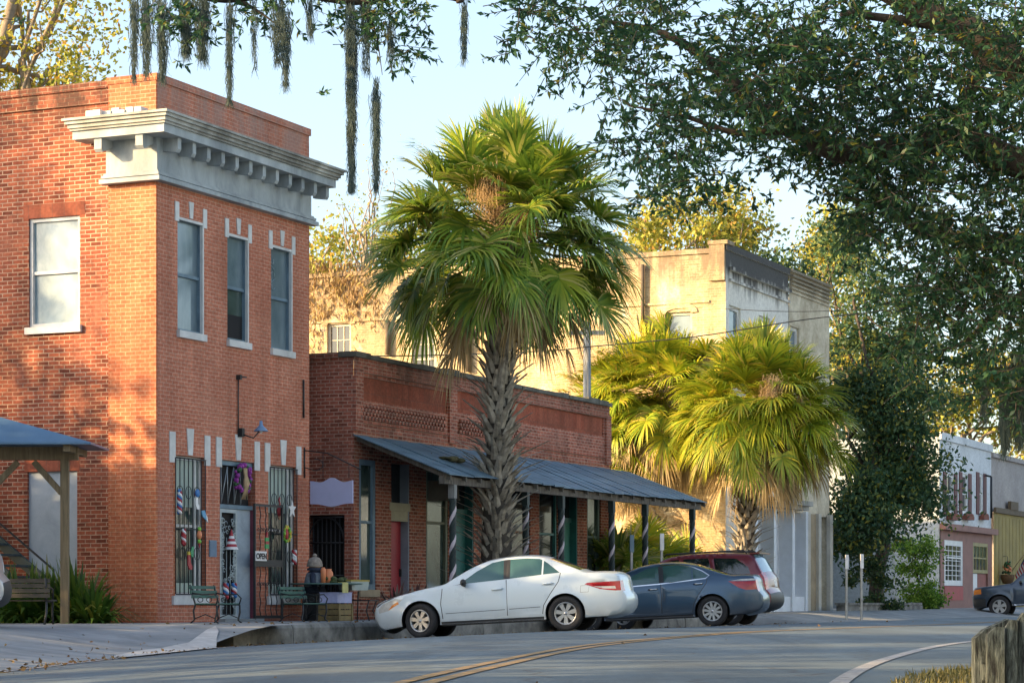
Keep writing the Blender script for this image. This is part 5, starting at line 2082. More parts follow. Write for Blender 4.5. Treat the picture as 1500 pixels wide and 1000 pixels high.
# --- white saloon
wz = [0.15, 0.24, 0.34, 0.52, 0.72, 0.90, 1.00, 1.08, 1.30, 1.46]
ww = [0.92, 0.965, 0.985, 1.0, 0.998, 0.975, 0.945, 0.90, 0.735, 0.60]
white_p = paint("white_car_paint", (0.54, 0.62, 0.66), 0.0, 0.28)
W_SEAM = 0.014
dlo1 = [(1.70, 0.965), (2.02, 1.19), (2.30, 1.335), (2.52, 1.375), (2.54, 1.012)]
dlo2 = [(2.66, 1.020), (2.645, 1.382), (2.95, 1.388), (3.20, 1.365), (3.255, 1.340), (3.255, 1.062)]
dlo3 = [(3.285, 1.065), (3.285, 1.325), (3.36, 1.275), (3.60, 1.085)]
bp = [(2.54, 1.012), (2.52, 1.375), (2.645, 1.382), (2.66, 1.020)]
fdoor = [(1.40, 0.34), (1.36, 0.62), (1.40, 0.90), (1.58, 0.955), (1.70, 0.965), (2.02, 1.19), (2.30, 1.335), (2.52, 1.375), (2.585, 1.378), (2.585, 0.34)]
rdoor = [(2.60, 0.34), (2.60, 1.379), (2.645, 1.382), (2.95, 1.388), (3.20, 1.365), (3.36, 1.275), (3.60, 1.085), (3.56, 0.92), (3.40, 0.70), (3.27, 0.50), (3.24, 0.34)]
acc = dict(L=4.81, H=1.46, W=1.82, sill=0.235, r=0.325, arch=0.375, axles=(0.94, 3.68), wz=wz, ww=ww,
           plan=((0.95, 0.30, 2.4), (0.75, 0.17, 2.4)), bulge=(0.16, 0.06), crown=0.045, spokes=7, steer=R(-16),
           outline=[(0.22, 0.19), (0.10, 0.24), (0.05, 0.36), (0.03, 0.50), (0.06, 0.60), (0.16, 0.675), (0.42, 0.765), (0.80, 0.86), (1.15, 0.925), (1.36, 0.955), (1.44, 0.985), (1.70, 1.135), (2.02, 1.295), (2.28, 1.375), (2.65, 1.415), (3.02, 1.410), (3.30, 1.365), (3.62, 1.245), (3.95, 1.105), (4.10, 1.050), (4.40, 1.035), (4.62, 1.005), (4.69, 0.955), (4.72, 0.80), (4.745, 0.68), (4.80, 0.60), (4.81, 0.45), (4.74, 0.32), (4.58, 0.26), (4.42, 0.24)],
           mats=[white_p, M_BLACKP, M_CGLASS, M_LAMPR, M_LAMPC, M_LAMPA],
           regions=[dict(part='door#f', mat=0, poly=fdoor), dict(part='door#r', mat=0, poly=rdoor),
                    dict(part='body', mat=1, poly=bp),
                    dict(part='door#f/window', mat=2, poly=dlo1), dict(part='door#r/window', mat=2, poly=dlo2), dict(part='door#r/quarter_window', mat=2, poly=dlo3),
                    dict(part='door#f', mat=1, poly=[(1.56, 0.945), (1.70, 0.965), (1.82, 1.05), (1.84, 0.972)]),
                    dict(part='body', mat=1, poly=thicken([(1.365, 0.34), (1.335, 0.62), (1.375, 0.90)], W_SEAM)),
                    dict(part='body', mat=1, poly=thicken([(2.592, 0.34), (2.592, 1.0)], W_SEAM)),
                    dict(part='body', mat=1, poly=thicken([(3.255, 0.34), (3.285, 0.50), (3.415, 0.70), (3.575, 0.92), (3.615, 1.08)], W_SEAM)),
                    dict(part='door#f', mat=1, poly=thicken([(1.42, 0.435), (2.55, 0.455)], 0.010)),
                    dict(part='door#r', mat=1, poly=thicken([(2.63, 0.457), (3.22, 0.47)], 0.010)),
                    dict(part='body', mat=1, poly=[(1.33, 0.236), (3.28, 0.236), (3.28, 0.29), (1.33, 0.285)]),
                    dict(part='headlight', mat=4, poly=[(0.10, 0.50), (0.085, 0.58), (0.18, 0.665), (0.45, 0.76), (0.60, 0.735), (0.45, 0.62), (0.30, 0.54)]),
                    dict(part='headlight', mat=5, poly=[(0.30, 0.545), (0.42, 0.61), (0.53, 0.66), (0.50, 0.70), (0.38, 0.64)]),
                    dict(part='taillight', mat=3, poly=[(4.06, 0.845), (4.12, 0.87), (4.50, 0.875), (4.71, 0.875), (4.725, 0.70), (4.62, 0.70), (4.35, 0.74)]),
                    dict(part='taillight', mat=4, poly=[(4.22, 0.80), (4.62, 0.785), (4.64, 0.735), (4.40, 0.75)]),
                    dict(part='body', mat=1, poly=thicken([(3.98, 0.70), (4.13, 0.70), (4.15, 0.82), (3.99, 0.82), (3.98, 0.70)], 0.006))],
           strip=[dict(part='windshield', mat=2, x=(1.46, 2.20), z=(0.99, 1.37), s=(0, 0.87), one=1),
                  dict(part='rear_window', mat=2, x=(3.34, 3.98), z=(1.08, 1.36), s=(0, 0.87), one=1),
                  dict(part='headlight', mat=4, x=(0, 0.42), z=(0.57, 0.75), s=(0.72, 1)),
                  dict(part='taillight', mat=3, x=(4.6, 4.9), z=(0.70, 0.88), s=(0.80, 1)),
                  dict(part='body', mat=1, x=(0, 0.2), z=(0.26, 0.42), s=(0, 0.6)),
                  dict(part='license_plate', mat=4, x=(4.6, 4.9), z=(0.72, 0.86), s=(0, 0.2), one=1)],
           handles=[('door#f', 2.42, 0.83), ('door#r', 3.38, 0.885)], mirror=(1.80, 0.94), mirror_m=M_BLACKP)
car1, _ = make_car(acc, "white four door saloon parked nose to the kerb before the awning", "car")
place_car(car1, 744, 45.2, 169)

# --- dark blue saloon
blue_p = paint("dark_blue_car_paint", (0.035, 0.075, 0.125), 0.55, 0.3)
b_dlo1 = [(1.66, 0.965), (2.02, 1.20), (2.30, 1.325), (2.56, 1.372), (2.60, 1.00)]
b_dlo2 = [(2.70, 1.01), (2.665, 1.378), (3.0, 1.375), (3.30, 1.315), (3.32, 1.045)]
b_dlo3 = [(3.345, 1.047), (3.325, 1.305), (3.52, 1.215), (3.66, 1.12), (3.60, 1.075)]
bfdoor = [(1.36, 0.33), (1.33, 0.62), (1.38, 0.90), (1.66, 0.965), (2.02, 1.20), (2.30, 1.325), (2.56, 1.372), (2.63, 1.376), (2.63, 0.33)]
brdoor = [(2.645, 0.33), (2.645, 1.377), (3.0, 1.375), (3.325, 1.305), (3.52, 1.215), (3.66, 1.12), (3.62, 0.95), (3.45, 0.72), (3.33, 0.5), (3.30, 0.33)]
hon = dict(acc)
hon.update(L=4.86, H=1.47, W=1.85, sill=0.24, r=0.335, arch=0.385, axles=(0.97, 3.745), steer=0, spokes=10, bulge=(0.16, 0.07),
           crease=(1.2, 0.80, 3.9, 0.93),
           outline=[(0.22, 0.19), (0.10, 0.25), (0.05, 0.38), (0.03, 0.52), (0.05, 0.64), (0.14, 0.72), (0.42, 0.82), (0.80, 0.90), (1.15, 0.955), (1.34, 0.985), (1.62, 1.14), (1.95, 1.295), (2.25, 1.385), (2.65, 1.425), (3.02, 1.415), (3.32, 1.365), (3.65, 1.255), (3.98, 1.135), (4.16, 1.085), (4.45, 1.075), (4.66, 1.045), (4.70, 0.98), (4.72, 0.84), (4.76, 0.72), (4.84, 0.62), (4.85, 0.46), (4.78, 0.33), (4.62, 0.27), (4.46, 0.245)],
           mats=[blue_p, M_BLACKP, M_CGLASS, M_LAMPR, M_LAMPC, M_LAMPA, M_CHROME],
           regions=[dict(part='door#f', mat=0, poly=bfdoor), dict(part='door#r', mat=0, poly=brdoor),
                    dict(part='body', mat=1, poly=[(2.60, 1.00), (2.56, 1.372), (2.665, 1.378), (2.70, 1.01)]),
                    dict(part='door#f/window', mat=2, poly=b_dlo1), dict(part='door#r/window', mat=2, poly=b_dlo2), dict(part='door#r/quarter_window', mat=2, poly=b_dlo3),
                    dict(part='body', mat=6, poly=thicken([(1.60, 0.945), (2.65, 0.985), (3.62, 1.06), (3.70, 1.12), (3.54, 1.23), (3.33, 1.325), (3.0, 1.395), (2.6, 1.395)], 0.022)),
                    dict(part='body', mat=1, poly=thicken([(1.325, 0.34), (1.30, 0.62), (1.35, 0.90)], W_SEAM)),
                    dict(part='body', mat=1, poly=thicken([(2.638, 0.34), (2.638, 0.98)], W_SEAM)),
                    dict(part='body', mat=1, poly=thicken([(3.315, 0.34), (3.345, 0.50), (3.465, 0.72), (3.635, 0.95), (3.66, 1.05)], W_SEAM)),
                    dict(part='body', mat=1, poly=[(1.38, 0.241), (3.33, 0.241), (3.33, 0.29), (1.38, 0.285)]),
                    dict(part='headlight', mat=4, poly=[(0.08, 0.60), (0.14, 0.70), (0.45, 0.80), (0.75, 0.84), (0.50, 0.70), (0.25, 0.62)]),
                    dict(part='taillight', mat=3, poly=[(4.12, 0.975), (4.45, 0.955), (4.71, 0.955), (4.745, 0.765), (4.50, 0.765), (4.34, 0.82)]),
                    dict(part='taillight', mat=4, poly=[(4.16, 0.978), (4.50, 0.968), (4.71, 0.968), (4.70, 1.005), (4.40, 1.005)])],
           strip=[dict(part='windshield', mat=2, x=(1.40, 2.16), z=(1.0, 1.37), s=(0, 0.87), one=1),
                  dict(part='rear_window', mat=2, x=(3.38, 4.06), z=(1.10, 1.37), s=(0, 0.87), one=1),
                  dict(part='headlight', mat=4, x=(0, 0.5), z=(0.64, 0.80), s=(0.70, 1)),
                  dict(part='taillight', mat=3, x=(4.6, 4.9), z=(0.76, 0.97), s=(0.7, 1)),
                  dict(part='license_plate', mat=4, x=(4.6, 4.9), z=(0.74, 0.90), s=(0, 0.2), one=1)],
           handles=[('door#f', 2.46, 0.865), ('door#r', 3.46, 0.94)], handle_m=M_CHROME, mirror=(1.82, 0.95), mirror_m=blue_p)
car2, _ = make_car(hon, "dark blue four door saloon parked right behind the white one", "car")

# --- maroon sport utility
mar_p = paint("maroon_car_paint", (0.13, 0.01, 0.02), 0.4, 0.3)
s_w1 = [(1.62, 1.10), (1.95, 1.45), (2.25, 1.60), (2.50, 1.62), (2.52, 1.14)]
s_w2 = [(2.66, 1.15), (2.62, 1.625), (3.30, 1.62), (3.42, 1.17)]
s_w3 = [(3.52, 1.18), (3.44, 1.615), (4.05, 1.575), (4.38, 1.36), (4.44, 1.20)]
suv = dict(acc)
suv.update(L=4.95, H=1.80, W=1.92, sill=0.28, r=0.37, arch=0.43, axles=(0.95, 3.85), steer=0, spokes=6, bulge=(0.12, 0.10), crown=0.04,
           wz=[0.15, 0.26, 0.40, 0.60, 0.85, 1.08, 1.20, 1.45, 1.66, 1.80], ww=[0.92, 0.97, 0.99, 1.0, 0.995, 0.97, 0.94, 0.86, 0.78, 0.72],
           plan=((0.8, 0.22, 2.4), (0.5, 0.10, 2.4)),
           outline=[(0.22, 0.24), (0.08, 0.30), (0.04, 0.46), (0.03, 0.62), (0.06, 0.82), (0.16, 0.93), (0.45, 1.0), (0.90, 1.06), (1.28, 1.10), (1.50, 1.22), (1.80, 1.46), (2.08, 1.63), (2.45, 1.70), (3.1, 1.72), (3.8, 1.70), (4.35, 1.655), (4.48, 1.62), (4.58, 1.45), (4.72, 1.20), (4.80, 1.08), (4.84, 0.80), (4.93, 0.70), (4.94, 0.52), (4.86, 0.40), (4.7, 0.34), (4.55, 0.31)],
           mats=[mar_p, M_BLACKP, M_CGLASSD, M_LAMPR, M_LAMPC, M_LAMPA, glassy("light_rear_glass", (0.10, 0.20, 0.27), (0.16, 0.28, 0.36), 0.04, 1, 0.9), M_WHITE],
           regions=[dict(part='door#f', mat=0, poly=[(1.38, 0.42), (1.34, 0.9), (1.50, 1.06), (1.62, 1.10), (1.95, 1.45), (2.25, 1.60), (2.56, 1.625), (2.56, 0.42)]),
                    dict(part='door#r', mat=0, poly=[(2.58, 0.42), (2.58, 1.626), (3.30, 1.62), (3.45, 1.16), (3.40, 0.80), (3.38, 0.42)]),
                    dict(part='door#f/window', mat=2, poly=s_w1), dict(part='door#r/window', mat=2, poly=s_w2), dict(part='quarter_window', mat=2, poly=s_w3),
                    dict(part='body', mat=1, poly=thicken([(2.57, 0.42), (2.57, 1.12)], W_SEAM)),
                    dict(part='body', mat=1, poly=[(1.42, 0.29), (3.40, 0.29), (3.40, 0.40), (1.42, 0.39)]),
                    dict(part='headlight', mat=4, poly=[(0.07, 0.72), (0.10, 0.90), (0.50, 0.97), (0.60, 0.85), (0.35, 0.75)]),
                    dict(part='taillight', mat=3, poly=[(4.62, 1.18), (4.72, 1.19), (4.80, 1.07), (4.835, 0.82), (4.70, 0.84), (4.62, 1.0)])],
           strip=[dict(part='windshield', mat=2, x=(1.32, 2.10), z=(1.14, 1.62), s=(0, 0.87), one=1),
                  dict(part='rear_window', mat=6, x=(4.44, 4.76), z=(1.20, 1.62), s=(0, 0.88), one=1),
                  dict(part='taillight', mat=3, x=(4.6, 4.9), z=(0.82, 1.18), s=(0.80, 1)),
                  dict(part='license_plate', mat=7, x=(4.7, 4.9), z=(0.86, 1.02), s=(0, 0.2), one=1),
                  dict(part='body', mat=1, x=(4.6, 5), z=(0.3, 0.66), s=(0, 1))],
           handles=[('door#f', 2.38, 0.98), ('door#r', 3.2, 1.0)], mirror=(1.72, 1.08), mirror_m=mar_p)
car3, _ = make_car(suv, "maroon sport utility car with roof rails beyond the dark blue saloon", "car")
for sgn in (1, -1):
    mb = MB()
    mb.tube([(0.4, sgn * 0.66, 1.70), (0.32, sgn * 0.66, 1.765), (-1.75, sgn * 0.66, 1.765), (-1.85, sgn * 0.66, 1.69)], 0.022, 6)
    mb.build("roof_rail", M_BLACKP, car3)
mb = MB()
mb.box(-2.18, -1.92, -0.66, 0.66, 1.665, 1.70)
mb.build("spoiler", mar_p, car3)

# --- dark pickup far right
pk_p = paint("slate_truck_paint", (0.045, 0.065, 0.095), 0.5, 0.3)
pk = dict(acc)
pk.update(L=5.7, H=1.9, W=2.0, sill=0.42, r=0.40, arch=0.47, axles=(1.0, 4.5), steer=0, spokes=5, bulge=(0.12, 0.05), crown=0.03,
          wz=[0.3, 0.45, 0.60, 0.85, 1.05, 1.18, 1.5, 1.9], ww=[0.95, 0.98, 1.0, 1.0, 0.985, 0.95, 0.86, 0.74],
          plan=((0.7, 0.16, 2.4), (0.3, 0.03, 2.4)),
          outline=[(0.20, 0.36), (0.06, 0.42), (0.03, 0.60), (0.04, 0.90), (0.10, 1.08), (0.30, 1.14), (0.80, 1.18), (1.30, 1.22), (1.50, 1.26), (1.85, 1.56), (2.2, 1.80), (2.6, 1.85), (3.2, 1.84), (3.5, 1.78), (3.62, 1.30), (3.72, 1.24), (4.6, 1.25), (5.55, 1.26), (5.62, 1.22), (5.64, 0.8), (5.68, 0.62), (5.6, 0.46), (5.3, 0.44)],
          mats=[pk_p, M_BLACKP, M_CGLASS, M_LAMPR, M_LAMPC, M_LAMPA, M_CHROME],
          regions=[dict(part='door#f', mat=0, poly=[(1.55, 0.5), (1.52, 1.1), (1.66, 1.24), (1.95, 1.54), (2.25, 1.74), (2.75, 1.76), (2.75, 0.5)]),
                   dict(part='door#f/window', mat=2, poly=[(1.75, 1.25), (2.0, 1.52), (2.28, 1.72), (2.68, 1.74), (2.70, 1.26)]),
                   dict(part='rear_window', mat=2, poly=[(2.82, 1.27), (2.80, 1.74), (3.35, 1.72), (3.45, 1.28)]),
                   dict(part='body', mat=1, poly=[(0.0, 0.40), (0.0, 0.72), (0.50, 0.72), (0.50, 0.40)]),
                   dict(part='headlight', mat=5, poly=[(0.05, 0.88), (0.07, 1.06), (0.34, 1.08), (0.34, 0.90)]),
                   dict(part='body', mat=6, poly=[(1.56, 0.421), (4.0, 0.421), (4.0, 0.47), (1.56, 0.47)])],
          strip=[dict(part='windshield', mat=2, x=(1.52, 2.2), z=(1.28, 1.8), s=(0, 0.87), one=1),
                 dict(part='headlight', mat=4, x=(0, 0.12), z=(0.86, 1.06), s=(0.72, 1)),
                 dict(part='grille', mat=1, x=(0, 0.12), z=(0.62, 1.04), s=(0, 0.7), one=1)],
          handles=[('door#f', 2.6, 1.12)], mirror=(1.82, 1.22), mirror_m=M_BLACKP)
car4, _ = make_car(pk, "dark slate pickup truck parked before the yellow shop", "pickup truck", "parked_pickup")

# --- silver car at the left edge of the photo
sil_p = paint("silver_car_paint", (0.48, 0.49, 0.50), 0.3, 0.3)
lf = dict(suv)
lf['mats'] = [sil_p] + suv['mats'][1:]
car5, _ = make_car(lf, "silver car with only its bumper showing beside the pavilion bench", "car")

place_car(car2, 965, 53.3, 169)
place_car(car3, 1008, 57.8, 163, 2.9, 0.02)
car3.scale = (0.90, 1, 1)
place_car(car4, 1542, 90.0, 162, 3.5)
c_ = Vector((-8.02 - 0.02, 37.2, 0))
car5.rotation_euler = (0, 0, math.atan2(-0.18, -1))
_q = car5.rotation_euler.z
car5.location = Vector((-7.88, 37.2, 0.275)) + Vector((math.cos(_q), math.sin(_q), 0)) * (4.95 / 2)

# ================================================================== STREET FURNITURE
M_BENCHW = plain("green_bench_slats", (0.018, 0.10, 0.075), 0.45, 0.3, 5)
bench0 = None


def make_bench():
    r_ = thing("garden_bench", "x", "bench", (0, 0, 0), (0, 0, 0), "green iron benches on the sidewalk")
    mb = MB()
    for k in range(4):
        mb.box(-0.62, 0.62, -0.22 + k * 0.105, -0.135 + k * 0.105, 0.425, 0.45)
    mb.build("seat", M_BENCHW, r_)
    mb = MB()
    for k in range(3):
        z = 0.56 + k * 0.105
        y = 0.235 + k * 0.03
        mb.box(-0.62, 0.62, y, y + 0.022, z, z + 0.075)
    mb.build("backrest", M_BENCHW, r_)
    for sx_ in (-0.56, 0.56):
        mb = MB()
        mb.tube([(sx_, -0.27, 0.0), (sx_, -0.20, 0.06), (sx_, -0.235, 0.24), (sx_, -0.23, 0.41)], 0.018, 6)
        mb.tube([(sx_, 0.30, 0.0), (sx_, 0.22, 0.08), (sx_, 0.24, 0.28), (sx_, 0.20, 0.42), (sx_, 0.25, 0.60), (sx_, 0.315, 0.86)], 0.018, 6)
        mb.tube([(sx_, -0.22, 0.41), (sx_, 0.20, 0.42)], 0.016, 6)
        mb.tube([(sx_, -0.215, 0.10), (sx_, 0.0, 0.20), (sx_, 0.225, 0.10)], 0.012, 5)
        mb.tube([(sx_, -0.22, 0.42), (sx_, -0.26, 0.56), (sx_, -0.18, 0.66), (sx_, 0.05, 0.64), (sx_, 0.27, 0.68)], 0.015, 6)
        for q0 in (-0.08, 0.10):
            mb.tube([(sx_, q0 + 0.055 * math.cos(q), 0.53 + 0.055 * math.sin(q)) for q in np.linspace(0, 6.28, 10)], 0.009, 5)
        mb.build("end_frame", M_IRON, r_)
    return r_


b1 = make_bench()
b1["label"] = "green slatted iron bench in front of the lattice doorway"
b1.location = W(LX(318, -1.35), -1.35, 0.304)
b1.rotation_euler = (0, 0, ANG + R(8))
b1.scale = (0.95, 0.95, 0.80)
b2 = copy_tree(b1)
b2["label"] = "green slatted iron bench at the near side of the outdoor table"
b2.location = W(LX(446, -1.25), -1.25, 0.304)
b2.rotation_euler = (0, 0, ANG + R(4))

ot = sthing("outdoor_table", "round green topped iron table on the sidewalk before the alley gate", "table", LX(478, -0.75), -0.75, 0.304)
mb = MB()
mb.lathe([(0, 0.73), (0.72, 0.73), (0.74, 0.745), (0.72, 0.76), (0, 0.76)], 28)
mb.build("tabletop", plain("grey_green_enamel", (0.07, 0.15, 0.13), 0.4), ot)
for k in range(4):
    a = k * math.pi / 2 + 0.6
    mb = MB()
    mb.tube([(0.12 * math.cos(a), 0.12 * math.sin(a), 0.73), (0.18 * math.cos(a), 0.18 * math.sin(a), 0.35), (0.46 * math.cos(a), 0.46 * math.sin(a), 0.0)], 0.02, 6)
    mb.build("leg", M_IRON, ot)
st = sthing("side_table", "small low iron table beside the blue framed window", "table", LX(524, -1.2), -1.2, 0.304)
mb = MB()
mb.box(-0.20, 0.20, -0.38, 0.38, 0.40, 0.425)
mb.build("tabletop", M_BLACKP, st)
for sx_ in (-0.17, 0.17):
    for sy_ in (-0.34, 0.34):
        mb = MB()
        mb.tube([(sx_, sy_, 0.4), (sx_ * 0.8, sy_ * 0.8, 0.2), (sx_ * 1.2, sy_ * 1.1, 0.0)], 0.014, 5)
        mb.build("leg", M_IRON, st)
# low crate and carton stack
bx = sthing("pale_carton", "pale lilac carton stacked on the yellow crate under the table", "carton", LX(492, -1.15), -1.15, 0.304 + 0.36)
mb = MB()
mb.box(-0.30, 0.30, -0.2, 0.2, 0.0, 0.20)
mb.box(-0.31, 0.31, -0.21, -0.0, 0.20, 0.215)
mb.box(-0.31, 0.31, 0.01, 0.21, 0.20, 0.212)
mb.build("carton_body", plain("lilac_board", (0.36, 0.38, 0.56), 0.7), bx)
bx = sthing("yellow_crate", "yellow brown wooden crate on the pavement below the pale carton", "crate", LX(492, -1.15), -1.15, 0.304)
mb = MB()
for k in range(3):
    mb.box(-0.30, 0.30, -0.22, -0.20, 0.01 + k * 0.115, 0.11 + k * 0.115)
    mb.box(-0.30, 0.30, 0.20, 0.22, 0.01 + k * 0.115, 0.11 + k * 0.115)
    mb.box(-0.31, -0.29, -0.20, 0.20, 0.01 + k * 0.115, 0.11 + k * 0.115)
    mb.box(0.29, 0.31, -0.20, 0.20, 0.01 + k * 0.115, 0.11 + k * 0.115)
mb.box(-0.29, 0.29, -0.20, 0.20, 0.0, 0.02)
for sx_ in (-0.27, 0.27):
    for sy_ in (-0.235, 0.22):
        mb.box(sx_ - 0.03, sx_ + 0.03, sy_, sy_ + 0.015, 0, 0.35)
mb.build("slats", plain("yellow_brown_wood", (0.20, 0.145, 0.055), 0.8, 0.4, 4), bx)
tp = sthing("planter_trough", "pale grey trough with yellow rim beside the blue framed window", "planter", LX(518, -0.9), -0.9, 0.304)
mb = MB()
for sx_ in (-0.25, 0.25):
    mb.tube([(sx_, 0.05, 0), (sx_ * 0.8, 0, 0.6)], 0.015, 5)
mb.build("stand", M_IRON, tp)
mb = MB()
mb.prism([(-0.34, 0.62), (0.34, 0.62), (0.40, 0.80), (-0.40, 0.80)], (0, 0.3, 0), (0, -0.15, 0), (1, 0, 0), (0, 0, 1))
mb.build("trough", plain("pale_grey_green_paint", (0.36, 0.42, 0.39), 0.6), tp)
mb = MB()
mb.box(-0.41, 0.41, -0.16, 0.16, 0.801, 0.835)
mb.build("rim", plain("dull_yellow_paint", (0.40, 0.31, 0.06), 0.7), tp)
# figure behind the table: hooded stuffed figure
fg = sthing("stuffed_figure", "stuffed figure with beige bobble hat and grey waistcoat on a dark box behind the table", "figure", LX(461, -0.45), -0.45, 0.304)
mb = MB()
mb.box(-0.28, 0.28, -0.2, 0.2, 0.0, 0.70)
mb.box(-0.31, 0.31, -0.23, 0.23, 0.70, 0.74)
mb.build("box_seat", M_BLACKP, fg)
mb = MB()
mb.lathe([(0.0, 0.741), (0.30, 0.741), (0.31, 0.80), (0.27, 0.98), (0.23, 1.16), (0.18, 1.30), (0.10, 1.38), (0.0, 1.40)], 20)
mb.tube([(-0.20, -0.05, 1.25), (-0.31, -0.12, 1.05), (-0.28, -0.20, 0.84)], [0.08, 0.075, 0.06], 8)
mb.tube([(0.20, -0.05, 1.25), (0.31, -0.12, 1.05), (0.28, -0.20, 0.84)], [0.08, 0.075, 0.06], 8)
mb.build("body", plain("navy_cloth", (0.025, 0.035, 0.06), 0.9), fg)
mb = MB()
mb.lathe([(0.285, 0.92), (0.27, 1.02), (0.245, 1.16), (0.20, 1.29)], 20)
mb.build("waistcoat", plain("grey_wool", (0.17, 0.20, 0.23), 0.95, 0.4, 9), fg)
mb = MB()
mb.ball((0, 0, 1.50), (0.16, 0.16, 0.17), 0, 14, 10)
mb.build("head", plain("burlap_skin", (0.30, 0.22, 0.16), 0.9), fg)
mb = MB()
mb.lathe([(0.185, 1.48), (0.19, 1.54), (0.175, 1.62), (0.12, 1.70), (0.0, 1.74)], 18)
mb.lathe([(0.195, 1.46), (0.205, 1.50), (0.195, 1.54)], 18)
mb.ball((0, 0, 1.76), 0.06, 0)
mb.build("hat", plain("beige_knit", (0.30, 0.26, 0.22), 0.95, 0.4, 12), fg)
mb = MB()
mb.lathe([(0.20, 1.36), (0.19, 1.42), (0.13, 1.44)], 16)
fg.scale = (0.8, 0.8, 0.75)
mb.build("scarf", plain("navy_cloth", (0.025, 0.035, 0.06), 0.9), fg)
# pumpkin, squash and a mat on the table
ztab = 0.304 + 0.76
pk_o = sthing("orange_vase", "orange fluted jar standing on the outdoor table", "jar", LX(481, -0.75), -0.75, ztab)
mb = MB()
mb.lathe([(0, 0), (0.07, 0), (0.10, 0.08), (0.095, 0.21), (0.06, 0.27), (0.07, 0.29), (0.05, 0.29), (0, 0.25)], 16)
mb.build("jar_body", M_ORANGE, pk_o)
o = MB()
o.lathe([(0, 0), (0.05, 0), (0.055, 0.26), (0.03, 0.32), (0, 0.32)], 12)
tag(o.build("orange_candle", M_ORANGE, None, W(LX(475.5, -0.75), -0.72, ztab), (0, 0, 0)), "slim orange candle left of the fluted jar on the outdoor table", "candle")
o = MB()
gr_ = random.Random(14)
for k in range(22):
    o.ball((gr_.uniform(-.30, .30), gr_.uniform(-.12, .12), gr_.uniform(0.03, 0.10)), (gr_.uniform(.05, .11), gr_.uniform(.04, .08), gr_.uniform(.03, .06)), 0, 7, 5)
tag(o.build("greenery_garland", plain("olive_garland", (0.06, 0.085, 0.03), 0.9, 0.5, 12), None, W(LX(492, -0.8), -0.80, ztab), (0, 0, ANG)), "olive green garland lying on the outdoor table", "garland")
o = MB()
o.box(-0.12, 0.12, -0.006, 0.006, -0.20, 0.0)
o.box(-0.12, 0.12, -0.006, 0.10, 0.0, 0.010)
tag(o.build("price_card", plain("yellow_card", (0.46, 0.44, 0.16), 0.7), None, W(LX(505, -1.48), -1.49, ztab + 0.002), (0, 0, ANG)), "yellow card folded over the edge of the outdoor table", "card")

# stop-sign-like posts seen edge on
def sign_post(px, ybot, ytop, Y, label, sz=0.42, dark=False):
    q = PW(px, ybot, Y)
    r_ = thing("sign_post", label, "sign post", (q.x, q.y, q.z), (0, 0, R(20)), "thin steel sign posts along the kerb")
    h_ = (ybot - ytop) * Y / F_PX
    mb = MB()
    mb.box(-0.03, 0.03, -0.02, -0.012, -0.05, h_)
    mb.box(-0.03, -0.024, -0.012, 0.02, -0.05, h_)
    mb.box(0.024, 0.03, -0.012, 0.02, -0.05, h_)
    mb.build("post", plain("galvanised_steel", (0.30, 0.32, 0.33), 0.4, metal=0.4), r_)
    mb = MB()
    mb.box(-0.055, 0.055, -0.035, -0.022, h_ - sz, h_)
    mb.box(-0.045, 0.045, -0.040, -0.035, h_ - sz + 0.015, h_ - 0.015)
    mb.build("plate", M_WHITE if not dark else M_BLUETRIM, r_)
    return r_


sign_post(1240, 905, 812, 70, "steel sign post by the kerb, left one of the pair beyond the tan building")
sign_post(1262, 905, 811, 70, "steel sign post by the kerb, right one of the pair beyond the tan building")
sign_post(925, 900, 783, 58, "bluish sign post between the twisted awning posts and the dark blue saloon", dark=True)
sign_post(969, 900, 781, 60, "sign post with small white plate behind the dark blue saloon")

up_ = PW(860, 600, 66)
upo = thing("utility_pole", "grey timber utility pole rising behind the low brick parapet", "utility pole", (up_.x, up_.y, 0.2))
mb = MB()
mb.tube([(0, 0, 0), (0, 0, 4), (0, 0, ZY(482, 66))], [0.14, 0.12, 0.105], 10)
mb.build("pole", M_GREYWOOD, upo)
mb = MB()
mb.box(-0.5, 0.5, -0.06, 0.0, ZY(495, 66) - 0.12, ZY(495, 66))
mb.build("cross_arm", M_GREYWOOD, upo)


def cable(pts, r_, label):
    mb = MB()
    out = []
    P_ = [PW(*p) for p in pts]
    for i in range(len(P_) - 1):
        for k in range(6):
            u = k / 6
            a, b, c, d = P_[max(i - 1, 0)], P_[i], P_[i + 1], P_[min(i + 2, len(P_) - 1)]
            out.append(0.5 * ((2 * b) + (c - a) * u + (2 * a - 5 * b + 4 * c - d) * u * u + (3 * b - a - 3 * c + d) * u ** 3))
    out.append(P_[-1])
    mb.tube(out, r_, 5)
    tag(mb.build("overhead_cable", plain("cable_sheath", (0.05, 0.045, 0.035), 0.7), None), label, "cable", "overhead cables")


cable([(440, 520, 60), (600, 521, 60), (800, 514, 65), (860, 508, 65.8), (940, 501, 66), (1040, 490, 66), (1180, 468, 67), (1320, 452, 68), (1460, 430, 69), (1560, 412, 70)], 0.016, "thick sagging cable crossing from the utility pole in front of the palms")
cable([(1062, 452, 70), (1140, 456, 70), (1220, 455, 70.5), (1330, 447, 71), (1500, 425, 72)], 0.010, "thin straight cable running from the tan building's corner")

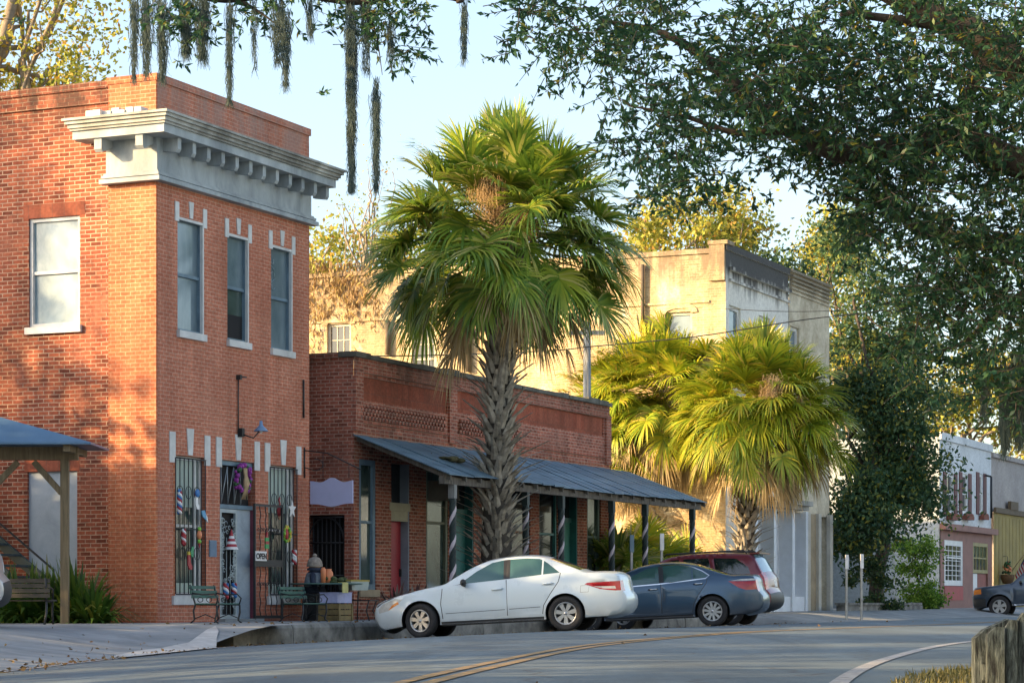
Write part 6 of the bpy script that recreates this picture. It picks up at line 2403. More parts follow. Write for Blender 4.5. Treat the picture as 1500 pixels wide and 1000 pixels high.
# low wall beyond the tan building
lw = sthing("low_wall", "low stained concrete wall before the green bush at the corner", "wall", 0, 0, 0)
mb = MB()
xa, xb = LX(1225, -1.0), LX(1337, -1.0)
zz = LZ(1280, 903, -1.0)
mb.box(xa, xb, -1.3, -1.0, zz - 0.3, zz + 0.42)
mb.box(xa - 0.05, xb + 0.05, -1.35, -0.95, zz + 0.42, zz + 0.50)
mb.box(LX(1318, -1.3), xb + 0.02, -1.38, -1.302, zz - 0.3, zz + 0.40)
mb.build("wall_body", kerb_m, lw)

# pavilion at the left
pv = thing("timber_pavilion", "open timber pavilion with blue tin hip roof at the left edge", "pavilion", (0, 0, 0))
Yp = 42.3
pp = PW(95, 912, Yp)
ec = PW(135, 648, Yp - 0.6)
X0, X1, Y0_, Y1_ = ec.x - 8.4, ec.x, Yp - 0.75, Yp + 1.15
xa_ = (X0 + X1) / 2
ze = ec.z
zr = ze + 1.15
mb = MB()
mb.add([(X0, Y0_, ze), (X1, Y0_, ze), (X1, Y1_, ze), (X0, Y1_, ze), (X0 + 4.1, (Y0_ + Y1_) / 2, zr), (X1 - 4.1, (Y0_ + Y1_) / 2, zr)],
       [(0, 1, 5, 4), (1, 2, 5), (2, 3, 4, 5), (3, 0, 4)])
mb.add([(X0, Y0_, ze - 0.035), (X1, Y0_, ze - 0.035), (X1, Y1_, ze - 0.035), (X0, Y1_, ze - 0.035)], [(3, 2, 1, 0)])
mb.add([(X0, Y0_, ze - 0.035), (X1, Y0_, ze - 0.035), (X1, Y0_, ze), (X0, Y0_, ze)], [(0, 1, 2, 3)])
mb.add([(X1, Y0_, ze - 0.035), (X1, Y1_, ze - 0.035), (X1, Y1_, ze), (X1, Y0_, ze)], [(0, 1, 2, 3)])
mb.build("roof", plain("blue_tin_roof", (0.085, 0.17, 0.28), 0.45, 0.2, 1.0, metal=0.2), pv)
mb = MB()
mb.box(X0 + 0.25, X1 - 0.35, Yp - 0.07, Yp + 0.07, ze - 0.27, ze - 0.038)
mb.box(X1 - 0.50, X1 - 0.38, Y0_ + 0.1, Y1_ - 0.1, ze - 0.155, ze - 0.04)
mb.build("beam", M_WOOD, pv)
for x in (pp.x, pp.x - 4.4, pp.x - 7.4):
    mb = MB()
    mb.box(x - 0.07, x + 0.07, Yp - 0.068, Yp + 0.068, pave_z(x, Yp) - 0.05, ze - 0.27)
    mb.build("post", M_WOOD, pv)
for x, sg in ((pp.x, -1), (pp.x - 4.4, 1), (pp.x - 1.45, 1)):
    mb = MB()
    a_, b_ = Vector((x + sg * 0.06, Yp, ze - 0.85)), Vector((x + sg * 0.55, Yp, ze - 0.30))
    if x == pp.x - 1.45:
        a_, b_ = Vector((x, Yp, ze - 0.95)), Vector((x + 0.62, Yp, ze - 0.30))
    d_ = (b_ - a_).normalized()
    nrm_ = Vector((-d_.z, 0, d_.x)) * 0.05
    vs = [a_ - nrm_, a_ + nrm_, b_ + nrm_, b_ - nrm_]
    mb.add([v_ + Vector((0, -0.045, 0)) for v_ in vs] + [v_ + Vector((0, 0.045, 0)) for v_ in vs],
           [(0, 1, 2, 3), (7, 6, 5, 4), (0, 4, 5, 1), (1, 5, 6, 2), (2, 6, 7, 3), (3, 7, 4, 0)])
    mb.build("brace", M_WOOD, pv)
mb = MB()
x = pp.x - 1.45 - 0.07
mb.box(x - 0.07, x + 0.07, Yp - 0.066, Yp + 0.066, 0.2, ze - 0.27)
mb.build("post", M_WOOD, pv)
M_DARKW = plain("dark_weathered_slats", (0.05, 0.042, 0.032), 0.85, 0.4, 3.0, c2=(0.09, 0.08, 0.06))
# bench in the pavilion
wbn = thing("wooden_bench", "weathered slatted wooden bench with metal armrest under the pavilion", "bench", (-8.75, 41.2, pave_z(-8.75, 41.2)), (0, 0, R(176)))
mb = MB()
for k in range(4):
    mb.box(-0.85, 0.72, 0.20, 0.225, 0.46 + k * 0.085, 0.53 + k * 0.085)
mb.build("backrest", M_DARKW, wbn)
mb = MB()
for k in range(4):
    mb.box(-0.85, 0.72, -0.24 + k * 0.105, -0.15 + k * 0.105, 0.40, 0.425)
mb.build("seat", M_DARKW, wbn)
for sx_ in (-0.78, 0.66):
    mb = MB()
    mb.tube([(sx_, -0.28, 0), (sx_, -0.20, 0.2), (sx_, -0.23, 0.40), (sx_, 0.0, 0.395), (sx_, 0.17, 0.40), (sx_, 0.24, 0.80)], 0.02, 6)
    mb.tube([(sx_, 0.30, 0), (sx_, 0.18, 0.2), (sx_, 0.17, 0.40)], 0.02, 6)
    mb.tube([(sx_, 0.23, 0.66), (sx_, -0.05, 0.64), (sx_, -0.26, 0.60), (sx_, -0.24, 0.42)], 0.018, 6)
    mb.build("end_frame", M_IRON, wbn)

# iron stair along the side wall
stc = sthing("iron_stair", "dark green iron stair with handrail climbing the brick side wall", "staircase")
ya = LY(112, -0.5)
yb2 = ya + 5.2
z_a, z_b = 0.42, 0.42 + 5.2 * 0.72
mb = MB()
for xx in (-1.25, -0.25):
    mb.prism([(ya, z_a - 0.12), (ya, z_a + 0.12), (yb2, z_b + 0.12), (yb2, z_b - 0.12)], (0.06, 0, 0), (xx, 0, 0), (0, 1, 0), (0, 0, 1))
mb.build("stringer", plain("blue_green_iron", (0.02, 0.055, 0.062), 0.5), stc)
mb = MB()
for k in range(18):
    u = (k + 0.5) / 18
    y, z = ya + (yb2 - ya) * u, z_a + (z_b - z_a) * u
    mb.box(-1.19, -0.25, y - 0.14, y + 0.14, z - 0.02, z + 0.02)
mb.build("treads", plain("grey_blue_iron", (0.045, 0.075, 0.09), 0.6), stc)
mb = MB()
mb.tube([(-1.22, ya, z_a), (-1.22, ya, z_a + 0.85), (-1.22, yb2, z_b + 0.85), (-1.22, yb2, z_b)], 0.022, 6)
for k in range(1, 4):
    y, z = ya + (yb2 - ya) * k / 4, z_a + (z_b - z_a) * k / 4
    mb.tube([(-1.22, y, z), (-1.22, y, z + 0.85)], 0.018, 6)
mb.build("handrail", M_IRON, stc)
mb = MB()
mb.box(-1.2, -0.2, yb2 - 0.02, yb2 + 1.2, z_b - 0.05, z_b + 0.05)
mb.tube([(-1.15, yb2 + 0.1, 0.2), (-1.15, yb2 + 0.1, z_b)], 0.05, 6)
mb.tube([(-1.15, yb2 + 1.1, 0.2), (-1.15, yb2 + 1.1, z_b)], 0.05, 6)
mb.build("landing", M_IRON, stc)

# weathered board fence at the lower right
frs = random.Random(77)
fn = thing("board_fence", "low fence of split weathered grey boards at the lower right corner", "fence", (2.365, 12.0, 0.18))
m_fb, t, p = base_mat("lichen_board")
co = t.nodes.new("ShaderNodeTexCoord").outputs['Object']
n1 = noise(t, co, 9, 6, 0.7, 0.4, (5, 5, 0.8))
col = ramp(t, n1, [(0.38, (0.012, 0.012, 0.011)), (0.50, (0.06, 0.07, 0.058)), (0.68, (0.20, 0.22, 0.19))]).outputs[0]
t.links.new(col, p.inputs['Base Color'])
p.inputs['Roughness'].default_value = 0.95
bump(t, p, n1, 0.9, 0.02)
x = 0.02
for k in range(9):
    wd = frs.uniform(0.055, 0.10)
    h0 = 0.36 + 0.035 * k if k < 3 else 0.42 + 0.012 * k
    if k == 3:
        h0 += 0.0
    mb = MB()
    y = 0.02 * k + frs.uniform(-0.012, 0.012)
    mb.prism([(x, -0.05), (x + wd, -0.05), (x + wd + frs.uniform(-.006, .006), h0 + 0.03), (x + wd * 0.5, h0 + 0.032), (x + 0.004, h0 - 0.006)], (0, 0.05, 0), (0, y, 0), (1, 0, 0), (0, 0, 1))
    mb.build("board", m_fb, fn)
    x += wd + frs.uniform(0.002, 0.008)
mb = MB()
mb.box(0.02, x, 0.09, 0.14, 0.12, 0.20)
mb.build("rail", m_fb, fn)
mb = MB()
mb.prism([(-0.002, -0.02), (-0.002, 0.33), (0.05, 0.375), (0.17, 0.43), (0.17, -0.02)], (0, 0.10, 0), (0, 0.19, 0), (1, 0, 0), (0, 0, 1))
mb.build("end_post", m_fb, fn)

# grassy verge at lower right
verge_pts = [(1.0, 8), (1.9, 12.6), (2.55, 15.6), (3.2, 17.3), (4.5, 18.4), (7, 19), (12, 19)]
grass_m = leafmat("verge_grass", [(0.0, (0.06, 0.065, 0.02)), (0.5, (0.13, 0.12, 0.035)), (1.0, (0.22, 0.17, 0.06))], 0.2)
mb = MB()
vv = [(x, y, 0.175) for x, y in verge_pts]
far_ = [(x + 14, y - 4, 0.175) for x, y in verge_pts]
rows = []
for u in np.linspace(0, 1, 18):
    r_ = []
    for (x, y) in verge_pts:
        r_.append((x + (14) * u * u, y - 7 * u * u, 0.168 + 0.012 + (0.03 * min(1, u * 6))))
    rows.append(r_)
sheet("verge", rows[::-1], plain("verge_soil", (0.11, 0.10, 0.045), 0.95, 0.5, 3, c2=(0.17, 0.15, 0.06), bmp=0.5))
grs = np.random.RandomState(3)
P = []
for i in range(9000):
    k = grs.randint(0, len(verge_pts) - 1)
    u = grs.rand()
    a, b = verge_pts[k], verge_pts[k + 1]
    x, y = a[0] + (b[0] - a[0]) * u, a[1] + (b[1] - a[1]) * u
    s_ = abs(grs.normal()) * 0.9
    P.append((x + s_ * 0.9 + 0.03, y - s_ * 0.5, 0.19))
P = np.array(P)
V, Fq = leaves(grs, P, 0.07, 0.010, np.array([[0, 0, 1.6]]), -0.2)
tag(link("grass", npmesh("grass", V, Fq, grass_m)), kind="stuff")

# ================================================================== PLANTS AND TREES
BARK = plain("oak_bark", (0.055, 0.042, 0.033), 0.95, 0.5, 5, c2=(0.10, 0.08, 0.06), bmp=0.8, stretch=(3, 3, 0.7))
BARKP = plain("pale_bark", (0.26, 0.21, 0.15), 0.95, 0.4, 4, bmp=0.5)


def limb(mb, rs, a, b, r0, r1, sag=0.0, n=6, wob=0.08):
    a, b = Vector(a), Vector(b)
    L = (b - a).length
    pts, rr = [], []
    for i in range(n + 1):
        u = i / n
        q = a.lerp(b, u)
        if 0 < i < n:
            q += Vector((rs.normal(), rs.normal(), rs.normal())) * L * wob * 0.5
        q.z += sag * math.sin(u * math.pi) * L
        pts.append(q)
        rr.append(r0 + (r1 - r0) * u)
    mb.tube(pts, rr, 7)
    return pts


def tree(name, label, cat, base, blobs, leaf, nl, mat, seed, r0=0.3, bark=None, clump=0.55, clumps=40, group=None, droop=0.2, top=None, limbs=10, lean=(0, 0)):
    """Trunk, limbs to the clump centres and a crown of separate leaves. blobs: (x,y,z,rx,ry,rz,weight)."""
    rs = np.random.RandomState(seed)
    root = thing(name, label, cat, base, (0, 0, 0), group)
    B = Vector(base)
    wsum = sum(b[6] for b in blobs)
    P, cc = [], []
    for (x, y, z, rx, ry, rz, wt) in blobs:
        k = max(3, int(clumps * wt / wsum))
        for _ in range(k):
            d = rs.normal(size=3)
            d /= np.linalg.norm(d)
            rr = rs.uniform(0.35, 1.0) ** 0.6
            c = np.array([x, y, z]) + d * rr * np.array([rx, ry, rz])
            cs = clump * rs.uniform(0.6, 1.4)
            m = int(nl * wt / wsum / k * rs.uniform(0.5, 1.5))
            cc.append(c)
            g = rs.normal(size=(m, 3)) * cs * np.array([1, 1, 0.65])
            P.append(c + g)
    P = np.concatenate(P) - np.array(B)
    V, Fq = leaves(rs, P, leaf, leaf * 0.55, np.array([[0, 0, -droop]]), droop)
    link("crown", npmesh("crown", V, Fq, mat), root)
    mb = MB()
    zc = np.mean([b[2] for b in blobs])
    tx = np.mean([b[0] for b in blobs]) - B.x
    ty_ = np.mean([b[1] for b in blobs]) - B.y
    topz = (zc - B.z) if top is None else top
    trunk = limb(mb, rs, (0, 0, -0.1), (tx * 0.7 + lean[0], ty_ * 0.7 + lean[1], topz), r0, r0 * 0.45, 0, 8, 0.05)
    order = rs.permutation(len(cc))[:limbs]
    for i in order:
        e = Vector(cc[i]) - B
        s_ = trunk[rs.randint(len(trunk) // 2, len(trunk))]
        limb(mb, rs, s_, e, r0 * 0.32, r0 * 0.06, 0.05, 6, 0.10)
    mb.build("trunk", bark or BARK, root)
    return root


# ---- palms
def fan(rs, base, axis, size, nleaf=40, droop=0.35, spread=2.15, up=Vector((0, 0, 1)), width=0.055, tipdroop=0.5):
    """One costapalmate leaf: leaflets radiating from a short down-curving rib. Returns vertex and quad arrays (3 segments a leaflet)."""
    a = axis.normalized()
    b = a.cross(up)
    b = b.normalized() if b.length > 1e-3 else Vector((1, 0, 0))
    n = b.cross(a).normalized()
    tw = rs.uniform(-0.5, 0.5)
    b2 = b * math.cos(tw) + n * math.sin(tw)
    n = -b * math.sin(tw) + n * math.cos(tw)
    b = b2
    V, Fq = [], []
    for i in range(nleaf):
        th = -spread + 2 * spread * (i + 0.5) / nleaf
        th += rs.normal() * 0.03
        costa = 0.35 * size * max(0, math.cos(th * 0.5))
        root = base + a * costa - Vector((0, 0, 1)) * costa * costa * 0.5 * droop / size
        d = a * math.cos(th) + b * math.sin(th) + n * (0.28 * abs(math.sin(th)) + 0.08 + rs.normal() * 0.04)
        d.normalize()
        L = size * (0.62 + 0.38 * math.cos(th * 0.62)) * rs.uniform(0.85, 1.1)
        sd = d.cross(n).normalized()
        wd = width * size * rs.uniform(0.9, 1.25)
        g = droop * rs.uniform(0.4, 1.1)
        o = len(V)
        for k, u in enumerate((0.0, 0.38, 0.72, 1.0)):
            q = root + d * L * u - Vector((0, 0, 1)) * (g * L * (u ** 2) * 0.55 + tipdroop * L * max(0, u - 0.6) ** 1.3)
            hw = wd * (0.5, 1.1, 0.78, 0.04)[k] * 0.5
            V.append(q + sd * hw)
            V.append(q - sd * hw)
        for k in range(3):
            Fq.append((o + 2 * k, o + 2 * k + 1, o + 2 * k + 3, o + 2 * k + 2))
    return V, Fq


def petiole(V, Fq, p0, p1, r):
    d = (p1 - p0)
    a = d.cross(Vector((0, 0, 1)))
    a = a.normalized() if a.length > 1e-4 else Vector((1, 0, 0))
    b = d.cross(a).normalized()
    o = len(V)
    for q, rr in ((p0, r), (p1, r * 0.5)):
        for (ca, cb) in ((1, 0), (0, 1), (-1, 0), (0, -1)):
            V.append(q + a * ca * rr + b * cb * rr)
    for k in range(4):
        k2 = (k + 1) % 4
        Fq.append((o + k, o + k2, o + 4 + k2, o + 4 + k))


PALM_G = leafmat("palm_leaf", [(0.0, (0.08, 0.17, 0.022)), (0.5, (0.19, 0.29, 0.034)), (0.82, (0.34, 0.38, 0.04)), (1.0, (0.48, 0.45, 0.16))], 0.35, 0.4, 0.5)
PALM_Y = leafmat("palm_leaf_sunlit_yellow", [(0.0, (0.13, 0.22, 0.02)), (0.5, (0.36, 0.42, 0.03)), (0.85, (0.48, 0.43, 0.03)), (1.0, (0.52, 0.40, 0.08))], 0.35, 0.4, 0.5)  # lit copy of the palm leaf: sunlight's yellow put into the colour
PALM_D = leafmat("palm_leaf_dry", [(0.0, (0.24, 0.17, 0.08)), (0.5, (0.42, 0.31, 0.15)), (1.0, (0.52, 0.42, 0.25))], 0.2, 0.7, 0.2)
BOOT = plain("palm_boot", (0.26, 0.225, 0.165), 0.9, 0.55, 4, c2=(0.50, 0.45, 0.36), bmp=0.6)
TRUNKD = plain("dark_palm_trunk", (0.06, 0.05, 0.038), 0.95, 0.5, 5, bmp=0.6)
SEED = leafmat("palm_seed_stalk", [(0.0, (0.34, 0.22, 0.11)), (1.0, (0.50, 0.36, 0.20))], 0.15, 0.8, 0.1)


def palm(label, base, ztop, rcrown, seed, green, nf=62, lean=(0, 0), trunk_r=0.24, boots=340, dead=16, size=1.15, seeds=True, bootlen=0.42, group="cabbage palms along the street", low=-0.52):
    rs = np.random.RandomState(seed)
    root = thing("palm_tree", label, "palm tree", base, (0, 0, 0), group)
    H = ztop - base[2]
    top = Vector((lean[0], lean[1], H))

    def tp(u):
        return Vector((lean[0] * u * u, lean[1] * u * u, H * u))
    mb = MB()
    us = np.linspace(0, 1, 14)
    mb.tube([tp(u) for u in us], [trunk_r * (1.25 - 0.35 * min(1, u * 3) + 0.10 * math.sin(u * 9)) for u in us], 14)
    for i in range(boots):                                 # criss-cross leaf bases
        u = (i + 0.5) / boots
        a = i * 2.39996
        hgt = 0.03 + u * 0.98
        c = tp(min(hgt, 1))
        out = Vector((math.cos(a), math.sin(a), 0))
        tang = Vector((-math.sin(a), math.cos(a), 0))
        r_ = trunk_r * 0.92
        L = bootlen * rs.uniform(0.6, 1.25)
        fl = (1.1 if u < 0.45 else 0.7) * rs.uniform(0.4, 1.5)
        skew = tang * rs.uniform(-0.45, 0.45)
        p0 = c + out * r_ * 0.8
        p1 = p0 + (Vector((0, 0, 1)) + out * fl * 0.7 + skew * 0.6) * L * 0.5
        p2 = p1 + (Vector((0, 0, 1)) * 0.8 + out * fl * 1.5 + skew) * L * 0.5
        vs = []
        for q, wd, th in ((p0, 0.10, 0.06), (p1, 0.062, 0.035), (p2, 0.022, 0.012)):
            vs += [q + tang * wd + out * 0.0, q + out * th, q - tang * wd, q - out * th * 0.5]
        fs = []
        for k in range(2):
            for j in range(4):
                j2 = (j + 1) % 4
                fs.append((4 * k + j, 4 * k + j2, 4 * k + 4 + j2, 4 * k + 4 + j))
        fs.append((8, 9, 10, 11))
        mb.add(vs, fs, 1, False)
    mb.build("trunk", [TRUNKD, BOOT], root)
    V, Fq = [], []

    def addfan(Vl, Fl, el, az, plen, sz, droop, **kw):
        ax_ = Vector((math.cos(az) * math.cos(el), math.sin(az) * math.cos(el), math.sin(el)))
        p0 = top + Vector((0, 0, rs.uniform(-0.5, 0.25)))
        bend = max(0, math.cos(el)) * 0.16
        p1 = p0 + ax_ * plen - Vector((0, 0, plen * bend * 0.6))
        petiole(Vl, Fl, p0, p1, 0.022)
        pit = max(-1.5, min(1.4, el * 1.55 - 0.50 + rs.normal() * 0.12))
        ax2 = Vector((math.cos(az) * math.cos(pit), math.sin(az) * math.cos(pit), math.sin(pit)))
        v, f = fan(rs, p1, ax2, sz, droop=droop, **kw)
        o = len(Vl)
        Vl.extend(v)
        Fl.extend([tuple(i + o for i in q) for q in f])
    for i in range(nf):
        u = (i + 0.5) / nf
        sin_el = 1.0 - (1.0 - low) * u
        el = max(-0.5, math.asin(max(-0.96, min(0.985, sin_el + rs.normal() * 0.06))))
        az = i * 2.39996 + rs.normal() * 0.2
        sz = size * rs.uniform(0.85, 1.15) * (0.82 if u > 0.72 else 1.0)
        pl = (rcrown * (1 - 0.12 * max(0, math.sin(el))) - sz * 0.95 * math.cos(max(-1.5, min(1.4, el * 1.55 - 0.50)) - el)) * rs.uniform(0.70, 1.06)
        addfan(V, Fq, el, az, max(0.3, pl), sz, (0.12 + 0.40 * u) * rs.uniform(0.6, 1.7), tipdroop=(0.25 + 0.6 * u) * rs.uniform(0.5, 1.6))
    link("fronds", npmesh("fronds", np.array([tuple(v) for v in V]), np.array(Fq), green), root)
    V, Fq = [], []
    for i in range(dead):
        el = R(rs.uniform(-50, -5))
        az = i * 2.39996 + rs.normal() * 0.3
        k0 = len(V)
        addfan(V, Fq, el, az, rs.uniform(0.5, rcrown * 0.62), size * rs.uniform(0.6, 0.85), 0.9, nleaf=22, spread=1.1, tipdroop=0.9, width=0.055)
        for q in range(k0, len(V)):
            V[q] = V[q] - Vector((0, 0, 0.75))
    if dead:
        link("dry_fronds", npmesh("dry_fronds", np.array([tuple(v) for v in V]), np.array(Fq), PALM_D), root)
    if seeds:
        V, Fq = [], []
        for (az, el, ln) in seeds:
            ax_ = Vector((math.cos(az) * math.cos(el), math.sin(az) * math.cos(el), math.sin(el)))
            p = [top + ax_ * ln * k / 5 - Vector((0, 0, 0.13 * (ln * k / 5) ** 2)) for k in range(6)]
            for k in range(5):
                petiole(V, Fq, p[k], p[k + 1], 0.02)
            for j in range(520):
                q = p[min(5, 2 + int(rs.rand() * 4))] + Vector(rs.normal(size=3)) * 0.14
                e = q + Vector((rs.normal() * 0.10, rs.normal() * 0.10, -rs.uniform(0.15, 0.55)))
                petiole(V, Fq, q, e, 0.006)
        link("seed_stalk", npmesh("seed_stalk", np.array([tuple(v) for v in V]), np.array(Fq), SEED), root)
    return root


def at(px, y, z=0.30):
    return W(LX(px, y), y, z)


p1b = at(727, -2.15)
Yp1 = p1b.y
palm("tall cabbage palm with shaggy booted trunk standing before the tin awning", tuple(p1b), ZY(335, Yp1), 2.95, 5, PALM_G, nf=165, lean=((738 - 727) / F_PX * Yp1, 0),
     trunk_r=0.30, boots=360, dead=24, size=1.02, seeds=((-1.72, 0.72, 2.25), (-1.95, 0.85, 1.9), (-1.2, 0.3, 1.6)), bootlen=0.62)
p2b = W(29.2, -1.4, 0.33)
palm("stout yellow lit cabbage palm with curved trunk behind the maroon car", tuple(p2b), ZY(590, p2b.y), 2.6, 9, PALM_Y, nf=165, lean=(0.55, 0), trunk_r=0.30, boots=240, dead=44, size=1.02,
     seeds=((-1.5, 0.5, 2.3), (-1.1, 0.2, 1.9)), bootlen=0.45)
p3b = at(968, 2.2)
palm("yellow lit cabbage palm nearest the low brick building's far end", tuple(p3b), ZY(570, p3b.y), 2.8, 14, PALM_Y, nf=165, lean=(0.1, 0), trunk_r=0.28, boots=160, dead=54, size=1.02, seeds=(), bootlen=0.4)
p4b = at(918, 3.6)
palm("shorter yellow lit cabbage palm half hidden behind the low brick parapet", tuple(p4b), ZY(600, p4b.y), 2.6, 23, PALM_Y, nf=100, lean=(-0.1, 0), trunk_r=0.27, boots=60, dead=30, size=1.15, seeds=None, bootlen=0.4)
# palmettos under the palms
for i, (px, y, zt, rc, lab) in enumerate(((905, -0.4, 1.2, 1.5, "low fan palmetto beside the low building's end wall"), (950, 0.6, 1.5, 1.6, "low fan palmetto seen between the last awning posts"),
                                          (1000, 1.0, 1.1, 1.4, "low fan palmetto at the foot of the palms beside the outer awning post"), (885, 3.5, 4.9, 1.9, "young palm leaning out behind the low brick parapet"),
                                          (1055, 0.6, 1.6, 1.0, "small fan palmetto against the tan side wall"))):
    b_ = at(px, y)
    rs_ = None
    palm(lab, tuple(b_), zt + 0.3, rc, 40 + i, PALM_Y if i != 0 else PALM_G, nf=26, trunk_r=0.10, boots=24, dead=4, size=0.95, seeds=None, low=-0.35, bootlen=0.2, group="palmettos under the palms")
# fan leaves against the tan wall, seen over the low roof
b_ = PW(625, 560, 80)
palm("young fan palm by the tan side wall seen over the low roof", (b_.x, 79.5, 0.3), ZY(560, 80), 1.5, 61, PALM_Y, nf=24, trunk_r=0.14, boots=40, dead=3, size=1.0, seeds=None, low=-0.3, group="palmettos under the palms")

# ---- leafy trees
OAK_D = leafmat("oak_leaf", [(0.0, (0.024, 0.08, 0.045)), (0.6, (0.048, 0.125, 0.055)), (0.94, (0.09, 0.17, 0.045)), (1.0, (0.32, 0.26, 0.04))], 0.4, 0.45, 0.4)
OAK_M = leafmat("oak_leaf_mid", [(0.0, (0.03, 0.07, 0.033)), (0.6, (0.055, 0.11, 0.04)), (0.93, (0.10, 0.14, 0.04)), (1.0, (0.30, 0.26, 0.04))], 0.35, 0.5, 0.3)
GOLD = leafmat("autumn_sunlit_leaf", [(0.0, (0.17, 0.22, 0.04)), (0.4, (0.32, 0.34, 0.055)), (0.8, (0.42, 0.38, 0.06)), (1.0, (0.44, 0.24, 0.05))], 0.4, 0.5, 0.3)  # autumn yellow, and for the background trees sunlight put into the leaf colour
OAK_S = leafmat("street_oak_leaf", [(0.0, (0.035, 0.085, 0.045)), (0.6, (0.065, 0.13, 0.055)), (0.86, (0.12, 0.17, 0.045)), (1.0, (0.36, 0.32, 0.05))], 0.35, 0.5, 0.3)
LIME = leafmat("fresh_leaf", [(0.0, (0.07, 0.16, 0.022)), (0.6, (0.14, 0.27, 0.03)), (1.0, (0.24, 0.36, 0.05))], 0.4, 0.5, 0.3)

tree("autumn_tree", "tall sparse yellowing tree rising behind the brick building's side wall", "tree", (-14.0, 62, 0.3),
     [(-13.6, 62, 15.5, 2.6, 2.5, 2.2, 2), (-11.3, 62, 15.2, 1.7, 2.0, 2.0, 1.1), (-12.5, 62, 13.9, 2.4, 2, 1.2, 1), (-12.5, 62, 18.5, 4, 3, 2, 2)], 0.17, 6200, GOLD, 3, 0.3, BARKP, 0.45, 60, limbs=26, top=16)
tree("background_tree", "pale yellow green tree behind the far end of the tan wall", "tree", (-7, 103, 0.3),
     [(-7.2, 103, 15.2, 2.2, 2.5, 1.8, 2), (-4.6, 103, 15.6, 1.4, 2, 1.5, 1), (-9, 103, 14, 2.5, 2.5, 2.5, 1.5)], 0.28, 5200, GOLD, 8, 0.35, BARKP, 0.6, 50, limbs=16, top=14)
tree("bare_tree", "nearly leafless tree whose twigs rise left of the tall palm", "tree", (-6, 98, 0.3),
     [(-5.5, 98, 17.4, 0.9, 1, 1.6, 1), (-6.4, 98, 16.6, 1.0, 1, 1.0, 1)], 0.16, 160, GOLD, 18, 0.16, BARKP, 0.5, 18, limbs=18, top=15)
tree("background_tree", "olive lit tree standing behind the tan building's parapet", "tree", (7, 103, 0.3),
     [(7.3, 103, 16.4, 2.4, 2.5, 1.9, 2), (9.6, 103, 17.0, 1.2, 2, 1.6, 1), (5.3, 103, 15.2, 1.4, 2, 1.4, 1), (7, 103, 12, 3, 3, 3, 1)], 0.28, 6200, GOLD, 28, 0.4, BARKP, 0.6, 54, limbs=16, top=14)
tree("background_tree", "green tree peeping over the tan building's far roof corner", "tree", (12.0, 110, 0.3),
     [(11.6, 110, 16.2, 1.9, 2, 1.0, 1), (9.8, 110, 17.2, 1.1, 2, 0.8, 0.7), (13.2, 110, 15.0, 1.4, 2, 1.0, 0.8), (12, 110, 12, 2.5, 2.5, 3, 1)], 0.24, 4600, OAK_M, 33, 0.3, BARKP, 0.5, 46, limbs=14, top=13)
tree("street_oak", "dark leaning oak at the corner beyond the tan building", "tree", (13.2, 86, 0.35),
     [(12.5, 87, 12.6, 1.0, 1.5, 2.2, 1.8), (13.7, 87, 10.6, 1.6, 1.8, 1.6, 2.2), (12.6, 86, 7.2, 1.3, 1.8, 2.2, 1.8), (14.2, 86, 6.2, 1.5, 2, 1.5, 2.2), (13.0, 85, 4.2, 1.2, 1.6, 1.3, 2.0), (14.4, 86, 4.6, 0.9, 1.4, 0.9, 0.9), (13.9, 86, 8.0, 1.5, 2, 1.3, 1.6), (12.3, 84.5, 3.0, 0.8, 1.2, 1.4, 1.8), (14.6, 86, 5.4, 1.0, 1.4, 0.8, 0.8)],
     0.20, 30000, OAK_S, 41, 0.30, BARK, 0.5, 90, limbs=26, top=6.0)
tree("background_tree", "sunlit yellow tree high behind the leaning oak", "tree", (16, 118, 0.3),
     [(15.8, 118, 17.5, 1.7, 2, 2.8, 2), (17.0, 118, 13.5, 2.0, 2, 2.0, 1.2)], 0.30, 3400, GOLD, 52, 0.3, BARKP, 0.6, 44, limbs=14, top=14)
tree("background_tree", "wide sunlit yellow tree above the white shop's roof", "tree", (25, 138, 0.3),
     [(24.5, 138, 12.5, 2.6, 3, 2.4, 2), (28.5, 138, 12.6, 2.4, 3, 2.8, 2), (22, 138, 14, 1.8, 2, 1.6, 1), (31, 138, 10, 2.5, 3, 3, 1.2)], 0.36, 7000, GOLD, 63, 0.4, BARKP, 0.7, 64, limbs=16, top=10)
tree("background_tree", "dim green tree behind the dark leaning oak and the garage", "tree", (19, 128, 0.3),
     [(18.2, 128, 10.5, 2.6, 3, 3.0, 2), (16.0, 128, 7.0, 2.6, 3, 3.5, 2), (20.5, 128, 9.0, 2.0, 3, 2.2, 1)], 0.34, 6000, OAK_M, 68, 0.4, BARK, 0.8, 60, limbs=12, top=8)
tree("small_tree", "small bright green tree in front of the white shop's grey side wall", "tree", (15.6, 92.5, 0.4),
     [(15.6, 92.5, 2.9, 0.85, 0.8, 0.55, 1.4), (15.3, 92.5, 1.9, 0.7, 0.7, 0.4, 0.7), (16.1, 92.5, 2.3, 0.6, 0.6, 0.5, 0.7)], 0.15, 2600, LIME, 71, 0.06, BARK, 0.24, 36, limbs=14, top=2.2)
tree("round_bush", "rounded green bush by the low concrete wall", "bush", (15.85, 92.0, 0.35),
     [(15.75, 92, 0.95, 0.70, 0.7, 0.50, 1), (16.25, 91.8, 0.65, 0.5, 0.6, 0.30, 0.6)], 0.13, 3800, LIME, 72, 0.04, BARK, 0.18, 40, limbs=8, top=0.5)
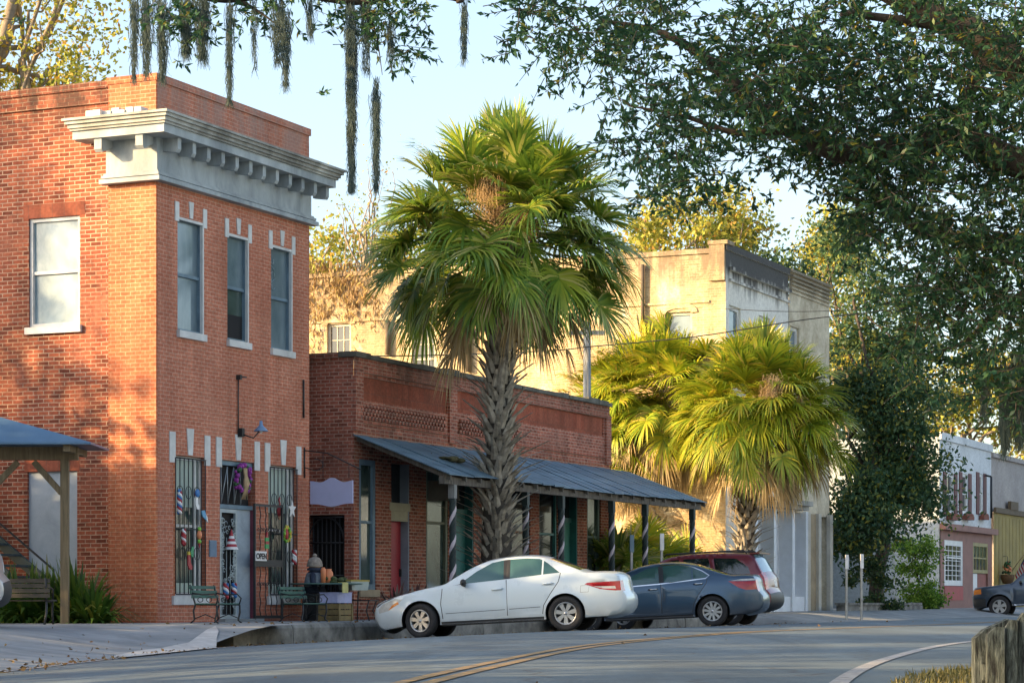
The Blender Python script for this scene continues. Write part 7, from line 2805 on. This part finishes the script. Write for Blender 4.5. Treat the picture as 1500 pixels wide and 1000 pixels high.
tree("shrub", "dusky shrub at the foot of the leaning oak beside the tan building", "bush", (12.9, 84, 0.35),
     [(12.5, 84, 1.3, 0.8, 0.8, 1.0, 1), (13.3, 84.5, 0.9, 0.6, 0.7, 0.5, 0.5)], 0.15, 2600, OAK_M, 75, 0.03, BARK, 0.2, 14, limbs=6, top=0.6)

# strap-leaved clumps beside the side wall
STRAP = leafmat("strap_leaf", [(0.0, (0.03, 0.08, 0.014)), (0.6, (0.075, 0.16, 0.022)), (0.9, (0.15, 0.21, 0.03)), (1.0, (0.24, 0.22, 0.03))], 0.3, 0.45, 0.4)
BROMEL = leafmat("cordyline_leaf", [(0.0, (0.06, 0.02, 0.025)), (0.5, (0.13, 0.07, 0.06)), (1.0, (0.30, 0.26, 0.20))], 0.2, 0.45, 0.4)


def strap_plant(name, label, cat, pos, n, L, mat, seed, group, wd=0.035, pot=None, spread=1.0):
    rs = np.random.RandomState(seed)
    V, Fq = [], []
    for i in range(n):
        a = rs.uniform(0, 2 * math.pi)
        el = rs.uniform(0.5, 1.5)
        r0 = rs.uniform(0, 0.22) * spread
        q = Vector((math.cos(a) * r0, math.sin(a) * r0, 0.0 if not pot else pot))
        d = Vector((math.cos(a) * math.cos(el), math.sin(a) * math.cos(el), math.sin(el)))
        sd = d.cross(Vector((0, 0, 1))).normalized()
        l = L * rs.uniform(0.55, 1.15)
        o = len(V)
        for k, u in enumerate((0, 0.35, 0.7, 1.0)):
            p_ = q + d * l * u - Vector((0, 0, 0.55 * l * u ** 2.4 * math.cos(el) + 0.08 * u * u))
            hw = wd * (0.6, 1.0, 0.8, 0.08)[k]
            V += [p_ + sd * hw, p_ - sd * hw]
        for k in range(3):
            Fq.append((o + 2 * k, o + 2 * k + 1, o + 2 * k + 3, o + 2 * k + 2))
    root = thing(name, label, cat, pos, (0, 0, 0), group)
    link("leaf_clump", npmesh("leaf_clump", np.array([tuple(v) for v in V]), np.array(Fq), mat), root)
    if pot:
        mb = MB()
        mb.lathe([(0, 0), (0.17, 0), (0.24, pot), (0.26, pot), (0.26, pot + 0.03), (0.22, pot + 0.03), (0.2, pot - 0.04), (0, pot - 0.04)], 18)
        mb.build("pot", plain("clay_pot", (0.28, 0.10, 0.06), 0.8), root)
    return root


for i, (px, Y, n, L, lab) in enumerate(((40, 43.3, 150, 1.0, "strap leaved clump behind the wooden bench"), (75, 43.4, 150, 1.05, "tall strap leaved clump just left of the pavilion post"),
                                        (112, 43.2, 190, 1.1, "bushy strap leaved clump right of the pavilion post"), (140, 42.9, 130, 0.8, "lower strap leaved clump next to the corner brick pier"),
                                        (12, 43.2, 120, 0.9, "strap leaved clump under the iron stair at the left edge"))):
    q = PW(px, 908, Y)
    strap_plant("border_plant", lab, "plant", (q.x, Y, 0.27), int(n * 1.3), L * 1.25, STRAP, 80 + i, "green border plants along the brick side wall")
for i, (px, y, lab) in enumerate(((578, -0.95, "reddish spiky plant in a clay pot below the red door"), (608, -1.0, "reddish spiky potted plant just before the brick pier"), (640, -1.05, "dark reddish spiky potted plant beside the first twisted post"))):
    strap_plant("potted_plant", lab, "potted plant", tuple(at(px, y, 0.305)), 46, 0.62, BROMEL, 90 + i, "spiky potted plants under the awning", 0.032, 0.30)

# ---- near oaks that frame the picture
def oak_near(name, label, base, limbs_, clusters, seed, leaf, mat, r0, group="live oaks over the road"):
    rs = np.random.RandomState(seed)
    root = thing(name, label, "tree", base, (0, 0, 0), group)
    B = Vector(base)
    mb = MB()
    for pl, ra, rb in limbs_:
        pts = [Vector(p) - B for p in pl]
        out, rr = [], []
        n = len(pts)
        for i in range(n - 1):
            for k in range(5):
                u = k / 5
                a, b, c, d = pts[max(i - 1, 0)], pts[i], pts[i + 1], pts[min(i + 2, n - 1)]
                out.append(0.5 * ((2 * b) + (c - a) * u + (2 * a - 5 * b + 4 * c - d) * u * u + (3 * b - a - 3 * c + d) * u ** 3))
                v_ = (i + u) / (n - 1)
                rr.append(ra + (rb - ra) * v_)
        out.append(pts[-1])
        rr.append(rb)
        mb.tube(out, rr, 8)
    P = []
    A = []
    tw = MB()
    for (c, spread, n) in clusters:
        c = np.array(c)
        for _ in range(max(1, n // 12)):                 # twigs carrying a dozen leaves each
            o = c + rs.normal(size=3) * spread
            d = rs.normal(size=3)
            d[2] = d[2] * 0.5 - 0.15
            d /= np.linalg.norm(d)
            ln = rs.uniform(0.12, 0.30)
            tw.tube([Vector(o) - B, Vector(o + d * ln) - B], [0.004, 0.002], 3, 0, None, False)
            k = 12
            u = rs.uniform(0.1, 1.05, k)[:, None]
            P.append(o + d * ln * u)
            A.append(np.repeat((d * 1.2)[None], k, 0))
    P = np.concatenate(P) - np.array(B)
    A = np.concatenate(A)
    V, Fq = leaves(rs, P, leaf, leaf * 0.36, A, 0.15)
    mb.build("trunk", BARK, root)
    tag(tw.build("twigs", BARK, root), kind="stuff")
    link("crown", npmesh("crown", V, Fq, mat), root)
    return root


crs = np.random.RandomState(15)
YR = 16.0


def canopy(poly_px, n_clusters, Y, dY, per, spread, dens=None):
    out = []
    xs_ = [p[0] for p in poly_px]
    ys_ = [p[1] for p in poly_px]
    while len(out) < n_clusters:
        px, py = crs.uniform(min(xs_), max(xs_)), crs.uniform(min(ys_), max(ys_))
        if not inpoly(px, py, poly_px):
            continue
        if dens is not None and crs.rand() > dens(px, py):
            continue
        dy = crs.uniform(-dY, dY)
        q = PW(px, py, Y)
        out.append(((q.x, Y + dy, q.z), spread, int(per * crs.uniform(0.6, 1.4))))
    return out


def rdens(px, py):
    g = 0.5 + 0.5 * math.sin(px * 0.021 + 1.3 * math.sin(py * 0.017)) * math.cos(py * 0.024 + 0.8 * math.sin(px * 0.013))
    holes_ = 0
    for (hx, hy, hr) in ((1420, 190, 30), (1040, 55, 40), (1110, 250, 40), (1245, 60, 22), (1280, 330, 25), (1180, 95, 22), (965, 100, 22), (1335, 400, 22), (1060, 200, 18), (1440, 330, 20)):
        holes_ = max(holes_, math.exp(-((px - hx) ** 2 + (py - hy) ** 2) / (hr * hr)))
    return max(0.05, (0.35 + 0.65 * g) * (1 - 0.95 * holes_) * (0.75 if px < 1100 else 1))


polyR1 = [(752, -10), (748, 60), (790, 62), (830, 70), (870, 96), (905, 104), (950, 120), (975, 150), (905, 160), (930, 195), (985, 195), (940, 228), (955, 270), (1000, 260), (1060, 232), (1115, 212), (1180, 232), (1225, 245), (1248, 285), (1290, 320), (1310, 390), (1345, 480), (1390, 520), (1440, 560), (1520, 570), (1560, -10), (1130, -10), (1070, 20), (1010, 60), (985, 30), (975, -10)]
clR = canopy(polyR1, 640, YR, 1.2, 70, 0.115, rdens)
clR += canopy([(748, -10), (748, 55), (800, 60), (880, 95), (940, 60), (975, -10)], 40, YR, 1.0, 30, 0.10)
clR += canopy([(905, 135), (880, 165), (950, 215), (1010, 190), (1000, 140)], 26, YR, 1.0, 30, 0.10)
clR += canopy([(920, 240), (950, 290), (1060, 260), (1040, 225)], 22, YR, 1.0, 26, 0.08)
# the rest of the crown beyond the frame
for _ in range(150):
    clR.append(((crs.uniform(1.0, 9.0), YR + crs.uniform(-3.5, 2.5), crs.uniform(5.9, 8.8)), 0.45, 70))
for _ in range(60):
    clR.append(((crs.uniform(5.0, 9.0), YR + crs.uniform(-3, 3), crs.uniform(3.6, 5.8)), 0.4, 60))
for _ in range(230):
    clR.append(((crs.uniform(3.75, 8.2), YR + crs.uniform(-2.8, 3.2), crs.uniform(3.7, 8.0)), 0.35, 90))
for _ in range(120):
    clR.append(((crs.uniform(0.0, 4.0), YR + crs.uniform(-2.0, 1.5), crs.uniform(5.4, 7.2)), 0.40, 90))
trunkR = (6.4, 17.2, 0.15)
r = lambda px, py, dy=0: tuple(PW(px, py, YR) + Vector((0, dy, 0)))
limbsR = [([trunkR, (6.3, 17.1, 1.8), (5.9, 16.8, 3.2), (5.2, 16.5, 4.3)], 0.42, 0.26),
          ([(5.6, 16.7, 3.7), (4.2, 16.4, 4.15), r(1500, 102), r(1445, 63), r(1400, 39), r(1349, 16), r(1300, -10), r(1200, -60)], 0.17, 0.05),
          ([(5.8, 16.7, 3.3), (4.4, 16.0, 3.62), r(1500, 240), r(1420, 195, .2), r(1330, 205, .3), r(1240, 215, .2), r(1160, 190), r(1110, 160), r(1069, 117), r(1020, 76), r(960, 45), r(880, 30)], 0.13, 0.010),
          ([(5.8, 16.9, 3.0), (4.2, 17.2, 3.3), r(1490, 330, .8), r(1400, 315, .8), r(1320, 285, .6), r(1250, 270, .5)], 0.09, 0.012),
          ([r(1160, 190), r(1080, 195), r(1000, 170), r(920, 155)], 0.03, 0.005),
          ([r(1400, 39), r(1320, 30), r(1240, 20), r(1236, 28)], 0.045, 0.01),
          ([(4.5, 16.9, 3.4), r(1520, 420, .9), r(1450, 480, .8), r(1390, 500, .7)], 0.05, 0.006),
          ([r(1420, 195, .2), r(1430, 120, .1), r(1500, 40)], 0.05, 0.03),
          ([(5.55, 16.65, 3.75), (5.1, 16.45, 4.7), (5.0, 16.4, 6.0), (4.2, 16.2, 7.6)], 0.25, 0.06), ([(5.7, 16.7, 3.5), (5.9, 16.8, 4.6), (6.6, 17.0, 6.0), (7.6, 17.5, 7.4)], 0.24, 0.05)]
oak_near("live_oak", "near live oak whose dark leafy limbs fill the upper right", trunkR, limbsR, clR, 17, 0.064, OAK_D, 0.4)

YL = 22.0
rl = lambda px, py, dy=0: tuple(PW(px, py, YL) + Vector((0, dy, 0)))
clL = []


def ldens(px, py):
    return max(0.05, 1.0 - max(0, py - (20 + 25 * math.sin(px * 0.03) ** 2)) / 60)


clL += canopy([(225, -30), (235, 40), (270, 70), (330, 20), (400, 30), (470, 20), (520, 40), (600, 30), (640, -5), (700, -30)], 70, YL, 0.8, 30, 0.10, ldens)
clL += canopy([(535, 10), (560, 50), (590, 95), (612, 60), (610, 10)], 24, YL, 0.4, 30, 0.07)
clL += canopy([(245, 5), (255, 40), (275, 60), (290, 40), (290, 0)], 12, YL, 0.4, 30, 0.06)
for _ in range(90):
    clL.append(((crs.uniform(-10.0, -0.6), YL + crs.uniform(-3, 3), crs.uniform(6.6, 9.2)), 0.45, 60))
trunkL = (-8.6, 20.5, 0.25)
limbsL = [([trunkL, (-8.5, 20.6, 2.5), (-8.0, 20.9, 4.4), (-7.0, 21.4, 5.8), (-5.4, 21.8, 6.5)], 0.5, 0.22),
          ([(-6.0, 21.7, 6.3), (-4.5, 22, 6.6), rl(240, -30), rl(330, -12), rl(420, -20), rl(520, -4), rl(600, -15), rl(665, -6), rl(674, 4)], 0.15, 0.035),
          ([rl(330, -12), rl(380, 18), rl(410, 40)], 0.02, 0.004), ([rl(520, -4), rl(548, 40), rl(560, 110)], 0.012, 0.003),
          ([(-8.0, 20.9, 4.4), (-9.5, 20, 6.6), (-11, 19.5, 8.0)], 0.26, 0.06), ([(-7.0, 21.4, 5.8), (-5.5, 21.5, 7.6), (-3.5, 21.5, 8.6)], 0.2, 0.05)]
oak_near("live_oak", "live oak over the road whose twigs hang along the upper left", trunkL, limbsL, clL, 19, 0.080, OAK_D, 0.5)

MOSS = leafmat("spanish_moss_fibre", [(0.0, (0.05, 0.08, 0.078)), (0.6, (0.085, 0.12, 0.112)), (1.0, (0.14, 0.17, 0.145))], 0.25, 0.8, 0.1)


def moss(px, y0, y1, Y, wpx, n, seed, label):
    rs = np.random.RandomState(seed)
    top = PW(px, y0, Y)
    L = (y1 - y0) * Y / F_PX
    wd = 1.25 * wpx * Y / F_PX
    n = int(n * 1.35)
    V, Fq = [], []
    for i in range(n):
        l = L * rs.uniform(0.25, 1.0) ** 0.8
        x0 = rs.normal() * wd * 0.45
        yy = rs.normal() * wd * 0.45
        z0 = -rs.uniform(0, 0.25) * L if rs.rand() < 0.7 else -rs.uniform(0, 0.7) * L
        k = max(5, int(l / 0.05))
        ph, am = rs.uniform(0, 6.28), rs.uniform(0.008, 0.03)
        w_ = rs.uniform(0.0014, 0.003)
        taper = 1.0
        o = len(V)
        for j in range(k + 1):
            u = j / k
            z = max(z0 - l * u, -L * 1.05)
            sh = (1 - 0.65 * min(1, -z / L))
            q = Vector((x0 * sh + am * math.sin(ph + u * k * 0.9), yy * sh + am * math.cos(ph * 1.7 + u * k * 0.8), z))
            V += [q + Vector((w_, 0, 0)), q - Vector((w_, 0, 0))]
            if j < k:
                Fq.append((o + 2 * j, o + 2 * j + 1, o + 2 * j + 3, o + 2 * j + 2))
        # little curls off the strand
        for j in range(int(l / 0.035)):
            u = rs.rand()
            z = max(z0 - l * u, -L)
            sh = (1 - 0.65 * min(1, -z / L))
            q = Vector((x0 * sh, yy * sh, z))
            e = q + Vector((rs.normal() * 0.022, rs.normal() * 0.022, -rs.uniform(0.03, 0.12)))
            o = len(V)
            V += [q, q + Vector((0.003, 0, 0.004)), e + Vector((0.002, 0, 0)), e]
            Fq.append((o, o + 1, o + 2, o + 3))
    me = npmesh("spanish_moss", np.array([tuple(v) for v in V]), np.array(Fq), MOSS)
    o = link("spanish_moss", me, None, top)
    tag(o, label, "spanish moss", "hanging tufts of spanish moss")


for i, a in enumerate(((196, -20, 110, 22, 7, 26, "thin moss tuft hanging above the brick building's plain side parapet"), (214, -20, 105, 22, 10, 40, "full moss tuft hanging over the brick corner pier, left of a thinner one"),
                       (237, -20, 112, 22, 10, 40, "dense moss tuft ending at the brick building's parapet corner"), (272, -15, 75, 22, 14, 50, "short broad moss tuft above the brick front parapet, nearest its corner"), (297, -20, 85, 22, 14, 60, "bushy moss tuft between the broad one and the long thin one"),
                       (336, -15, 142, 22, 6, 26, "single long thin moss tuft above the middle of the brick parapet"), (372, -10, 98, 22, 5, 10, "wispy moss tuft hanging left of the slanting pair"), (405, -15, 85, 22, 12, 34, "loose moss tuft above the right end of the brick parapet"),
                       (419, 10, 120, 22, 8, 34, "narrow moss tuft just right of the loose one over the brick parapet"), (514, -10, 268, 22, 8, 70, "longest moss streamer, hanging far down right of the cornice end"), (536, -5, 100, 22, 10, 22, "thin moss tuft between the two long streamers"),
                       (551, 112, 270, 22, 6, 46, "second long moss streamer, beginning lower, left of the tall palm"), (572, 20, 95, 22, 8, 18, "faint moss tuft under the leafy twig left of the tall palm"), (680, -5, 82, 22, 5, 26, "lone moss tuft hanging above the tall palm"),
                       (455, -10, 50, 22, 9, 22, "small moss tuft above the gap right of the brick parapet"))):
    px, y0, y1, Y, wpx, n, lab = a
    moss(px, y0, y1, Y, wpx, n, 200 + i, lab)
for i, a in enumerate(((1472, 520, 652, 17, 12, 60, "grey moss tuft hanging before the yellow trees at the right"), (1494, 500, 640, 17, 14, 70, "grey moss tuft at the right edge over the pale upper wall"), (1442, 545, 610, 17, 7, 26, "short moss tuft hanging above the white shop roof"))):
    px, y0, y1, Y, wpx, n, lab = a
    moss(px, y0, y1, Y, wpx, n, 240 + i, lab)

# ---- unseen trees added outside the frame to the left to shade the street
for i, (x, y, zc, rx, ry, rz, n, lab) in enumerate((
        (-24.5, 41.5, 5.6, 4.0, 3.6, 3.4, 8000, "unseen roadside oak added for shade behind the pavilion"),
        (-25, 35.5, 6.0, 5, 5.5, 3.8, 9000, "unseen roadside oak added for shade beside the pavilion"),
        (-25, 24, 7.0, 5, 5.5, 5.0, 7500, "tall unseen roadside oak added for shade on the left verge"),
        (-24, 12, 8.0, 5, 6, 6.0, 8500, "tallest unseen roadside oak added for shade near the photographer"),
        (-22, 0, 8.0, 5, 6, 6.0, 6500, "unseen roadside oak added for shade left of the photographer"))):
    tree("added_roadside_oak", lab, "tree", (x, y, 0.2), [(x, y, zc, rx, ry, rz, 1)], 0.42, n, OAK_M, 300 + i, 0.4, BARK, 0.8, 70, limbs=10, top=zc * 0.8, group="oaks added along the left verge for shade")
# an added loose crown, shaped to dapple the upper side wall
tree("added_tall_elm", "thin tall unseen elm added to dapple the brick wall", "tree", (-33, 38.5, 0.2),
     [(-33.5, 38.95, 15.4, 1.5, 0.75, 2.6, 2.2), (-33.5, 37.3, 13.2, 0.6, 0.4, 0.4, 0.12)], 0.30, 1700, OAK_M, 320, 0.25, BARK, 0.35, 40, limbs=14, top=12)

# ---- the other side of the street, outside the frame: unseen pale shop fronts added to throw sunlight back
M_ACROSS = plain("pale_blue_clapboard", (0.46, 0.55, 0.64), 0.8, 0.15, 0.8)
for (ta, tb_, hgt, lab) in ((-30, -3, 8.0, "unseen pale blue clapboard shop added across the road, nearer the photographer"), (0, 26, 9.0, "unseen pale blue clapboard shop added across the road facing the brick building"), (29, 62, 8.0, "unseen pale blue clapboard shop added across the road facing the palms")):
    ac = sthing("added_clapboard_shop", lab, "building")
    AF = Face((0, -27, 0), (1, 0, 0), (0, 1, 0))
    hs2 = []
    k = ta + 1.2
    while k < tb_ - 2:
        hs2 += [(k, k + 1.2, 4.6, 6.6), (k, k + 1.5, 0.9, 3.0)]
        k += 3.4
    mb = MB()
    wall(mb, (0, -27, 0), (1, 0, 0), (0, 1, 0), ta, tb_, 0, hgt, hs2, 0.15)
    mb.box(ta - 0.1, tb_ + 0.1, -27.01, -26.7, hgt, hgt + 0.3)
    wall(mb, (ta, 0, 0), (0, 1, 0), (-1, 0, 0), -36, -27, 0, hgt)
    wall(mb, (tb_, 0, 0), (0, 1, 0), (1, 0, 0), -36, -27, 0, hgt)
    wall(mb, (0, -36, 0), (1, 0, 0), (0, -1, 0), ta, tb_, 0, hgt)
    mb.build("wall", M_ACROSS, ac)
    mb = MB()
    mb.box(ta + 0.05, tb_ - 0.05, -35.95, -27.05, hgt - 0.5, hgt - 0.3)
    mb.build("roof", M_ROOF, ac)
    for h in hs2:
        mb = MB()
        AF.box(mb, h[0], h[1], -0.14, -0.10, h[2], h[3])
        mb.build("window", M_DARKGLASS, ac)

# ---- far belt of woods closing the view
brs_ = np.random.RandomState(51)
P = []
for i in range(26000):
    x = brs_.uniform(-90, 110)
    h_ = 7.5 + 2.5 * math.sin(x * 0.13) + 1.8 * math.sin(x * 0.41 + 1)
    P.append((x, 185 + brs_.uniform(-6, 8), 0.2 + h_ * brs_.rand() ** 0.7 + brs_.normal() * 0.4))
V, Fq = leaves(brs_, np.array(P), 0.95, 0.6, None, 0.1)
tag(link("distant_woods", npmesh("distant_woods", V, Fq, OAK_M)), kind="stuff")
